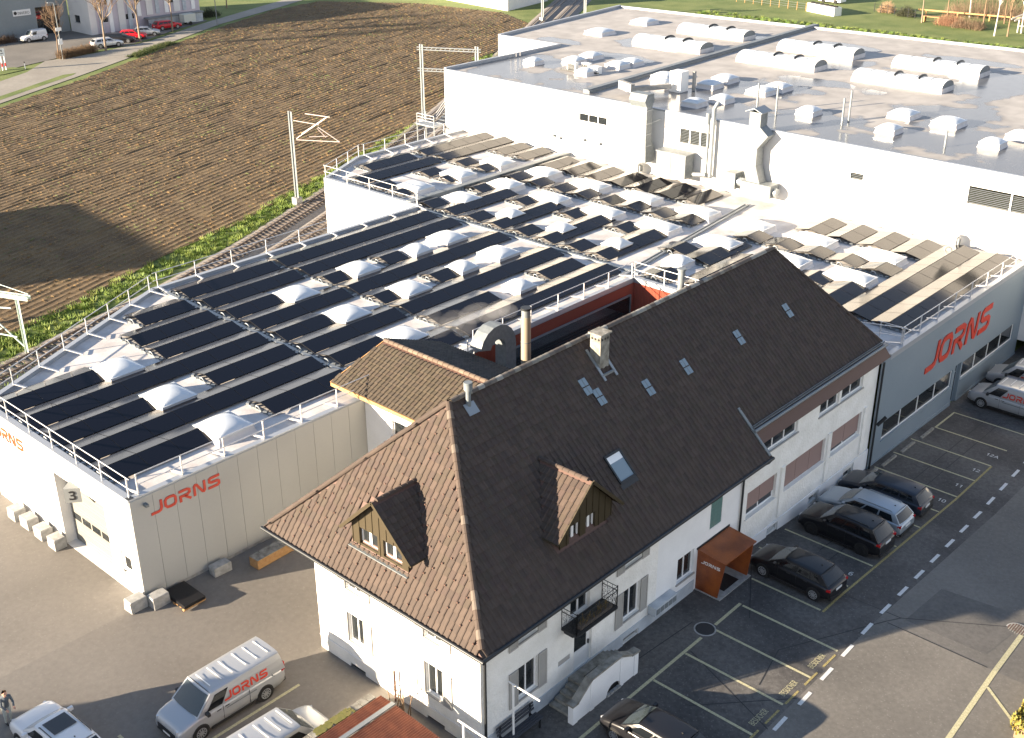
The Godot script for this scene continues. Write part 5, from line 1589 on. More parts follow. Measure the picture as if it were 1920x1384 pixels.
		meta(fv, "puff of thin white steam drifting from the bent duct over the panels", "steam", "steam puffs")

# ---------- yard ----------
func yard():
	var mesh_block := func(l, w, h, sd):
		var b := B.new()
		var r := RandomNumberGenerator.new(); r.seed = sd
		var c := 0.04
		var f := func(x, y, z): return Vector3(x * (l * 0.5) + r.randf_range(-0.02, 0.02), h * y + r.randf_range(-0.015, 0.015), z * (w * 0.5) + r.randf_range(-0.02, 0.02))
		var lo := []; var hi := []; var tp := []
		for s in [[-1, -1], [1, -1], [1, 1], [-1, 1]]:
			lo.append(f.call(s[0], 0, s[1])); hi.append(f.call(s[0], 0.92, s[1])); tp.append(f.call(s[0] * 0.94, 1.0, s[1] * 0.92))
		for i in 4:
			var k := (i + 1) % 4
			b.quad(lo[i], hi[i], hi[k], lo[k]); b.quad(hi[i], tp[i], tp[k], hi[k])
		b.quad(tp[3], tp[2], tp[1], tp[0])
		return b
	var blk := [[20.85, 54.6, "pale concrete block farthest from the gate in the row along the white front"], [20.9, 53.3, "pale concrete block, second farthest from the gate along the white front"], [20.9, 51.85, "pale concrete block, second from the gate along the white front"], [20.92, 50.5, "pale concrete block nearest the gate along the white front"]]
	for q in blk:
		var t := thing("concrete_block", q[2], "concrete block", G(q[0], q[1]), "concrete blocks around the hall")
		t.set_meta("local", true)
		obj(mesh_block.call(0.62, 0.82, 0.62, int(q[1] * 10)), "block", M.concrete, t)
	for q in [[20.85, 43.0, 0.85, 0.6, 0.62, "clean concrete block in front of the hall corner by the side door"], [21.75, 42.55, 0.85, 0.6, 0.6, "rough crumbling concrete block beside the hall corner and the pallet"], [25.2, 42.55, 0.95, 0.5, 0.5, "concrete block with a lifting loop against the beige side wall"]]:
		var t := thing("concrete_block", q[5], "concrete block", G(q[0], q[1]), "concrete blocks around the hall")
		t.set_meta("local", true)
		obj(mesh_block.call(q[2], q[3], q[4], int(q[0] * 10)), "block", M.concrete, t)
		if q[0] > 24:
			var lb := B.new(); lb.tube([Vector3(0.47, 0.25, -0.05), Vector3(0.6, 0.3, -0.05), Vector3(0.6, 0.3, 0.05), Vector3(0.47, 0.25, 0.05)], 0.015, 5); obj(lb, "lifting_loop", M.dark_metal, t)
	var p := thing("pallet", "wooden pallet carrying a stack of black panels beside the hall corner", "pallet", G(22.8, 42.05))
	p.set_meta("local", true); p.rotation.y = 0.02
	for k in 3:
		var b := B.new(); b.box(Vector3(0, 0.06, -0.78 + k * 0.78), Vector3(1.2, 0.1, 0.12)); obj(b, "bearer", M.wood, p)
	for k in 7:
		var b := B.new(); b.box(Vector3(0, 0.122, -0.84 + k * 0.28), Vector3(1.2, 0.022, 0.14)); obj(b, "board", M.wood, p)
	var s := thing("panel_stack", "flat stack of black panels lying on the wooden pallet", "panels", G(22.8, 42.05) + Vector3(0, 0.134, 0))
	s.set_meta("local", true)
	for k in 4:
		var b := B.new(); b.box(Vector3(0.01 * (k % 2), 0.022 + k * 0.045, 0.01 * k), Vector3(1.13, 0.04, 1.78)); obj(b, "panel", M.pv_frame, s)
	var c := thing("wooden_crate", "long low wooden crate lying by the beige side wall", "crate", G(27.9, 41.75))
	c.set_meta("local", true); c.rotation.y = 0.04
	for q in [[0, 0.26, 0.31, 2.7, 0.5, 0.04], [0, 0.26, -0.31, 2.7, 0.5, 0.04], [1.34, 0.26, 0, 0.04, 0.5, 0.6], [-1.34, 0.26, 0, 0.04, 0.5, 0.6], [0, 0.03, 0, 2.7, 0.06, 0.6]]:
		var b := B.new(); b.box(Vector3(q[0], q[1], q[2]), Vector3(q[3], q[4], q[5])); obj(b, "side_board" if q[5] < 0.1 else "end_board", M.wood, c)
	for k in 5:
		var b := B.new(); b.box(Vector3(-1.08 + k * 0.54, 0.52, 0), Vector3(0.52, 0.03, 0.66)); obj(b, "lid_board", M.stone, c)
	# rusty shed roof at the foot of the picture
	var sh := thing("shed", "low shed with rusty corrugated roof sheets beside a mossy wall", "shed", P(19.0, 26.5, 0))
	var b := B.new()
	b.ubox(14.0, 23.2, 24.1, 28.5, 0.0, 1.85); obj(b, "wall", M.concrete, sh)
	for k in 2:
		b = B.new()
		var v0: float = [27.95, 23.9][k]; var v1: float = [28.65, 27.75][k]
		var n := int((v1 - v0) / 0.11)
		for i in n:
			var va := v0 + (v1 - v0) * i / n; var vb := v0 + (v1 - v0) * (i + 0.5) / n; var vc := v0 + (v1 - v0) * (i + 1.0) / n
			var z := func(v): return 2.2 - (v - 27.9) * (-0.05 if k == 1 else 0.05)
			b.quad(P(14, va, z.call(va)), P(14, vb, z.call(vb) + 0.05), P(23.3, vb, z.call(vb) + 0.05), P(23.3, va, z.call(va))); b.quad(P(14, vb, z.call(vb) + 0.05), P(14, vc, z.call(vc)), P(23.3, vc, z.call(vc)), P(23.3, vb, z.call(vb) + 0.05))
		obj(b, "roof_sheet", M.rust_sheet, sh)
	b = B.new(); b.bar(P(14, 27.85, 2.26), P(23.3, 27.85, 2.26), 0.2, 0.05); obj(b, "ridge_strip", M.galv, sh)
	var sw := thing("garden_wall", "old stone wall with patches of moss along the rusty shed", "wall", P(19, 28.9, 0))
	for i in 26:
		b = B.new(); b.box(P(14.2 + i * 0.35, 28.9, 1.0), Vector3(0.33, 2.3 + rng.randf_range(-0.04, 0.06), 0.36 + rng.randf_range(-0.03, 0.04))); obj(b, "stone", M.stone, sw)
	var xs: Array[Transform3D] = []; var cs: Array[Color] = []
	var mo := B.new(); mo.box(Vector3.ZERO, Vector3(0.09, 0.05, 0.09), Basis(Vector3(0, 1, 0), 0.6))
	for i in 260:
		xs.append(Transform3D(Basis(Vector3.UP, rng.randf() * 6), P(rng.randf_range(20.2, 22.0), rng.randf_range(28.72, 29.06), 2.16) - sw.position)); cs.append(Color(0.09, 0.10, 0.02).lerp(Color(0.16, 0.14, 0.04), rng.randf()))
	multi("moss", mo.mesh(), xs, cs, M.straw, "", "", sw)
	# bare climbing shrub, T-shaped posts, bench
	var tp := func(u, v, h, label, a0, a1):
		var t := thing("clothes_post", label, "post", G(u, v))
		t.set_meta("local", true)
		var q := B.new(); q.tube([Vector3.ZERO, Vector3(0, h, 0)], 0.05, 8); obj(q, "pole", M.white_paint, t)
		q = B.new(); q.bar(Vector3(0, h, a0), Vector3(0, h, a1), 0.05, 0.05); obj(q, "crossarm", M.white_paint, t)
	tp.call(26.63, 24.5, 3.0, "white pole with a cross arm in front of the shuttered window", -0.25, 1.4)
	tp.call(23.75, 24.4, 3.0, "white pole with a cross arm at the shed corner", -0.3, 1.3)
	var be := thing("bench", "dark slatted garden bench under the shuttered window of the house", "bench", P(27.1, 24.6, 0))
	for k in 4:
		b = B.new(); b.ubox(26.0, 28.2, 24.25 + k * 0.12, 24.34 + k * 0.12, 0.43, 0.46); obj(b, "seat_slat", M.sleeper_blue, be)
	for k in 3:
		b = B.new(); b.ubox(26.0, 28.2, 24.78 + k * 0.03, 24.81 + k * 0.03, 0.55 + k * 0.14, 0.66 + k * 0.14); obj(b, "back_slat", M.sleeper_blue, be)
	for u in [26.2, 28.0]:
		b = B.new(); b.ubox(u - 0.03, u + 0.03, 24.25, 24.31, 0, 0.43); b.ubox(u - 0.03, u + 0.03, 24.8, 24.86, 0, 0.95); b.ubox(u - 0.03, u + 0.03, 24.25, 24.86, 0.38, 0.43); obj(b, "leg", M.dark_metal, be)
	var vine := thing("bare_shrub", "bare twisted shrub stems against the sunlit end wall", "shrub", G(24.0, 28.9))
	b = B.new()
	for k in 9:
		var q := P(24.2 + rng.randf() * 0.6, 28.6 + rng.randf() * 0.9, 0.0)
		var pts := [q]
		for j in 5: pts.append(pts[j] + Vector3(rng.randf_range(-0.16, 0.16), rng.randf_range(0.25, 0.45), rng.randf_range(-0.2, 0.2)))
		b.tube(pts, 0.035, 5, 0.008)
	obj(b, "stem", M.twig, vine)
	b = B.new(); b.tube([P(25.1, 29.85, 0), P(25.1, 29.85, 1.6)], 0.05, 6)
	var ps := thing("stake", "reddish stake standing at the sunlit end wall by the shrub", "stake", P(25.1, 29.85, 0)); obj(b, "post", M.fascia, ps)
	person_by_car()

# ---------- parking bays, road paint, hedge ----------
func text_flat(s: String, u, v, size: float, xdir: Vector3, ydir: Vector3, m: Material, label: String, called := "road_lettering"):
	var tm := TextMesh.new()
	tm.text = s
	var f := SystemFont.new(); f.font_names = PackedStringArray(["Droid Sans"])
	tm.font = f; tm.font_size = 48; tm.pixel_size = size / 36.0; tm.depth = 0.004
	var o := MeshInstance3D.new()
	o.mesh = tm; o.material_override = m; o.name = numbered(called)
	add_child(o, true)
	o.transform = Transform3D(Basis(xdir, ydir, xdir.cross(ydir)), G(u, v, 0.013))
	meta(o, label, "road lettering")
	return o

func parking():
	var line := func(a, e, w, m, label, grp):
		var b := B.new()
		stripe(b, a, e, w)
		var o := obj(b, "painted_line", m)
		meta(o, label, "road marking", grp)
	var yl := "yellow parking bay lines"
	for u in [40.6, 38.2, 35.9, 33.5, 31.1, 28.7]: line.call(Vector2(u, 22.55), Vector2(u, 17.6), 0.13, M.yellow_paint, "yellow line dividing two visitor bays before the house", yl)
	line.call(Vector2(26.0, 22.65), Vector2(37.3, 22.65), 0.15, M.yellow_paint, "long yellow line closing the visitor bays along the house", yl)
	line.call(Vector2(38.5, 22.7), Vector2(40.67, 22.72), 0.15, M.yellow_paint, "short yellow line between the manhole and the last visitor bay", yl)
	for k in 6: line.call(Vector2(31.2 + k * 1.6, 17.55), Vector2(32.3 + k * 1.6, 17.55), 0.1, M.yellow_worn, "worn yellow strip at the road edge of the visitor bays", yl)
	for u in [42.75, 45.45, 48.05, 50.7, 53.5, 55.9, 58.3, 60.75, 63.1]: line.call(Vector2(u, 24.65 if u > 44 else 23.4), Vector2(u, 19.65), 0.12, M.yellow_paint, "pale line dividing two staff parking bays", yl)
	line.call(Vector2(65.6, 24.2), Vector2(65.6, 19.7), 0.12, M.yellow_paint, "pale line on the near side of the last empty bay", yl)
	line.call(Vector2(65.54, 24.2), Vector2(68.46, 24.2), 0.12, M.yellow_paint, "pale line closing the last empty bay at the grey wall", yl)
	line.call(Vector2(68.4, 24.2), Vector2(68.4, 18.8), 0.12, M.yellow_paint, "pale line between the last empty bay and the silver van", yl)
	line.call(Vector2(42.7, 19.5), Vector2(63.1, 19.62), 0.12, M.yellow_worn, "long worn yellow line along the road side of the staff bays", yl)
	for k in 23:
		var u := 26.2 + k * 2.03
		var v := 17.08 + maxf(0.0, u - 36.0) * 0.0437
		line.call(Vector2(u, v), Vector2(u + 1.02, v + 0.03), 0.17, M.road_white, "white dash of the broken line along the street", "white dashes of the street line")
	line.call(Vector2(30.0, 11.2), Vector2(47.55, 12.02), 0.22, M.yellow_paint, "broad yellow line leading to the drain grating", yl)
	line.call(Vector2(42.75, 11.68), Vector2(41.0, 9.6), 0.14, M.yellow_paint, "thin yellow line branching off towards the hedge", yl)
	line.call(Vector2(15.9, 33.7), Vector2(23.0, 33.7), 0.14, M.yellow_paint, "yellow line between the two silver vans in the yard", yl)
	line.call(Vector2(16.05, 33.75), Vector2(16.05, 36.6), 0.14, M.yellow_paint, "yellow line in front of the silver van in the yard", yl)
	for q in [[39.35, "beside the manhole"], [36.95, "of the middle visitor bay"], [34.55, "next to the black hatchback bay"]]:
		text_flat("BESUCHER", q[0], 17.95, 0.30, Vector3(0.62, 0, 0), Vector3(0, 0, -1), M.yellow_paint, "yellow lettering BESUCHER at the road end %s" % q[1])
	text_flat("BESUCHER", 32.2, 17.95, 0.30, Vector3(0.62, 0, 0), Vector3(0, 0, -1), M.yellow_paint, "yellow lettering BESUCHER behind the black saloon")
	for q in [["6", 46.6, "in the empty bay beside the black hatchback"], ["7", 49.2, "behind the black sport utility car"], ["8", 51.9, "behind the silver estate car"], ["10", 57.3, "in the bay beside the dark blue estate"], ["11", 59.6, "reading eleven in an empty bay"], ["12", 62.0, "reading twelve in an empty bay"], ["12A", 64.4, "reading twelve A in the last numbered bay"]]:
		text_flat(q[0], q[1], 20.1, 0.34, Vector3(0, 0, 1), Vector3(1, 0, 0), M.road_white, "white painted bay number %s" % q[2])
	for q in [[37.93, 22.88, 0.52, "round dark manhole cover in the yellow line before the house"], [47.86, 12.33, 0.5, "round drain grating at the end of the broad yellow line"]]:
		var t := thing("manhole", q[3], "manhole", G(q[0], q[1]))
		t.set_meta("local", true)
		var b := B.new(); b.tube([Vector3(0, -0.02, 0), Vector3(0, 0.012, 0)], q[2], 28); obj(b, "rim", M.concrete, t)
		b = B.new(); b.tube([Vector3(0, 0, 0), Vector3(0, 0.018, 0)], q[2] * 0.86, 28); obj(b, "cover", M.tar if q[1] > 20 else M.fascia, t)
		if q[1] < 20:
			for k in 7:
				b = B.new()
				var zz := -0.33 + k * 0.11
				b.box(Vector3(0, 0.02, zz), Vector3(2.0 * sqrt(maxf(0.01, 0.17 - zz * zz)), 0.012, 0.045)); obj(b, "bar", M.stone, t)
	for q in [[64.4, 24.22], [61.9, 24.3], [59.5, 24.35], [57.2, 24.4]]:
		var t := thing("wheel_stop", "low concrete wheel stop at the head of an empty bay", "wheel stop", G(q[0], q[1]), "wheel stops along the grey wall")
		t.set_meta("local", true)
		var b := B.new()
		b.prism(Vector3(-0.85, 0, 0), Vector3(0, 0, 1), Vector3(0, 1, 0), Vector3(1.7, 0, 0), [Vector2(-0.1, 0), Vector2(0.1, 0), Vector2(0.07, 0.11), Vector2(-0.07, 0.11)])
		obj(b, "kerb", M.stone, t)
	# hedge in the near corner
	var h := thing("hedge", "yellow green clipped hedge in the corner by the street", "hedge", G(43.0, 9.0))
	var xs: Array[Transform3D] = []; var cs: Array[Color] = []
	var lf := B.new(); lf.quad(Vector3(-0.03, 0, -0.05), Vector3(0.03, 0.015, -0.05), Vector3(0.035, 0.0, 0.05), Vector3(-0.03, 0.015, 0.05))
	for i in 9000:
		var q := P(rng.randf_range(40.3, 46.5), rng.randf_range(7.6, 9.9), 0.0)
		var top := 1.05 + 0.15 * sin(q.x * 3.1) * cos(q.z * 2.3)
		q.y = gz(q.x, 9.0) + pow(rng.randf(), 0.45) * top
		xs.append(Transform3D(Basis.from_euler(Vector3(rng.randf() * 6, rng.randf() * 6, rng.randf() * 6)).scaled(Vector3.ONE * rng.randf_range(0.8, 1.8)), q - h.position)); cs.append(Color(0.12, 0.13, 0.02).lerp(Color(0.32, 0.24, 0.05), rng.randf()))
	multi("foliage", lf.mesh(), xs, cs, M.leaf, "", "", h)
	var b2 := B.new(); b2.ubox(40.5, 46.3, 7.8, 9.7, -0.3, 0.8); obj(b2, "stems", M.twig, h)

# ---------- railway ----------
func off(line: Array, d: float) -> Array:
	var r := []
	for i in line.size():
		var f: Vector2 = (line[mini(i + 1, line.size() - 1)] - line[maxi(i - 1, 0)]).normalized()
		r.append(line[i] + Vector2(-f.y, f.x) * d)
	return r
func resample(line: Array, step: float) -> Array:
	var c := Curve2D.new()
	for p in line: c.add_point(p)
	var r := []
	var x := 0.0
	while x < c.get_baked_length():
		r.append(c.sample_baked(x)); x += step
	return r
func railway():
	var tr := [Vector2(-40, 52), Vector2(0, 64.5), Vector2(20, 69.2), Vector2(32, 72.8), Vector2(44, 76.3), Vector2(55, 80.6), Vector2(67.4, 86.4), Vector2(82, 93.5), Vector2(100, 103.5), Vector2(130, 121.5), Vector2(175, 149), Vector2(260, 200)]
	for k in 2:
		var cl := tr if k == 0 else off(tr, -3.4)
		var o := thing("railway_track", ["single railway track on grey ballast along the field edge", "railway track on grey ballast passing close to the hall wall"][k], "railway track", P(44, 76, 0.5))
		var b := B.new()
		var L := off(cl, 1.9); var Rr := off(cl, -1.9); var l2 := off(cl, 1.2); var r2 := off(cl, -1.2)
		for i in cl.size() - 1:
			b.quad(P(L[i].x, L[i].y, 0.52), P(l2[i].x, l2[i].y, 0.72 + k * 0.004), P(l2[i + 1].x, l2[i + 1].y, 0.72 + k * 0.004), P(L[i + 1].x, L[i + 1].y, 0.52))
			b.quad(P(l2[i].x, l2[i].y, 0.72 + k * 0.004), P(r2[i].x, r2[i].y, 0.72 + k * 0.004), P(r2[i + 1].x, r2[i + 1].y, 0.72 + k * 0.004), P(l2[i + 1].x, l2[i + 1].y, 0.72 + k * 0.004))
			b.quad(P(r2[i].x, r2[i].y, 0.72 + k * 0.004), P(Rr[i].x, Rr[i].y, 0.52), P(Rr[i + 1].x, Rr[i + 1].y, 0.52), P(r2[i + 1].x, r2[i + 1].y, 0.72 + k * 0.004))
		obj(b, "ballast", M.ballast, o)
		for s in [-0.6, 0.6]:
			var rl := resample(off(cl, s), 2.0)
			b = B.new()
			for i in rl.size() - 1: b.bar(P(rl[i].x, rl[i].y, 0.86), P(rl[i + 1].x, rl[i + 1].y, 0.86), 0.07, 0.14)
			obj(b, "rail", M.steel_rail, o)
		var sb := B.new(); sb.box(Vector3.ZERO, Vector3(0.24, 0.14, 2.2))
		var sm := sb.mesh()
		var sl := resample(cl, 0.62)
		for i in sl.size() - 1:
			if sl[i].x < 20 or sl[i].x > 92: continue
			var f: Vector2 = (sl[i + 1] - sl[i]).normalized()
			inst(sm, "sleeper", M.sleeper, o, Transform3D(Basis(P(f.x, f.y, 0), Vector3.UP, P(-f.y, f.x, 0) * -1.0), P(sl[i].x, sl[i].y, 0.745) - o.position))
	# stones of the ballast
	# catenary masts
	var hb := func(b: B, a: Vector3, e: Vector3, w: float):
		var f := (e - a).normalized()
		var s := f.cross(Vector3.UP if absf(f.y) < 0.9 else Vector3(1, 0, 0)).normalized()
		for d in [-1.0, 1.0]: b.bar(a + s * d * w * 0.5, e + s * d * w * 0.5, 0.03 if absf(f.y) < 0.9 else w, w if absf(f.y) < 0.9 else 0.03, s.cross(f))
		b.bar(a, e, w * 0.9 if absf(f.y) < 0.9 else 0.03, 0.03 if absf(f.y) < 0.9 else w * 0.9, s.cross(f))
	var m := thing("catenary_mast", "single grey catenary mast with a bracket arm beside the field", "catenary mast", P(64.7, 86.9, 0.55))
	var b := B.new(); hb.call(b, P(64.7, 86.9, 0.9), P(64.7, 86.9, 9.4), 0.3); obj(b, "post", M.galv_dull, m)
	b = B.new(); b.ubox(64.35, 65.05, 86.55, 87.25, 0.5, 1.3); obj(b, "footing", M.concrete, m)
	b = B.new()
	var ar := [[P(64.9, 86.5, 6.9), P(66.4, 83.6, 9.1)], [P(65.6, 85.8, 9.2), P(66.5, 83.4, 9.1)], [P(64.8, 86.6, 8.6), P(65.8, 84.2, 8.4)], [P(64.9, 86.5, 6.8), P(66.8, 82.6, 6.9)], [P(66.0, 84.6, 8.1), P(66.8, 82.6, 6.9)], [P(65.9, 84.6, 8.0), P(66.3, 83.9, 7.2)], [P(65.4, 85.2, 7.2), P(66.4, 83.8, 7.3)], [P(65.2, 86.0, 7.4), P(66.3, 83.8, 9.0)]]
	for a in ar: b.tube(a, 0.045, 6)
	obj(b, "bracket_arm", mat(Color(0.40, 0.34, 0.32), 0.45, 0.4), m)
	var portal := func(label, pa: Vector2, pb: Vector2, h, beams, ex0, ex1):
		var t := thing("catenary_portal", label, "catenary mast", P(pa.x, pa.y, 0.55))
		for q in [pa, pb]:
			var bb := B.new(); hb.call(bb, P(q.x, q.y, 0.6), P(q.x, q.y, h), 0.3); obj(bb, "post", M.galv_dull, t)
			bb = B.new(); bb.ubox(q.x - 0.4, q.x + 0.4, q.y - 0.4, q.y + 0.4, 0.4, 1.3); obj(bb, "footing", M.concrete, t)
		var f := (pb - pa).normalized()
		for z in beams:
			var bb := B.new()
			for dz in [0.0, 0.28]: bb.bar(P(pa.x - f.x * ex0, pa.y - f.y * ex0, z + dz), P(pb.x + f.x * ex1, pb.y + f.y * ex1, z + dz), 0.22, 0.07)
			var l := pa.distance_to(pb)
			for i in 12: bb.bar(P(pa.x + f.x * l * i / 12, pa.y + f.y * l * i / 12, z), P(pa.x + f.x * l * (i + 0.5) / 12, pa.y + f.y * l * (i + 0.5) / 12, z + 0.28), 0.05, 0.05)
			obj(bb, "crossbeam", M.galv, t)
		return t
	portal.call("grey catenary portal with two beams beside the tall hall", Vector2(94.2, 100.6), Vector2(97.3, 94.7), 9.9, [9.3, 6.9], 0.5, 0.5)
	portal.call("distant catenary portal beyond the tall hall", Vector2(160.4, 139.8), Vector2(164.5, 133.5), 8.6, [7.8], 0.7, 0.7)
	var pl := thing("catenary_portal", "pale green catenary portal with bracing left of the hall roof", "catenary mast", P(31.1, 73.6, 0.55))
	b = B.new(); hb.call(b, P(31.1, 73.6, 0.5), P(31.1, 73.6, 5.0), 0.28); hb.call(b, P(27.0, 83.0, 0.5), P(27.0, 83.0, 5.0), 0.28); obj(b, "post", M.galv_green, pl)
	b = B.new(); hb.call(b, P(31.5, 72.6, 4.9), P(26.6, 84.2, 4.9), 0.32); b.tube([P(31.5, 72.6, 5.2), P(28.5, 79.6, 6.6)], 0.03, 5); obj(b, "crossbeam", M.galv_green, pl)
	b = B.new()
	for a in [[P(31.05, 73.7, 1.2), P(29.4, 77.4, 4.6)], [P(30.3, 75.0, 2.4), P(29.4, 76.5, 2.0)], [P(30.9, 74.3, 3.9), P(29.2, 77.8, 3.7)], [P(30.8, 74.0, 1.9), P(29.6, 76.2, 2.1)]]: b.tube(a, 0.06, 6)
	obj(b, "brace", M.galv_green, pl)

# ---------- bare trees ----------
func bare_tree(called, label, at: Vector3, h: float, spread: float, bark: Material, group := "", trunk_h := 0.35, dense := 1.0):
	var t := thing(called, label, "tree", at, group)
	t.set_meta("local", true)
	var tb := B.new(); var cb := B.new()
	var top := Vector3(rng.randf_range(-0.1, 0.1) * h * 0.2, h * trunk_h, rng.randf_range(-0.1, 0.1) * h * 0.2)
	tb.tube([Vector3(0, -0.1, 0), top * 0.5, top, Vector3(top.x, h * 0.75, top.z)], h * 0.017, 7, h * 0.006)
	var stack := []
	for i in int(9 * dense):
		var a := TAU * i / 9.0 + rng.randf()
		var y := lerpf(h * trunk_h, h * 0.72, rng.randf())
		stack.append([Vector3(top.x, y, top.z), Vector3(cos(a) * spread, rng.randf_range(0.7, 1.6), sin(a) * spread).normalized(), h * 0.30 * rng.randf_range(0.7, 1.2), h * 0.008, 0])
	while not stack.is_empty():
		var s = stack.pop_back()
		var pts := [s[0]]
		var d: Vector3 = s[1]
		for j in 3:
			d = (d + Vector3(rng.randf_range(-0.25, 0.25), rng.randf_range(-0.05, 0.25), rng.randf_range(-0.25, 0.25))).normalized()
			pts.append(pts[j] + d * s[2] / 3.0)
		(tb if s[4] == 0 else cb).tube(pts, s[3], 4 if s[4] > 0 else 5, s[3] * 0.4, false)
		if s[4] < 3:
			for j in [4, 4, 3][s[4]]:
				var q: Vector3 = pts[1 + rng.randi() % 3]
				stack.append([q, (d + Vector3(rng.randf_range(-0.9, 0.9), rng.randf_range(-0.3, 0.8), rng.randf_range(-0.9, 0.9))).normalized(), s[2] * rng.randf_range(0.45, 0.7), maxf(s[3] * 0.5, 0.014), s[4] + 1])
	obj(tb, "trunk", bark, t); obj(cb, "crown", M.twig, t)
	return t

func bush(called, label, at: Vector3, w: float, l: float, h: float, ca: Color, cb: Color, n: int, turn := 0.0, cat := "bush"):
	var t := thing(called, label, cat, at)
	t.set_meta("local", true)
	t.rotation.y = turn
	var b := B.new()
	for i in n:
		var q := Vector3(rng.randf_range(-0.5, 0.5) * l, 0, rng.randf_range(-0.5, 0.5) * w)
		var rd := 1.0 if cat == "hedge" else sqrt(maxf(0.08, 1.0 - pow(q.x / l * 2.0, 2) * 0.9 - pow(q.z / w * 2.0, 2) * 0.5))
		var e := q * (1.0 if cat == "hedge" else 1.1) + Vector3(rng.randf_range(-0.3, 0.3), h * rd * rng.randf_range(0.5, 1.15), rng.randf_range(-0.3, 0.3))
		b.col = ca.lerp(cb, rng.randf())
		b.tube([q, (q + e) * 0.5 + Vector3(rng.randf_range(-0.1, 0.1), 0, rng.randf_range(-0.1, 0.1)), e], 0.022, 3, 0.006, false)
		for k in 4:
			var p := q.lerp(e, rng.randf_range(0.3, 1.0))
			b.tube([p, p + Vector3(rng.randf_range(-0.3, 0.3), rng.randf_range(0.0, 0.35), rng.randf_range(-0.3, 0.3))], 0.012, 3, 0.005, false)
	obj(b, "twigs", M.straw, t).set_meta("kind", "stuff")
	return t

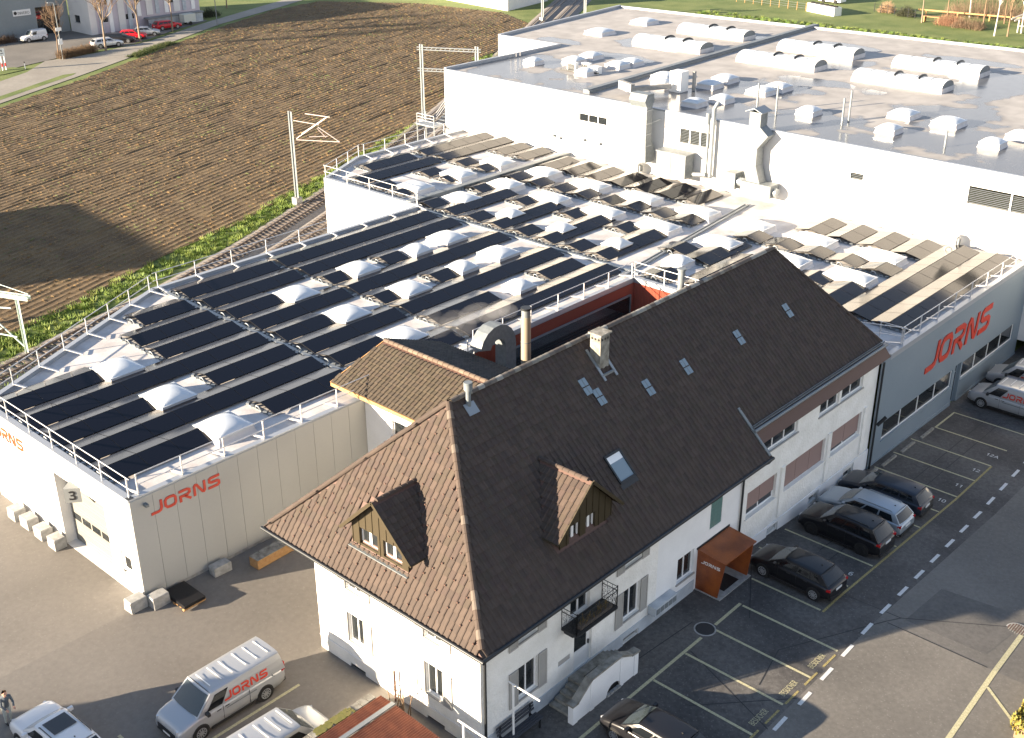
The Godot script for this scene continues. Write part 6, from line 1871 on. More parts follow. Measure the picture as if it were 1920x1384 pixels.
# ---------- far left: street, workshops ----------
func far_left():
	var z := 0.556
	var b := B.new(); b.poly([Vector2(20, 124), Vector2(66, 149.5), Vector2(81, 157.5), Vector2(93.5, 164.6), Vector2(108, 173), Vector2(121, 180.5), Vector2(140, 188.5), Vector2(175, 205), Vector2(175, 208.5), Vector2(138, 192), Vector2(120, 183.8), Vector2(104, 175.2), Vector2(92, 172), Vector2(84, 172.0), Vector2(78, 166), Vector2(66, 159), Vector2(20, 134)], z); struct(b, "lane", M.lane)
	b = B.new(); b.poly([Vector2(30, 168), Vector2(70, 168), Vector2(84, 172.0), Vector2(92, 174.5), Vector2(100, 174.2), Vector2(112, 181), Vector2(122, 185.5), Vector2(122, 189), Vector2(100, 196), Vector2(60, 200), Vector2(30, 200)], z + 0.005); struct(b, "forecourt_pavement", M.road)
	b = B.new(); b.poly([Vector2(60, 148.5), Vector2(66, 152.5), Vector2(80.5, 160.3), Vector2(82.5, 160.2), Vector2(81.5, 159.2), Vector2(66, 150.9), Vector2(60, 147.3)], z + 0.01); struct(b, "grass_strip", M.grass_ground)
	b = B.new(); b.poly([Vector2(93.0, 172.2), Vector2(103, 175.2), Vector2(119, 183.2), Vector2(125, 186.2), Vector2(122, 185.6), Vector2(112, 180.4), Vector2(100, 174.6)], z + 0.012); struct(b, "grass_strip", M.grass_ground)
	b = B.new(); b.poly([Vector2(60, 168.5), Vector2(75, 167.0), Vector2(79.5, 168.2), Vector2(78.5, 171), Vector2(60, 176)], z + 0.015); struct(b, "grass_strip", M.grass_ground)
	# grey workshop with sign and tall door
	var o := thing("workshop", "grey workshop hall with a white name board and tall dark door", "building", P(95, 194, 0.55))
	b = B.new()
	wallh(b, P(80, 194, 0), Vector3(1, 0, 0), 20.2, 0.4, 11, Vector3(0, 0, -1), [[14.5, 18.5, 0.56, 5.0, 0.3]])
	b.quad(P(80, 194, 0.4), P(80, 194, 11), P(80, 215, 11), P(80, 215, 0.4)); b.quad(P(100.2, 194, 0.4), P(100.2, 194, 11), P(100.2, 215, 11), P(100.2, 215, 0.4)); b.poly(rect2(80, 100.2, 194, 215), 11)
	obj(b, "wall", tmat(tex(192, Color(0.22, 0.25, 0.26), Color(0.26, 0.29, 0.30), 0.01, 0.2, 0.04, 51), 15.0, 0.8), o)
	b = B.new(); b.ubox(94.5, 98.5, 194.25, 194.3, 0.56, 5.0); obj(b, "door", M.pane, o)
	b = B.new()
	for k in 5: b.ubox(94.5 + k * 0.98, 94.56 + k * 0.98, 194.18, 194.26, 0.56, 5.0)
	for zz in [1.6, 2.8, 4.0]: b.ubox(94.5, 98.5, 194.18, 194.26, zz, zz + 0.06)
	obj(b, "door_frame", M.dark_metal, o)
	var sg := part("name_board", o)
	b = B.new(); b.ubox(90.6, 93.65, 193.9, 193.98, 4.0, 4.95); obj(b, "board", M.white_paint, sg)
	b = B.new(); b.disc(P(91.0, 193.89, 4.48), Vector3(0, 0, 1), 0.28, 18); obj(b, "emblem", M.black, sg)
	var tm := TextMesh.new(); tm.text = "INVERO"
	var f := SystemFont.new(); f.font_names = PackedStringArray(["Droid Sans"]); tm.font = f; tm.font_size = 48; tm.pixel_size = 0.0125; tm.depth = 0.01
	inst(tm, "lettering", M.dark_metal, sg, Transform3D(Basis(), P(92.4, 193.88, 4.42)))
	# lit wing and long pale office block
	var w := thing("office_block", "long pale lilac office block with window bands and a low blue shed", "building", P(110, 187, 0.55))
	b = B.new()
	wallh(b, P(100.3, 193.8, 0), Vector3(0, 0, 1), 6.4, 0.4, 9, Vector3(1, 0, 0), [[1.6, 3.4, 2.2, 3.4, 0.2]])
	obj(b, "end_wall", M.white_wall, w)
	window(w, P(100.3, 193.8, 0), Vector3(0, 0, 1), Vector3(1, 0, 0), 1.6, 3.4, 2.2, 3.4, 2, {"mat": M.dark_metal})
	b = B.new()
	var hl := [[2.6, 3.6, 2.2, 3.1, 0.2], [5.6, 6.4, 2.2, 3.2, 0.2], [6.8, 7.6, 2.2, 3.2, 0.2], [7.9, 8.5, 2.2, 3.2, 0.2], [3.2, 4.6, 5.0, 6.4, 0.2], [10.0, 12.0, 5.0, 6.4, 0.2], [14.5, 16.5, 4.0, 5.6, 0.2]]
	wallh(b, P(100.3, 187.4, 0), Vector3(1, 0, 0), 21.5, 0.4, 9, Vector3(0, 0, -1), hl)
	b.quad(P(121.8, 187.4, 0.4), P(121.8, 187.4, 9), P(121.8, 205, 9), P(121.8, 205, 0.4)); b.poly(rect2(100.3, 121.8, 187.4, 205), 9)
	obj(b, "wall", tmat(tex(192, Color(0.42, 0.38, 0.43), Color(0.52, 0.48, 0.52), 0.01, 0.2, 0.04, 52), 15.0, 0.7), w)
	for h in hl: window(w, P(100.3, 187.4, 0), Vector3(1, 0, 0), Vector3(0, 0, -1), h[0], h[1], h[2], h[3], 1, {"sill": false})
	for k in 12:
		b = B.new(); b.ubox(100.3 + k * 1.8, 100.3 + k * 1.8 + (0.7 if k % 3 else 1.2), 187.22, 187.38, 0.4 if k < 5 else 2.6, 9); obj(b, "facade_panel", [M.white_wall, M.plinth, M.plaster_cool][k % 3], w)
	var cp := thing("bicycle_shed", "low bluish shed with glazed front beside the office block", "shed", P(116, 186, 0.55))
	b = B.new(); b.ubox(110.3, 121.4, 185.6, 187.2, 2.05, 2.25); obj(b, "roof", M.galv_dull, cp)
	for k in 8:
		b = B.new(); b.ubox(110.4 + k * 1.37, 110.4 + k * 1.37 + 1.3, 185.9, 185.96, 0.56, 2.05); obj(b, "front_panel", M.plinth, cp)
	# plants and street furniture
	for q in [[94.4, 172.6, 11.5, "bare street tree in front of the silver estate car"], [102.2, 175.4, 12.0, "bare street tree in front of the black and red cars"], [111.3, 180.2, 10.0, "bare street tree in front of the red estate car"]]:
		bare_tree("bare_tree", q[3], P(q[0], q[1], 0.55), q[2], 0.8, M.bark, "bare trees along the lane", 0.35, 1.6)
	bare_tree("bare_tree", "slim bare young tree beside the brown hedge and lamp post", P(88.4, 176.3, 0.55), 7.0, 0.55, M.twig, "bare trees along the lane", 0.3, 1.2)
	bare_tree("bare_tree", "dark bare tree on the lawn past the office block", P(133, 195.5, 0.55), 8.0, 0.9, M.bark, "bare trees along the lane", 0.35, 1.6)
	bare_tree("bare_tree", "bare tree overhanging the workshop front by the brown hedge", P(84.5, 190.5, 0.55), 9.0, 0.9, M.bark, "bare trees along the lane", 0.35, 1.6)
	bush("brown_hedge", "clipped brown leafless hedge between the lane and the forecourt", P(89.6, 172.6, 0.55), 1.8, 7.0, 1.15, Color(0.09, 0.055, 0.03), Color(0.19, 0.125, 0.07), 900, 0.25, "hedge")
	bush("brown_hedge", "low brown hedge along the foot of the grey workshop", P(84.5, 191.0, 0.55), 1.6, 9.0, 1.1, Color(0.07, 0.045, 0.03), Color(0.14, 0.09, 0.055), 700, 0.0, "hedge")
	bush("dark_shrub", "dark green shrub at the end of the office block", P(124.8, 189.0, 0.55), 2.2, 3.5, 1.6, Color(0.02, 0.03, 0.015), Color(0.05, 0.055, 0.03), 300, 0.0, "shrub")
	bush("verge_weeds", "green weeds on the lane edge of the field", P(99.5, 167.6, 0.55), 1.6, 12.0, 0.55, Color(0.03, 0.06, 0.015), Color(0.09, 0.10, 0.03), 700, 0.5, "weeds")
	for q in [[86.5, 171.3, 8.2, "pale street lamp post with two white plates by the brown hedge"], [119.9, 179.6, 7.5, "plain grey street lamp post at the field edge"]]:
		var t := thing("street_lamp", q[3], "street lamp", P(q[0], q[1], 0.55))
		t.set_meta("local", true)
		b = B.new(); b.tube([Vector3.ZERO, Vector3(0, q[2], 0)], 0.09, 8, 0.06); obj(b, "post", M.galv_dull, t)
		b = B.new(); b.bar(Vector3(0, q[2], 0), Vector3(-1.0, q[2] + 0.1, 0), 0.22, 0.09); obj(b, "lamp_head", M.galv, t)
		if q[0] < 100:
			b = B.new(); b.box(Vector3(0, 4.4, 0.1), Vector3(0.9, 0.5, 0.04)); obj(b, "plate", M.white_paint, t)
			b = B.new(); b.box(Vector3(0, 2.6, 0.1), Vector3(0.65, 0.85, 0.04)); obj(b, "plate", M.white_paint, t)
	var sb := thing("road_sign", "white sign board on three red and white posts at the lane", "sign", P(76.5, 169.8, 0.55))
	sb.set_meta("local", true)
	b = B.new(); b.box(Vector3(-0.1, 2.55, 0), Vector3(1.35, 1.05, 0.06)); obj(b, "board", M.white_paint, sb)
	b = B.new()
	for q in [[-0.45, 2.78, 0.16, 0.3], [0.1, 2.78, 0.16, 0.3], [0.1, 2.4, 0.4, 0.08]]: b.box(Vector3(q[0], q[1], 0.035), Vector3(q[2], q[3], 0.01))
	obj(b, "symbol", M.dark_metal, sb)
	for k in 3:
		for j in 4:
			b = B.new(); b.tube([Vector3(-0.6 + k * 0.5, j * 0.52, 0), Vector3(-0.6 + k * 0.5, j * 0.52 + 0.52, 0)], 0.1, 8); obj(b, "post_band", [M.white_paint, M.red_paint, M.white_paint, M.white_paint][j], sb)
	var bo := thing("bollard", "small white marker post on the grass corner by the lane", "bollard", P(79.0, 168.3, 0.55))
	bo.set_meta("local", true)
	b = B.new(); b.tube([Vector3.ZERO, Vector3(0, 1.0, 0)], 0.06, 8); obj(b, "post", M.white_paint, bo)
	b = B.new(); b.tube([Vector3(0, 0.85, 0), Vector3(0, 1.1, 0)], 0.065, 8); obj(b, "top", M.dark_metal, bo)
	var bi := thing("bicycle", "bicycle leaning at the blue shed", "bicycle", P(110.4, 185.2, 0.55))
	bi.set_meta("local", true)
	for x in [-0.52, 0.52]:
		b = B.new()
		var pts := []
		for k in 17: pts.append(Vector3(x + cos(TAU * k / 16.0) * 0.33, 0.34 + sin(TAU * k / 16.0) * 0.33, 0))
		b.tube(pts, 0.025, 5); obj(b, "wheel", M.black, bi)
	b = B.new()
	for a in [[Vector3(-0.52, 0.34, 0), Vector3(-0.1, 0.3, 0)], [Vector3(-0.1, 0.3, 0), Vector3(0.38, 0.85, 0)], [Vector3(-0.1, 0.3, 0), Vector3(-0.22, 0.85, 0)], [Vector3(-0.2, 0.75, 0), Vector3(0.38, 0.85, 0)], [Vector3(0.38, 0.95, 0), Vector3(0.52, 0.34, 0)], [Vector3(-0.52, 0.34, 0), Vector3(-0.2, 0.75, 0)]]: b.tube(a, 0.02, 5)
	obj(b, "frame", M.dark_metal, bi)
	b = B.new(); b.box(Vector3(-0.22, 0.9, 0), Vector3(0.25, 0.05, 0.1)); obj(b, "saddle", M.black, bi)
	b = B.new(); b.tube([Vector3(0.36, 0.98, -0.28), Vector3(0.36, 0.98, 0.28)], 0.018, 5); obj(b, "handlebar", M.black, bi)
	# low white hall past the field
	var wh := thing("white_shed", "low white hall at the far edge of the field", "building", P(166, 160, 0.55))
	b = B.new(); b.prism(Vector3(0, 0.4, 0), Vector3(1, 0, 0), Vector3(0, 0, -1), Vector3(0, 7.0, 0), [Vector2(165.4, 152.7), Vector2(180, 155.5), Vector2(180, 192), Vector2(170.5, 190)]); obj(b, "wall", M.white_wall, wh)
	b = B.new(); b.prism(Vector3(0, 7.4, 0), Vector3(1, 0, 0), Vector3(0, 0, -1), Vector3(0, 0.4, 0), [Vector2(165.0, 152.3), Vector2(180.5, 155), Vector2(180.5, 192.5), Vector2(170, 190.5)]); obj(b, "roof", M.galv_dull, wh)

# ---------- far right: meadow garden ----------
func far_right():
	var b := B.new(); b.poly([Vector2(160, 137), Vector2(196, 120), Vector2(196, 20), Vector2(330, 20), Vector2(330, 220), Vector2(200, 220), Vector2(176, 150)], 0.51)
	struct(b, "meadow", M.grass_ground)
	var tr := [[202.9, 89.2, "slim straight tree trunk beside the garden fence", M.bark], [197.9, 74.4, "white barked birch beside the garden rails", M.birch], [203.3, 72.1, "leaning birch at the right end of the garden", M.birch], [213.8, 85.3, "white birch behind the reddish bushes", M.birch], [204.0, 85.2, "thin young tree in the reddish bushes", M.twig], [198.8, 72.6, "young forked tree between the two birches", M.twig], [207.0, 80.0, "bare grey tree behind the garden bushes", M.twig], [211.0, 78.0, "bare brown tree behind the birches", M.twig], [209.0, 68.0, "wide bare tree over the garden frame", M.bark]]
	for q in tr: bare_tree("garden_tree", q[2], P(q[0], q[1], 0.55), 9.0, 0.6, q[3], "trees of the garden behind the hall", 0.4, 0.8)
	for q in [[203.0, 84.0, 3.0, 5.0, 2.2, Color(0.20, 0.10, 0.06), Color(0.34, 0.19, 0.12), 420, "reddish leafless bush beside the thin young tree"], [202.0, 80.5, 2.5, 5.0, 2.0, Color(0.13, 0.09, 0.06), Color(0.24, 0.17, 0.11), 420, "brown leafless bush between the birches"], [207.5, 94.3, 2.0, 3.0, 1.8, Color(0.03, 0.035, 0.02), Color(0.08, 0.085, 0.045), 400, "dark evergreen bush inside the garden fence"], [209.5, 99.0, 2.0, 2.5, 2.0, Color(0.30, 0.20, 0.12), Color(0.45, 0.31, 0.2), 380, "pale tan ornamental grass clump by the fence"], [216, 82, 6, 16, 4.0, Color(0.13, 0.09, 0.06), Color(0.26, 0.18, 0.12), 900, "tall brown thicket behind the garden"], [207, 70.0, 3.0, 5.0, 2.4, Color(0.08, 0.065, 0.05), Color(0.18, 0.14, 0.1), 420, "dark tangled bush at the garden frame"]]:
		bush("garden_bush", q[8], P(q[0], q[1], 0.55), q[2], q[3], q[4], q[5], q[6], q[7], 1.57)
	var t := thing("garden_table", "rough wooden garden table by the reddish bush", "table", P(204.2, 88.0, 0.55))
	t.set_meta("local", true)
	b = B.new(); b.box(Vector3(0, 0.95, 0), Vector3(1.2, 0.1, 3.2)); obj(b, "top", M.wood, t)
	for s in [-1.3, 1.3]:
		b = B.new(); b.box(Vector3(0, 0.45, s), Vector3(0.8, 0.9, 0.2)); obj(b, "leg", M.wood, t)
	var sc := thing("silage_clamp", "long white wrapped silage clamp weighted with tyres on the meadow", "silage clamp", P(200.6, 107.2, 0.55))
	b = B.new(); b.prism(P(0, 0, 0.5), Vector3(1, 0, 0), Vector3(0, 0, -1), Vector3(0, 1.5, 0), [Vector2(201.4, 110.8), Vector2(199.0, 104.0), Vector2(200.6, 103.4), Vector2(203.0, 110.2)]); obj(b, "wrap", M.white_paint, sc)
	for k in 6:
		b = B.new()
		var pts := []
		for j in 13: pts.append(P(202.0 - k * 0.42, 110.0 - k * 1.15, 2.1) + Vector3(cos(TAU * j / 12.0) * 0.34, 0, sin(TAU * j / 12.0) * 0.34))
		b.tube(pts, 0.12, 6); obj(b, "tyre", M.tyre, sc)
	var fe := thing("wire_fence", "wire fence with wooden posts along the meadow", "fence", P(200, 120, 0.55))
	for k in 9:
		b = B.new(); b.tube([P(203.0 - k * 0.2, 127.0 - k * 2.0, 0.4), P(203.0 - k * 0.2, 127.0 - k * 2.0, 2.0)], 0.07, 6); obj(b, "post", M.wood, fe)
	b = B.new()
	for zz in [1.0, 1.4, 1.8]: b.tube([P(203.0, 127, zz), P(201.4, 111, zz)], 0.02, 4)
	obj(b, "wire", M.galv_dull, fe)
	var f2 := thing("garden_fence", "dark garden fence of thin posts around the meadow garden", "fence", P(206, 97, 0.55))
	for k in 8:
		b = B.new(); b.tube([P(208.5 - k * 0.4, 101 - k * 1.5, 0.4), P(208.5 - k * 0.4, 101 - k * 1.5, 2.2)], 0.06, 6); obj(b, "post", M.dark_metal, f2)
	b = B.new()
	for zz in [0.9, 1.4, 1.9]: b.tube([P(208.5, 101, zz), P(205.7, 90.5, zz)], 0.025, 4)
	obj(b, "wire", M.dark_metal, f2)
	var rr := thing("timber_rail", "long pale timber rail behind the garden bushes", "rail", P(212, 80, 0.55))
	b = B.new(); b.bar(P(210.5, 93.5, 1.5), P(213.5, 68, 1.5), 0.15, 0.25); obj(b, "beam", M.wood, rr)
	for k in 5:
		b = B.new(); b.ubox(210.7 + k * 0.7, 210.9 + k * 0.7, 92 - k * 5.5, 92.2 - k * 5.5, 0.4, 1.5); obj(b, "post", M.wood, rr)
	var gf := thing("garden_pergola", "grey timber frame with a slanting roof in the garden corner", "frame", P(206, 70, 0.55))
	for q in [[P(203.5, 72.8, 0.4), P(203.5, 72.8, 2.6)], [P(206.5, 71.8, 0.4), P(206.5, 71.8, 3.4)], [P(203.3, 73.5, 2.4), P(208.5, 70.0, 4.4)], [P(204.5, 74.5, 2.4), P(209.5, 71.0, 4.4)], [P(203.5, 72.8, 1.6), P(206.5, 68, 1.6)]]:
		b = B.new(); b.bar(q[0], q[1], 0.22, 0.22); obj(b, "beam", M.concrete, gf)
	var wv := thing("white_trailer", "white and dark parked trailer on the far meadow", "trailer", P(214, 113, 0.55))
	b = B.new(); b.box(P(214, 112.5, 1.6), Vector3(2.2, 1.6, 4.6)); obj(b, "body", M.white_paint, wv)
	b = B.new(); b.box(P(212.85, 112.2, 1.6), Vector3(0.06, 1.0, 1.5)); obj(b, "door", M.fascia, wv)
	b = B.new()
	for s in [111.2, 113.8]: b.tube([P(212.8, s, 0.9), P(213.2, s, 0.9)], 0.36, 14)
	obj(b, "wheel", M.tyre, wv)

# ---------- neighbours outside the frame that cast shade into it ----------
func shaders_off_frame():
	var d := Vector2(0.905, -0.425) * (1.0 / tan(deg_to_rad(SUN_EL)))
	# flat roofed barn west of the field
	var h := 13.0
	var o := Vector2(50.0, 103.2) - d * (h - 0.55)
	var t := thing("barn", "tall flat roofed barn standing west of the field", "building", P(o.x - 8, o.y - 10, 0.55))
	var b := B.new(); b.prism(Vector3(0, 0.4, 0), Vector3(1, 0, 0), Vector3(0, 0, -1), Vector3(0, h - 0.4, 0), [o, o + Vector2(-18, 7), o + Vector2(-20, -14), o + Vector2(-1.8, -21)]); obj(b, "wall", M.plaster, t)
	b = B.new(); b.prism(Vector3(0, h, 0), Vector3(1, 0, 0), Vector3(0, 0, -1), Vector3(0, 0.2, 0), [o + Vector2(0.3, 0.3), o + Vector2(-18, 7.3), o + Vector2(-20.3, -14), o + Vector2(-1.6, -21.4)]); obj(b, "roof", M.membrane, t)
	# gabled cottage and a bare tree west of the yard
	var p := Vector2(17.4, 39.0) - d * 6.0
	t = thing("cottage", "gabled cottage standing west of the yard", "building", P(p.x, p.y - 4, 0.5))
	b = B.new(); b.prism(P(p.x - 8, 0, 0.0), Vector3(0, 0, 1), Vector3(0, 1, 0), Vector3(8, 0, 0), [Vector2(-p.y - 0.6, 0), Vector2(-p.y - 0.6, 4.6), Vector2(-p.y + 3.4, 8.2), Vector2(-p.y + 7.4, 4.6), Vector2(-p.y + 7.4, 0)]); obj(b, "wall", M.plaster, t)
	for s in [0, 1]:
		b = B.new()
		var v0 := p.y - 3.4; var v1 := p.y + (1.0 if s == 0 else -7.8)
		b.quad(P(p.x - 8.4, v0, 8.4), P(p.x + 0.4, v0, 8.4), P(p.x + 0.4, v1, 4.35), P(p.x - 8.4, v1, 4.35)); obj(b, "roof", M.fascia, t)
	b = B.new(); b.ubox(p.x - 2.4, p.x - 1.8, p.y - 3.0, p.y - 2.4, 7.0, 9.2); obj(b, "chimney", M.concrete, t)

# ---------- vehicles (local axes: x forward, y up, z to the right) ----------
var WH := {}
func wheel_meshes(r: float) -> Array:
	if WH.has(r): return WH[r]
	var t := B.new(); t.tube([Vector3(0, 0, -0.11), Vector3(0, 0, 0.11)], r, 22)
	var d := B.new(); d.tube([Vector3(0, 0, -0.114), Vector3(0, 0, 0.114)], r * 0.70, 20)
	var m := B.new()
	for s in [-1.0, 1.0]:
		m.disc(Vector3(0, 0, s * 0.118), Vector3(0, 0, s), r * 0.70, 20, r * 0.60)
		m.disc(Vector3(0, 0, s * 0.119), Vector3(0, 0, s), r * 0.2, 12)
		for k in 10:
			var a := TAU * k / 10.0
			m.bar(Vector3(cos(a) * r * 0.15, sin(a) * r * 0.15, s * 0.117), Vector3(cos(a) * r * 0.63, sin(a) * r * 0.63, s * 0.117), r * 0.13, 0.008, Vector3(0, 0, 1))
	WH[r] = [t.mesh(), m.mesh(), d.mesh()]
	return WH[r]

func paint(c: Color, metal := 0.0) -> StandardMaterial3D:
	var m := mat(c, 0.32, metal)
	m.clearcoat_enabled = true
	m.clearcoat = 0.5
	m.metallic_specular = 0.35
	m.clearcoat_roughness = 0.06
	return m

func car(called: String, label: String, cat: String, at: Vector3, turn: float, pm: Material, k: Dictionary, group := "") -> Node3D:
	var o := thing(called, label, cat, at, group, turn)
	o.set_meta("local", true)
	var L: float = k.L; var W: float = k.W * 0.5; var H: float = k.H
	var hx := L * 0.5
	var prof: Array = k.prof   # lower body: [x, top]
	var rings := []
	for q in prof:
		var x: float = q[0]; var yt: float = q[1]
		var e := clampf((hx - absf(x)) / 0.55, 0, 1)
		var w := W * (0.84 + 0.16 * sqrt(1.0 - pow(1.0 - e, 2)))
		var yb := 0.24 + 0.10 * (1.0 - e)
		var half := [Vector2(0.80 * w, yb), Vector2(0.96 * w, yb + 0.06), Vector2(1.0 * w, lerpf(yb, yt, 0.45)), Vector2(0.985 * w, yt - 0.13), Vector2(0.93 * w, yt - 0.03), Vector2(0.82 * w, yt + 0.005), Vector2(0.4 * w, yt + 0.025)]
		var r := []
		for p in half: r.append(Vector3(x, p.y, -p.x))
		r.append(Vector3(x, yt + 0.03, 0))
		for i in range(half.size() - 1, -1, -1): r.append(Vector3(x, half[i].y, half[i].x))
		rings.append(r)
	var b := B.new()
	b.grid(rings, false)
	for e in [0, rings.size() - 1]:
		var r: Array = rings[e]
		for i in range(0, r.size() / 2):
			b.quad(r[i], r[i + 1], r[r.size() - 2 - i], r[r.size() - 1 - i])
	# cabin sides, roof
	var A: Vector2 = k.A; var Bp: Vector2 = k.B; var C: Vector2 = k.C; var D: Vector2 = k.D
	var wb: float = W * k.get("wb", 0.90); var wt: float = W * k.get("wt", 0.70)
	var n := 8
	var rr := []
	for i in n + 1:
		var t := float(i) / n
		var x := lerpf(C.x, Bp.x, t); var y := lerpf(C.y, Bp.y, t) + (0.045 if H < 1.8 else 0.02) * (1.0 - pow(2.0 * t - 1.0, 2))
		rr.append([Vector3(x, y - 0.07, -wt - 0.025), Vector3(x, y - 0.015, -wt + 0.02), Vector3(x, y + 0.015, -wt * 0.75), Vector3(x, y + 0.035, 0), Vector3(x, y + 0.015, wt * 0.75), Vector3(x, y - 0.015, wt - 0.02), Vector3(x, y - 0.07, wt + 0.025)])
	b.grid(rr, false)
	var side := func(s, v, z, d): # s along, v up, z = -1 / 1, d outwards
		var bt := Vector3(lerpf(A.x, D.x, s), lerpf(A.y, D.y, s), wb); var tp := Vector3(lerpf(Bp.x, C.x, s), lerpf(Bp.y, C.y, s) - 0.05 + (0.03 if H < 1.8 else 0.01) * (1.0 - pow(2.0 * s - 1.0, 2)), wt + 0.02)
		var q := bt.lerp(tp, v)
		q.z += d + (0.03 * sin(PI * v) if H > 1.8 else 0.012 * sin(PI * v))
		return Vector3(q.x, q.y, q.z * z)
	for z in [-1.0, 1.0]:
		for i in 10:
			for j in 3: b.quad(side.call(i / 10.0, j / 3.0, z, 0.0), side.call((i + 1) / 10.0, j / 3.0, z, 0.0), side.call((i + 1) / 10.0, (j + 1) / 3.0, z, 0.0), side.call(i / 10.0, (j + 1) / 3.0, z, 0.0))
	var ends := [[A, Bp, 1.0], [D, C, -1.0]]
	for e in ends:
		b.quad(Vector3(e[0].x, e[0].y, -wb), Vector3(e[1].x, e[1].y - 0.04, -wt - 0.02), Vector3(e[1].x, e[1].y - 0.04, wt + 0.02), Vector3(e[0].x, e[0].y, wb))
	obj(b, "body", pm, o)
	# glass
	for z in [-1.0, 1.0]:
		for w in k.side:
			b = B.new()
			var m := 6
			for i in m:
				var s0 := lerpf(w[0], w[1], float(i) / m); var s1 := lerpf(w[0], w[1], float(i + 1) / m)
				for j in 4:
					var v0 := 0.10 + 0.185 * j
					b.quad(side.call(s0, v0, z, 0.012), side.call(s1, v0, z, 0.012), side.call(s1, v0 + 0.185, z, 0.012), side.call(s0, v0 + 0.185, z, 0.012))
			obj(b, "side_window", M.car_glass, o)
	for e in ends:
		if e[2] < 0 and not k.get("rear_glass", true): continue
		b = B.new()
		var o2 := Vector2(e[2] * (e[1].y - e[0].y), absf(e[0].x - e[1].x)).normalized() * 0.012
		var g := func(t, zz, sx):
			var q: Vector2 = e[0].lerp(Vector2(e[1].x, e[1].y - 0.04), t) + o2
			return Vector3(q.x + e[2] * 0.05 * (1.0 - absf(sx) * absf(sx)), q.y, lerpf(wb, wt + 0.02, t) * sx * 0.92)
		for i in 6:
			var s0 := -1.0 + i / 3.0; var s1 := -1.0 + (i + 1) / 3.0
			for j in 3:
				var t0 := 0.06 + 0.86 * j / 3.0; var t1 := 0.06 + 0.86 * (j + 1) / 3.0
				b.quad(g.call(t0, 0, s0), g.call(t1, 0, s0), g.call(t1, 0, s1), g.call(t0, 0, s1))
		obj(b, "windscreen" if e[2] > 0 else "rear_window", M.screen if e[2] > 0 else M.car_glass, o)
	# wheels
	var wr: float = k.get("r", 0.33)
	var wm := wheel_meshes(wr)
	for x in [k.fx, k.fx - k.wb_len]:
		for z in [-1.0, 1.0]:
			var wn := part("wheel", o, Vector3(x, wr, z * (W - 0.095)))
			inst(wm[0], "tyre", M.tyre, wn); inst(wm[2], "disc", M.dark_metal, wn); inst(wm[1], "rim", k.get("rim", M.rim), wn)
			b = B.new(); b.tube([Vector3(x, wr + 0.01, z * (W - 0.25)), Vector3(x, wr + 0.01, z * (W + 0.002))], wr + 0.055, 20); obj(b, "wheel_arch", M.black, o)
	# lamps, plates, mirrors, trims
	var fy: float = k.get("fy", 0.66); var ry: float = k.get("ry", 0.86)
	for z in [-1.0, 1.0]:
		b = B.new(); b.box(Vector3(hx - 0.235, fy, z * W * 0.70), Vector3(0.34, 0.12, 0.30), Basis(Vector3.UP, z * 0.5)); obj(b, "headlamp", M.lamp_clear, o)
		b = B.new(); b.box(Vector3(-hx + 0.135, ry - 0.04, z * W * 0.76), Vector3(0.2, k.get("rh", 0.13), 0.30), Basis(Vector3.UP, -z * 0.3)); obj(b, "tail_lamp", M.lamp_red, o)
		b = B.new(); b.box(Vector3(A.x - 0.42, A.y + 0.08, z * (wb + 0.13)), Vector3(0.13, 0.15, 0.22)); obj(b, "mirror", k.get("mirror", pm), o)
		b = B.new(); b.box(Vector3(0, 0.27, z * (W * 0.965)), Vector3(k.wb_len - 0.85, 0.12, 0.05)); obj(b, "sill_trim", M.black, o)
		b = B.new()
		for dx in k.get("seams", [0.55, -0.45]): b.box(Vector3(dx, (A.y + 0.35) * 0.5, z * W * 0.994), Vector3(0.012, A.y - 0.38, 0.02))
		for dx in k.get("handles", [0.0, -0.95]): b.box(Vector3(dx, A.y - 0.14, z * (W * 0.985)), Vector3(0.2, 0.035, 0.03))
		obj(b, "door_seam", M.black, o)
	b = B.new(); b.box(Vector3(hx - 0.03, 0.50, 0), Vector3(0.12, k.get("gh", 0.16), W * 1.25)); b.box(Vector3(hx - 0.05, 0.30, 0), Vector3(0.12, 0.1, W * 1.5)); obj(b, "grille", M.black, o)
	b = B.new(); b.box(Vector3(-hx + 0.02, 0.34, 0), Vector3(0.12, 0.16, W * 1.6)); obj(b, "bumper", M.black, o)
	b = B.new(); b.box(Vector3(hx + 0.025, 0.42, 0), Vector3(0.012, 0.11, 0.5)); obj(b, "plate", M.plate, o)
	b = B.new(); b.box(Vector3(-hx - 0.01, k.get("py", 0.68), 0), Vector3(0.03, 0.11, 0.5)); obj(b, "plate", M.plate, o)
	if k.has("rails"):
		for z in [-1.0, 1.0]:
			b = B.new()
			b.tube([Vector3(C.x + 0.2, C.y + 0.0, z * wt * 0.93), Vector3(C.x + 0.3, C.y + 0.06, z * wt * 0.93), Vector3(Bp.x - 0.35, Bp.y + 0.07, z * wt * 0.93), Vector3(Bp.x - 0.25, Bp.y + 0.0, z * wt * 0.93)], 0.022, 6); obj(b, "roof_rail", k.rails, o)
	if k.has("fin"):
		b = B.new(); b.prism(Vector3(C.x + 0.3, C.y + 0.03, -0.015), Vector3(1, 0, 0), Vector3.UP, Vector3(0, 0, 0.03), [Vector2(0, 0), Vector2(0.16, 0), Vector2(0.02, 0.09)]); obj(b, "antenna_fin", M.black, o)
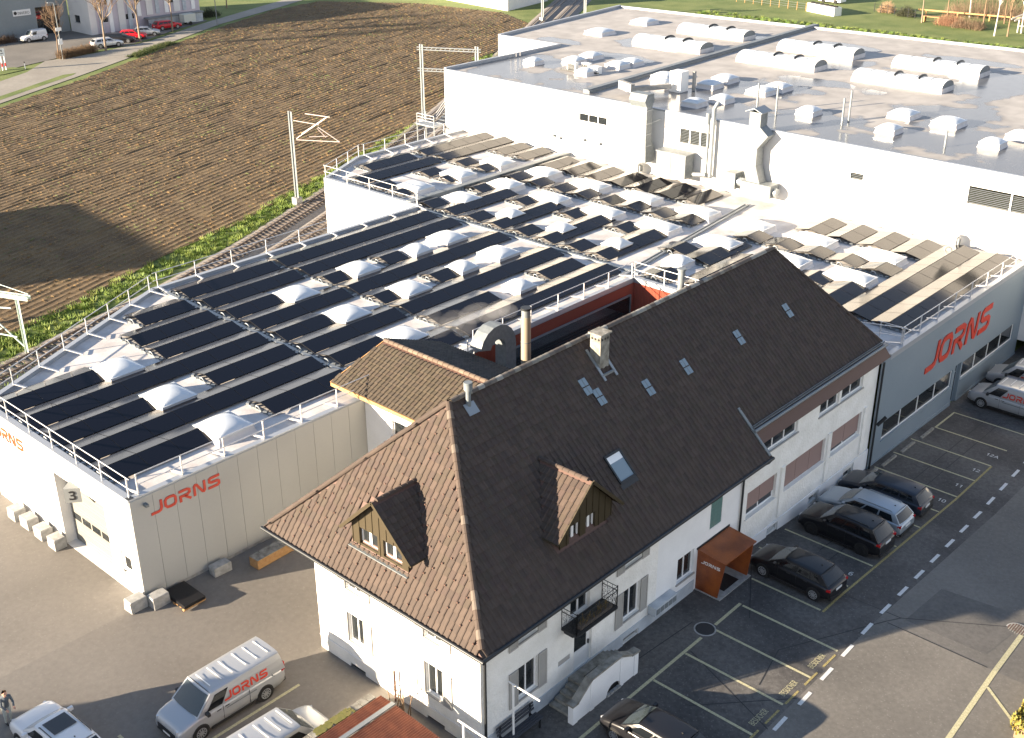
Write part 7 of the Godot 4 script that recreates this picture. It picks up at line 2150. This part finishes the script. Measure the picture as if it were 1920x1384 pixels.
	if k.has("sunroof"):
		b = B.new()
		var y0 := Bp.y + 0.035; 
		b.quad(Vector3(Bp.x - 0.25, y0 + 0.025, -wt * 0.72), Vector3(Bp.x - 0.25, y0 + 0.025, wt * 0.72), Vector3(Bp.x - 1.2, y0 + 0.062, wt * 0.72), Vector3(Bp.x - 1.2, y0 + 0.062, -wt * 0.72)); obj(b, "sunroof", M.car_glass, o)
	return o

func van_extras(o: Node3D, k: Dictionary):
	var W: float = k.W * 0.5
	var b: B
	for i in 6:
		b = B.new(); var x: float = 0.75 - i * 0.55 - (0.12 if i > 2 else 0.0)
		b.box(Vector3(x, k.C.y + 0.045, 0), Vector3(0.04, 0.012, W * 1.05)); obj(b, "roof_rib", M.white_paint, o)
	# name on both sides, small mark on the bonnet
	for z in [-1.0, 1.0]:
		var rt := Vector3(-1, 0, 0) if z < 0 else Vector3(1, 0, 0)
		var st := Vector3(0.42 if z < 0 else -1.75, 1.17, z * 0.955)
		letters(o, st, rt, Vector3(0, 1, -z * 0.17).normalized(), 2.15, 0.36, 0.012, M.orange)
		b = B.new()
		var sg := -1.0
		var pts := []
		for i in 14:
			var a := i * 0.7
			pts.append(Vector3(-2.05 + 0.16 * sin(a) * (1.0 if i % 2 else 0.5), 0.95 + i * 0.055, z * (W * (0.965 - 0.012 * i) + 0.012)))
		b.tube(pts, 0.022, 5); obj(b, "side_emblem", M.galv_dull, o)
		b = B.new(); b.box(Vector3(-0.35, 0.84, z * (W + 0.004)), Vector3(1.5, 0.05, 0.006)); obj(b, "side_lettering_strip", M.galv_dull, o)
	letters(o, Vector3(2.1, 1.005, 0.3), Vector3(0, 0, -1), Vector3(-0.85, 0.25, 0).normalized(), 0.6, 0.16, 0.006, M.orange_faint)

func cars():
	M.screen = glass(Color(0.045, 0.06, 0.065), 0.88, 0.03)
	M.orange_faint = mat(Color(0.75, 0.30, 0.22), 0.5)
	var silver := paint(Color(0.40, 0.415, 0.43), 0.4)
	var white := paint(Color(0.66, 0.66, 0.66))
	var black := paint(Color(0.010, 0.010, 0.012))
	var navy := paint(Color(0.020, 0.026, 0.038), 0.2)
	var grey := paint(Color(0.33, 0.38, 0.43), 0.45)
	var red := paint(Color(0.50, 0.012, 0.022))
	var hatch := {"L": 4.5, "W": 1.84, "H": 1.48, "prof": [[-2.25, 0.78], [-2.16, 0.93], [-1.9, 0.97], [-1.0, 0.98], [0.2, 0.99], [1.0, 1.0], [1.5, 0.93], [1.95, 0.83], [2.15, 0.74], [2.25, 0.62]], "A": Vector2(1.15, 0.99), "B": Vector2(0.35, 1.42), "C": Vector2(-1.6, 1.40), "D": Vector2(-2.08, 0.98), "side": [[0.10, 0.40], [0.43, 0.70], [0.73, 0.88]], "fx": 1.38, "wb_len": 2.82, "fin": true}
	var suv := {"L": 4.7, "W": 1.92, "H": 1.7, "prof": [[-2.35, 0.85], [-2.25, 1.02], [-2.0, 1.07], [-1.0, 1.08], [0.2, 1.09], [1.0, 1.10], [1.5, 1.06], [2.0, 0.98], [2.25, 0.86], [2.35, 0.7]], "A": Vector2(1.15, 1.09), "B": Vector2(0.40, 1.63), "C": Vector2(-1.75, 1.62), "D": Vector2(-2.22, 1.07), "side": [[0.09, 0.36], [0.39, 0.66], [0.69, 0.90]], "fx": 1.45, "wb_len": 2.88, "r": 0.36, "fy": 0.8, "ry": 0.98, "py": 0.86, "rails": M.dark_metal, "fin": true}
	var wagon := {"L": 4.85, "W": 1.87, "H": 1.5, "prof": [[-2.42, 0.78], [-2.32, 0.95], [-2.1, 0.98], [-1.0, 0.98], [0.2, 0.985], [1.0, 0.99], [1.6, 0.93], [2.1, 0.83], [2.32, 0.74], [2.42, 0.6]], "A": Vector2(1.25, 0.98), "B": Vector2(0.45, 1.43), "C": Vector2(-1.95, 1.41), "D": Vector2(-2.32, 0.96), "side": [[0.09, 0.34], [0.37, 0.63], [0.66, 0.90]], "fx": 1.5, "wb_len": 2.9, "rails": M.galv, "fin": true}
	var van := {"L": 5.3, "W": 1.96, "H": 1.95, "prof": [[-2.65, 0.95], [-2.6, 1.05], [-2.3, 1.06], [-1.0, 1.06], [0.5, 1.07], [1.55, 1.10], [2.0, 1.04], [2.4, 0.94], [2.57, 0.84], [2.65, 0.68]], "A": Vector2(1.75, 1.07), "B": Vector2(0.95, 1.84), "C": Vector2(-2.45, 1.90), "D": Vector2(-2.62, 1.03), "side": [[0.08, 0.26]], "wb": 0.96, "wt": 0.80, "rear_glass": false, "fx": 1.68, "wb_len": 3.2, "r": 0.35, "gh": 0.30, "fy": 0.80, "ry": 1.15, "rh": 0.4, "py": 0.8, "mirror": M.dark_metal, "seams": [0.55, -0.75], "handles": [0.75, 0.35], "rim": mat(Color(0.34, 0.35, 0.36), 0.4, 0.5)}
	# yard
	var v := car("delivery_van", "silver delivery van with red lettering parked facing out in the yard", "van", P(19.95, 34.95, gz(20, 34.9)), PI, silver, van)
	van_extras(v, van)
	v = car("delivery_van", "silver delivery van with red lettering behind the mossy garden wall", "van", P(19.35, 30.75, 0), 0.0, silver, van)
	van_extras(v, van)
	suv.sunroof = true
	car("parked_car", "white estate car with a dark glass sunroof in the yard", "car", P(14.0, 37.35, gz(14, 37.3)), PI * 0.5 + 0.04, white, suv)
	suv.erase("sunroof")
	# street bays
	var at := func(u, v2): return P(u, v2, gz(u, v2))
	car("parked_car", "black hatchback with bright alloy wheels parked beside the rust red porch", "car", at.call(44.15, 21.75), PI * 0.5 - 0.03, black, hatch)
	suv.rim = M.black
	car("parked_car", "black sport utility car with black wheels beside the silver estate", "car", at.call(49.55, 22.0), PI * 0.5 - 0.02, black, suv)
	suv.erase("rim")
	car("parked_car", "silver estate car with roof rails between two dark cars", "car", at.call(52.2, 22.25), PI * 0.5, grey, wagon)
	wagon.erase("rails")
	car("parked_car", "dark blue estate car parked next to the silver estate", "car", at.call(54.9, 22.4), PI * 0.5 + 0.02, navy, wagon)
	car("parked_car", "black saloon car in the visitor bay beside the house stair", "car", at.call(30.3, 20.15), PI * 0.5, black, hatch)
	v = car("delivery_van", "silver delivery van with red lettering nose to the grey wall", "van", at.call(71.2, 21.6), PI * 0.5, silver, van)
	van_extras(v, van)
	v = car("delivery_van", "second silver delivery van nose to the grey wall, beyond the lettered one", "van", at.call(74.9, 21.9), PI * 0.5 + 0.06, silver, van)
	van_extras(v, van)
	# far forecourt
	car("parked_van", "small white box van parked before the grey workshop door", "van", P(91.2, 189.4, 0.56), PI, white, {"L": 4.2, "W": 1.75, "H": 1.85, "prof": [[-2.1, 0.95], [-2.05, 1.02], [-1.0, 1.03], [0.8, 1.04], [1.4, 0.98], [1.9, 0.85], [2.1, 0.6]], "A": Vector2(1.0, 1.03), "B": Vector2(0.45, 1.72), "C": Vector2(-1.95, 1.78), "D": Vector2(-2.08, 1.0), "side": [[0.12, 0.38]], "wt": 0.82, "rear_glass": false, "fx": 1.25, "wb_len": 2.6, "fy": 0.75})
	car("parked_car", "silver estate car parked behind the first street tree", "car", P(96.4, 175.6, 0.56), -0.15, paint(Color(0.62, 0.63, 0.64), 0.2), wagon)
	car("parked_car", "black car between the silver estate and the red car", "car", P(99.9, 177.7, 0.56), -0.75, black, wagon)
	car("parked_car", "red hatchback between the black car and the pale grey car", "car", P(103.0, 179.0, 0.56), -0.75, red, hatch)
	car("parked_car", "pale grey hatchback beside the red hatchback", "car", P(106.3, 180.2, 0.56), -0.6, paint(Color(0.45, 0.47, 0.49), 0.3), hatch)
	car("parked_car", "red estate car parked alone before the blue shed", "car", P(112.2, 183.2, 0.56), -0.05, red, wagon)
	var t := thing("car_trailer", "small pale box trailer beside the red estate car", "trailer", P(117.3, 184.6, 0.56))
	t.set_meta("local", true)
	var b := B.new(); b.box(Vector3(0, 1.15, 0), Vector3(2.3, 1.3, 1.5)); obj(b, "box", mat(Color(0.50, 0.52, 0.47), 0.6), t)
	b = B.new(); b.bar(Vector3(1.1, 0.45, 0), Vector3(2.2, 0.42, 0), 0.1, 0.08); obj(b, "drawbar", M.galv, t)
	for z in [-0.8, 0.8]:
		b = B.new(); b.tube([Vector3(0, 0.3, z - 0.08), Vector3(0, 0.3, z + 0.08)], 0.3, 16); obj(b, "wheel", M.tyre, t)

# ---------- the person at the white car ----------
func body_mesh(bones: Array, cell: float, lo: Vector3, hi: Vector3, k: float) -> B:
	var nx := int((hi.x - lo.x) / cell) + 1; var ny := int((hi.y - lo.y) / cell) + 1; var nz := int((hi.z - lo.z) / cell) + 1
	var f := PackedFloat32Array(); f.resize(nx * ny * nz)
	var cc := []
	cc.resize(nx * ny * nz)
	for iz in nz:
		for iy in ny:
			for ix in nx:
				var p := lo + Vector3(ix, iy, iz) * cell
				var d := 10.0
				var best := 10.0
				var col := Color(1, 1, 1)
				for b in bones:
					var ab: Vector3 = b[1] - b[0]
					var t := clampf((p - b[0]).dot(ab) / maxf(ab.length_squared(), 1e-6), 0, 1)
					var e: float = p.distance_to(b[0] + ab * t) - lerpf(b[2], b[3], t)
					if e < best: best = e; col = b[4]
					var h := clampf(0.5 + 0.5 * (d - e) / k, 0, 1)
					d = lerpf(d, e, h) - k * h * (1.0 - h)
				var i := (iz * ny + iy) * nx + ix
				f[i] = d; cc[i] = col
	var out := B.new()
	var vert := {}
	var vp := func(ix, iy, iz):
		var key: int = (iz * ny + iy) * nx + ix
		if vert.has(key): return vert[key]
		var s := Vector3.ZERO; var m := 0
		for e in 12:
			var a0: Array = [[0, 0, 0], [0, 1, 0], [0, 0, 1], [0, 1, 1], [0, 0, 0], [1, 0, 0], [0, 0, 1], [1, 0, 1], [0, 0, 0], [1, 0, 0], [0, 1, 0], [1, 1, 0]][e]
			var ax: int = e / 4
			var a1 := [a0[0] + int(ax == 0), a0[1] + int(ax == 1), a0[2] + int(ax == 2)]
			var fa := f[((iz + a0[2]) * ny + iy + a0[1]) * nx + ix + a0[0]]; var fb := f[((iz + a1[2]) * ny + iy + a1[1]) * nx + ix + a1[0]]
			if (fa < 0) != (fb < 0):
				var t := fa / (fa - fb)
				s += Vector3(ix + a0[0], iy + a0[1], iz + a0[2]).lerp(Vector3(ix + a1[0], iy + a1[1], iz + a1[2]), t); m += 1
		var q := lo + s / maxf(m, 1) * cell
		vert[key] = q
		return q
	for iz in range(1, nz - 1):
		for iy in range(1, ny - 1):
			for ix in range(1, nx - 1):
				var i := (iz * ny + iy) * nx + ix
				for ax in 3:
					var j: int = i + [1, nx, nx * ny][ax]
					if (f[i] < 0) == (f[j] < 0): continue
					var q: Array
					if ax == 0: q = [vp.call(ix, iy - 1, iz - 1), vp.call(ix, iy, iz - 1), vp.call(ix, iy, iz), vp.call(ix, iy - 1, iz)]
					elif ax == 1: q = [vp.call(ix - 1, iy, iz - 1), vp.call(ix - 1, iy, iz), vp.call(ix, iy, iz), vp.call(ix, iy, iz - 1)]
					else: q = [vp.call(ix - 1, iy - 1, iz), vp.call(ix, iy - 1, iz), vp.call(ix, iy, iz), vp.call(ix - 1, iy, iz)]
					out.col = cc[i] if f[i] < 0 else cc[j]
					if f[i] < 0: q.reverse()
					out.quad(q[0], q[1], q[2], q[3])
	return out

func person_by_car():
	var t := thing("person", "person in a grey jacket and light trousers bending over by the white car", "person", G(13.3, 40.3))
	t.set_meta("local", true)
	t.rotation.y = -PI * 0.5
	var sk := Color(0.48, 0.27, 0.19); var jk := Color(0.085, 0.10, 0.115); var tr := Color(0.34, 0.36, 0.33); var sh := Color(0.03, 0.03, 0.03)
	var V := func(x, y, z): return Vector3(x, y, z)
	# local x forward; slightly bent forward
	var bones := []
	for s in [-1.0, 1.0]:
		bones.append([V.call(-0.02, 0.92, s * 0.10), V.call(0.03, 0.50, s * 0.11), 0.095, 0.065, tr])
		bones.append([V.call(0.03, 0.50, s * 0.11), V.call(-0.03, 0.09, s * 0.11), 0.065, 0.045, tr])
		bones.append([V.call(-0.06, 0.05, s * 0.11), V.call(0.15, 0.04, s * 0.12), 0.045, 0.038, sh])
		bones.append([V.call(0.14, 1.40, s * 0.19), V.call(0.24, 1.14, s * 0.24), 0.062, 0.048, jk])
		bones.append([V.call(0.24, 1.14, s * 0.24), V.call(0.46, 1.06, s * 0.16), 0.048, 0.038, jk])
		bones.append([V.call(0.46, 1.06, s * 0.16), V.call(0.54, 1.04, s * 0.14), 0.036, 0.030, sk])
		for fi in 4: bones.append([V.call(0.54, 1.04, s * (0.115 + fi * 0.02)), V.call(0.62 - 0.006 * absf(fi - 1.5), 1.01, s * (0.11 + fi * 0.022)), 0.012, 0.009, sk])
		bones.append([V.call(0.50, 1.04, s * 0.115), V.call(0.56, 1.03, s * 0.08), 0.013, 0.010, sk])
	bones.append([V.call(-0.02, 0.95, 0), V.call(0.04, 1.15, 0), 0.15, 0.14, jk])
	bones.append([V.call(0.04, 1.15, 0), V.call(0.12, 1.38, 0), 0.14, 0.16, jk])
	bones.append([V.call(0.12, 1.40, -0.12), V.call(0.12, 1.40, 0.12), 0.085, 0.085, jk])
	bones.append([V.call(0.15, 1.45, 0), V.call(0.20, 1.55, 0), 0.055, 0.052, sk])
	bones.append([V.call(0.21, 1.62, 0), V.call(0.22, 1.70, 0), 0.085, 0.095, sk])
	bones.append([V.call(0.30, 1.62, 0), V.call(0.325, 1.60, 0), 0.018, 0.015, sk])
	for s in [-1.0, 1.0]: bones.append([V.call(0.21, 1.65, s * 0.098), V.call(0.20, 1.62, s * 0.10), 0.018, 0.014, sk])
	var b := body_mesh(bones, 0.03, Vector3(-0.28, -0.05, -0.42), Vector3(0.72, 1.86, 0.42), 0.03)
	obj(b, "body", M.straw, t)
	var hb := B.new()
	var rg := []
	for i in 6:
		var row := []
		for j in 13:
			var a := PI * 0.15 + PI * 0.42 * i / 5.0; var c := TAU * j / 12.0
			row.append(Vector3(0.205 + sin(PI * 0.52 * i / 5.0) * cos(c) * 0.098, 1.705 + cos(PI * 0.52 * i / 5.0) * 0.105, sin(PI * 0.52 * i / 5.0) * sin(c) * 0.1))
		rg.append(row)
	hb.grid(rg, true)
	obj(hb, "hair", mat(Color(0.20, 0.12, 0.07), 0.8), t)
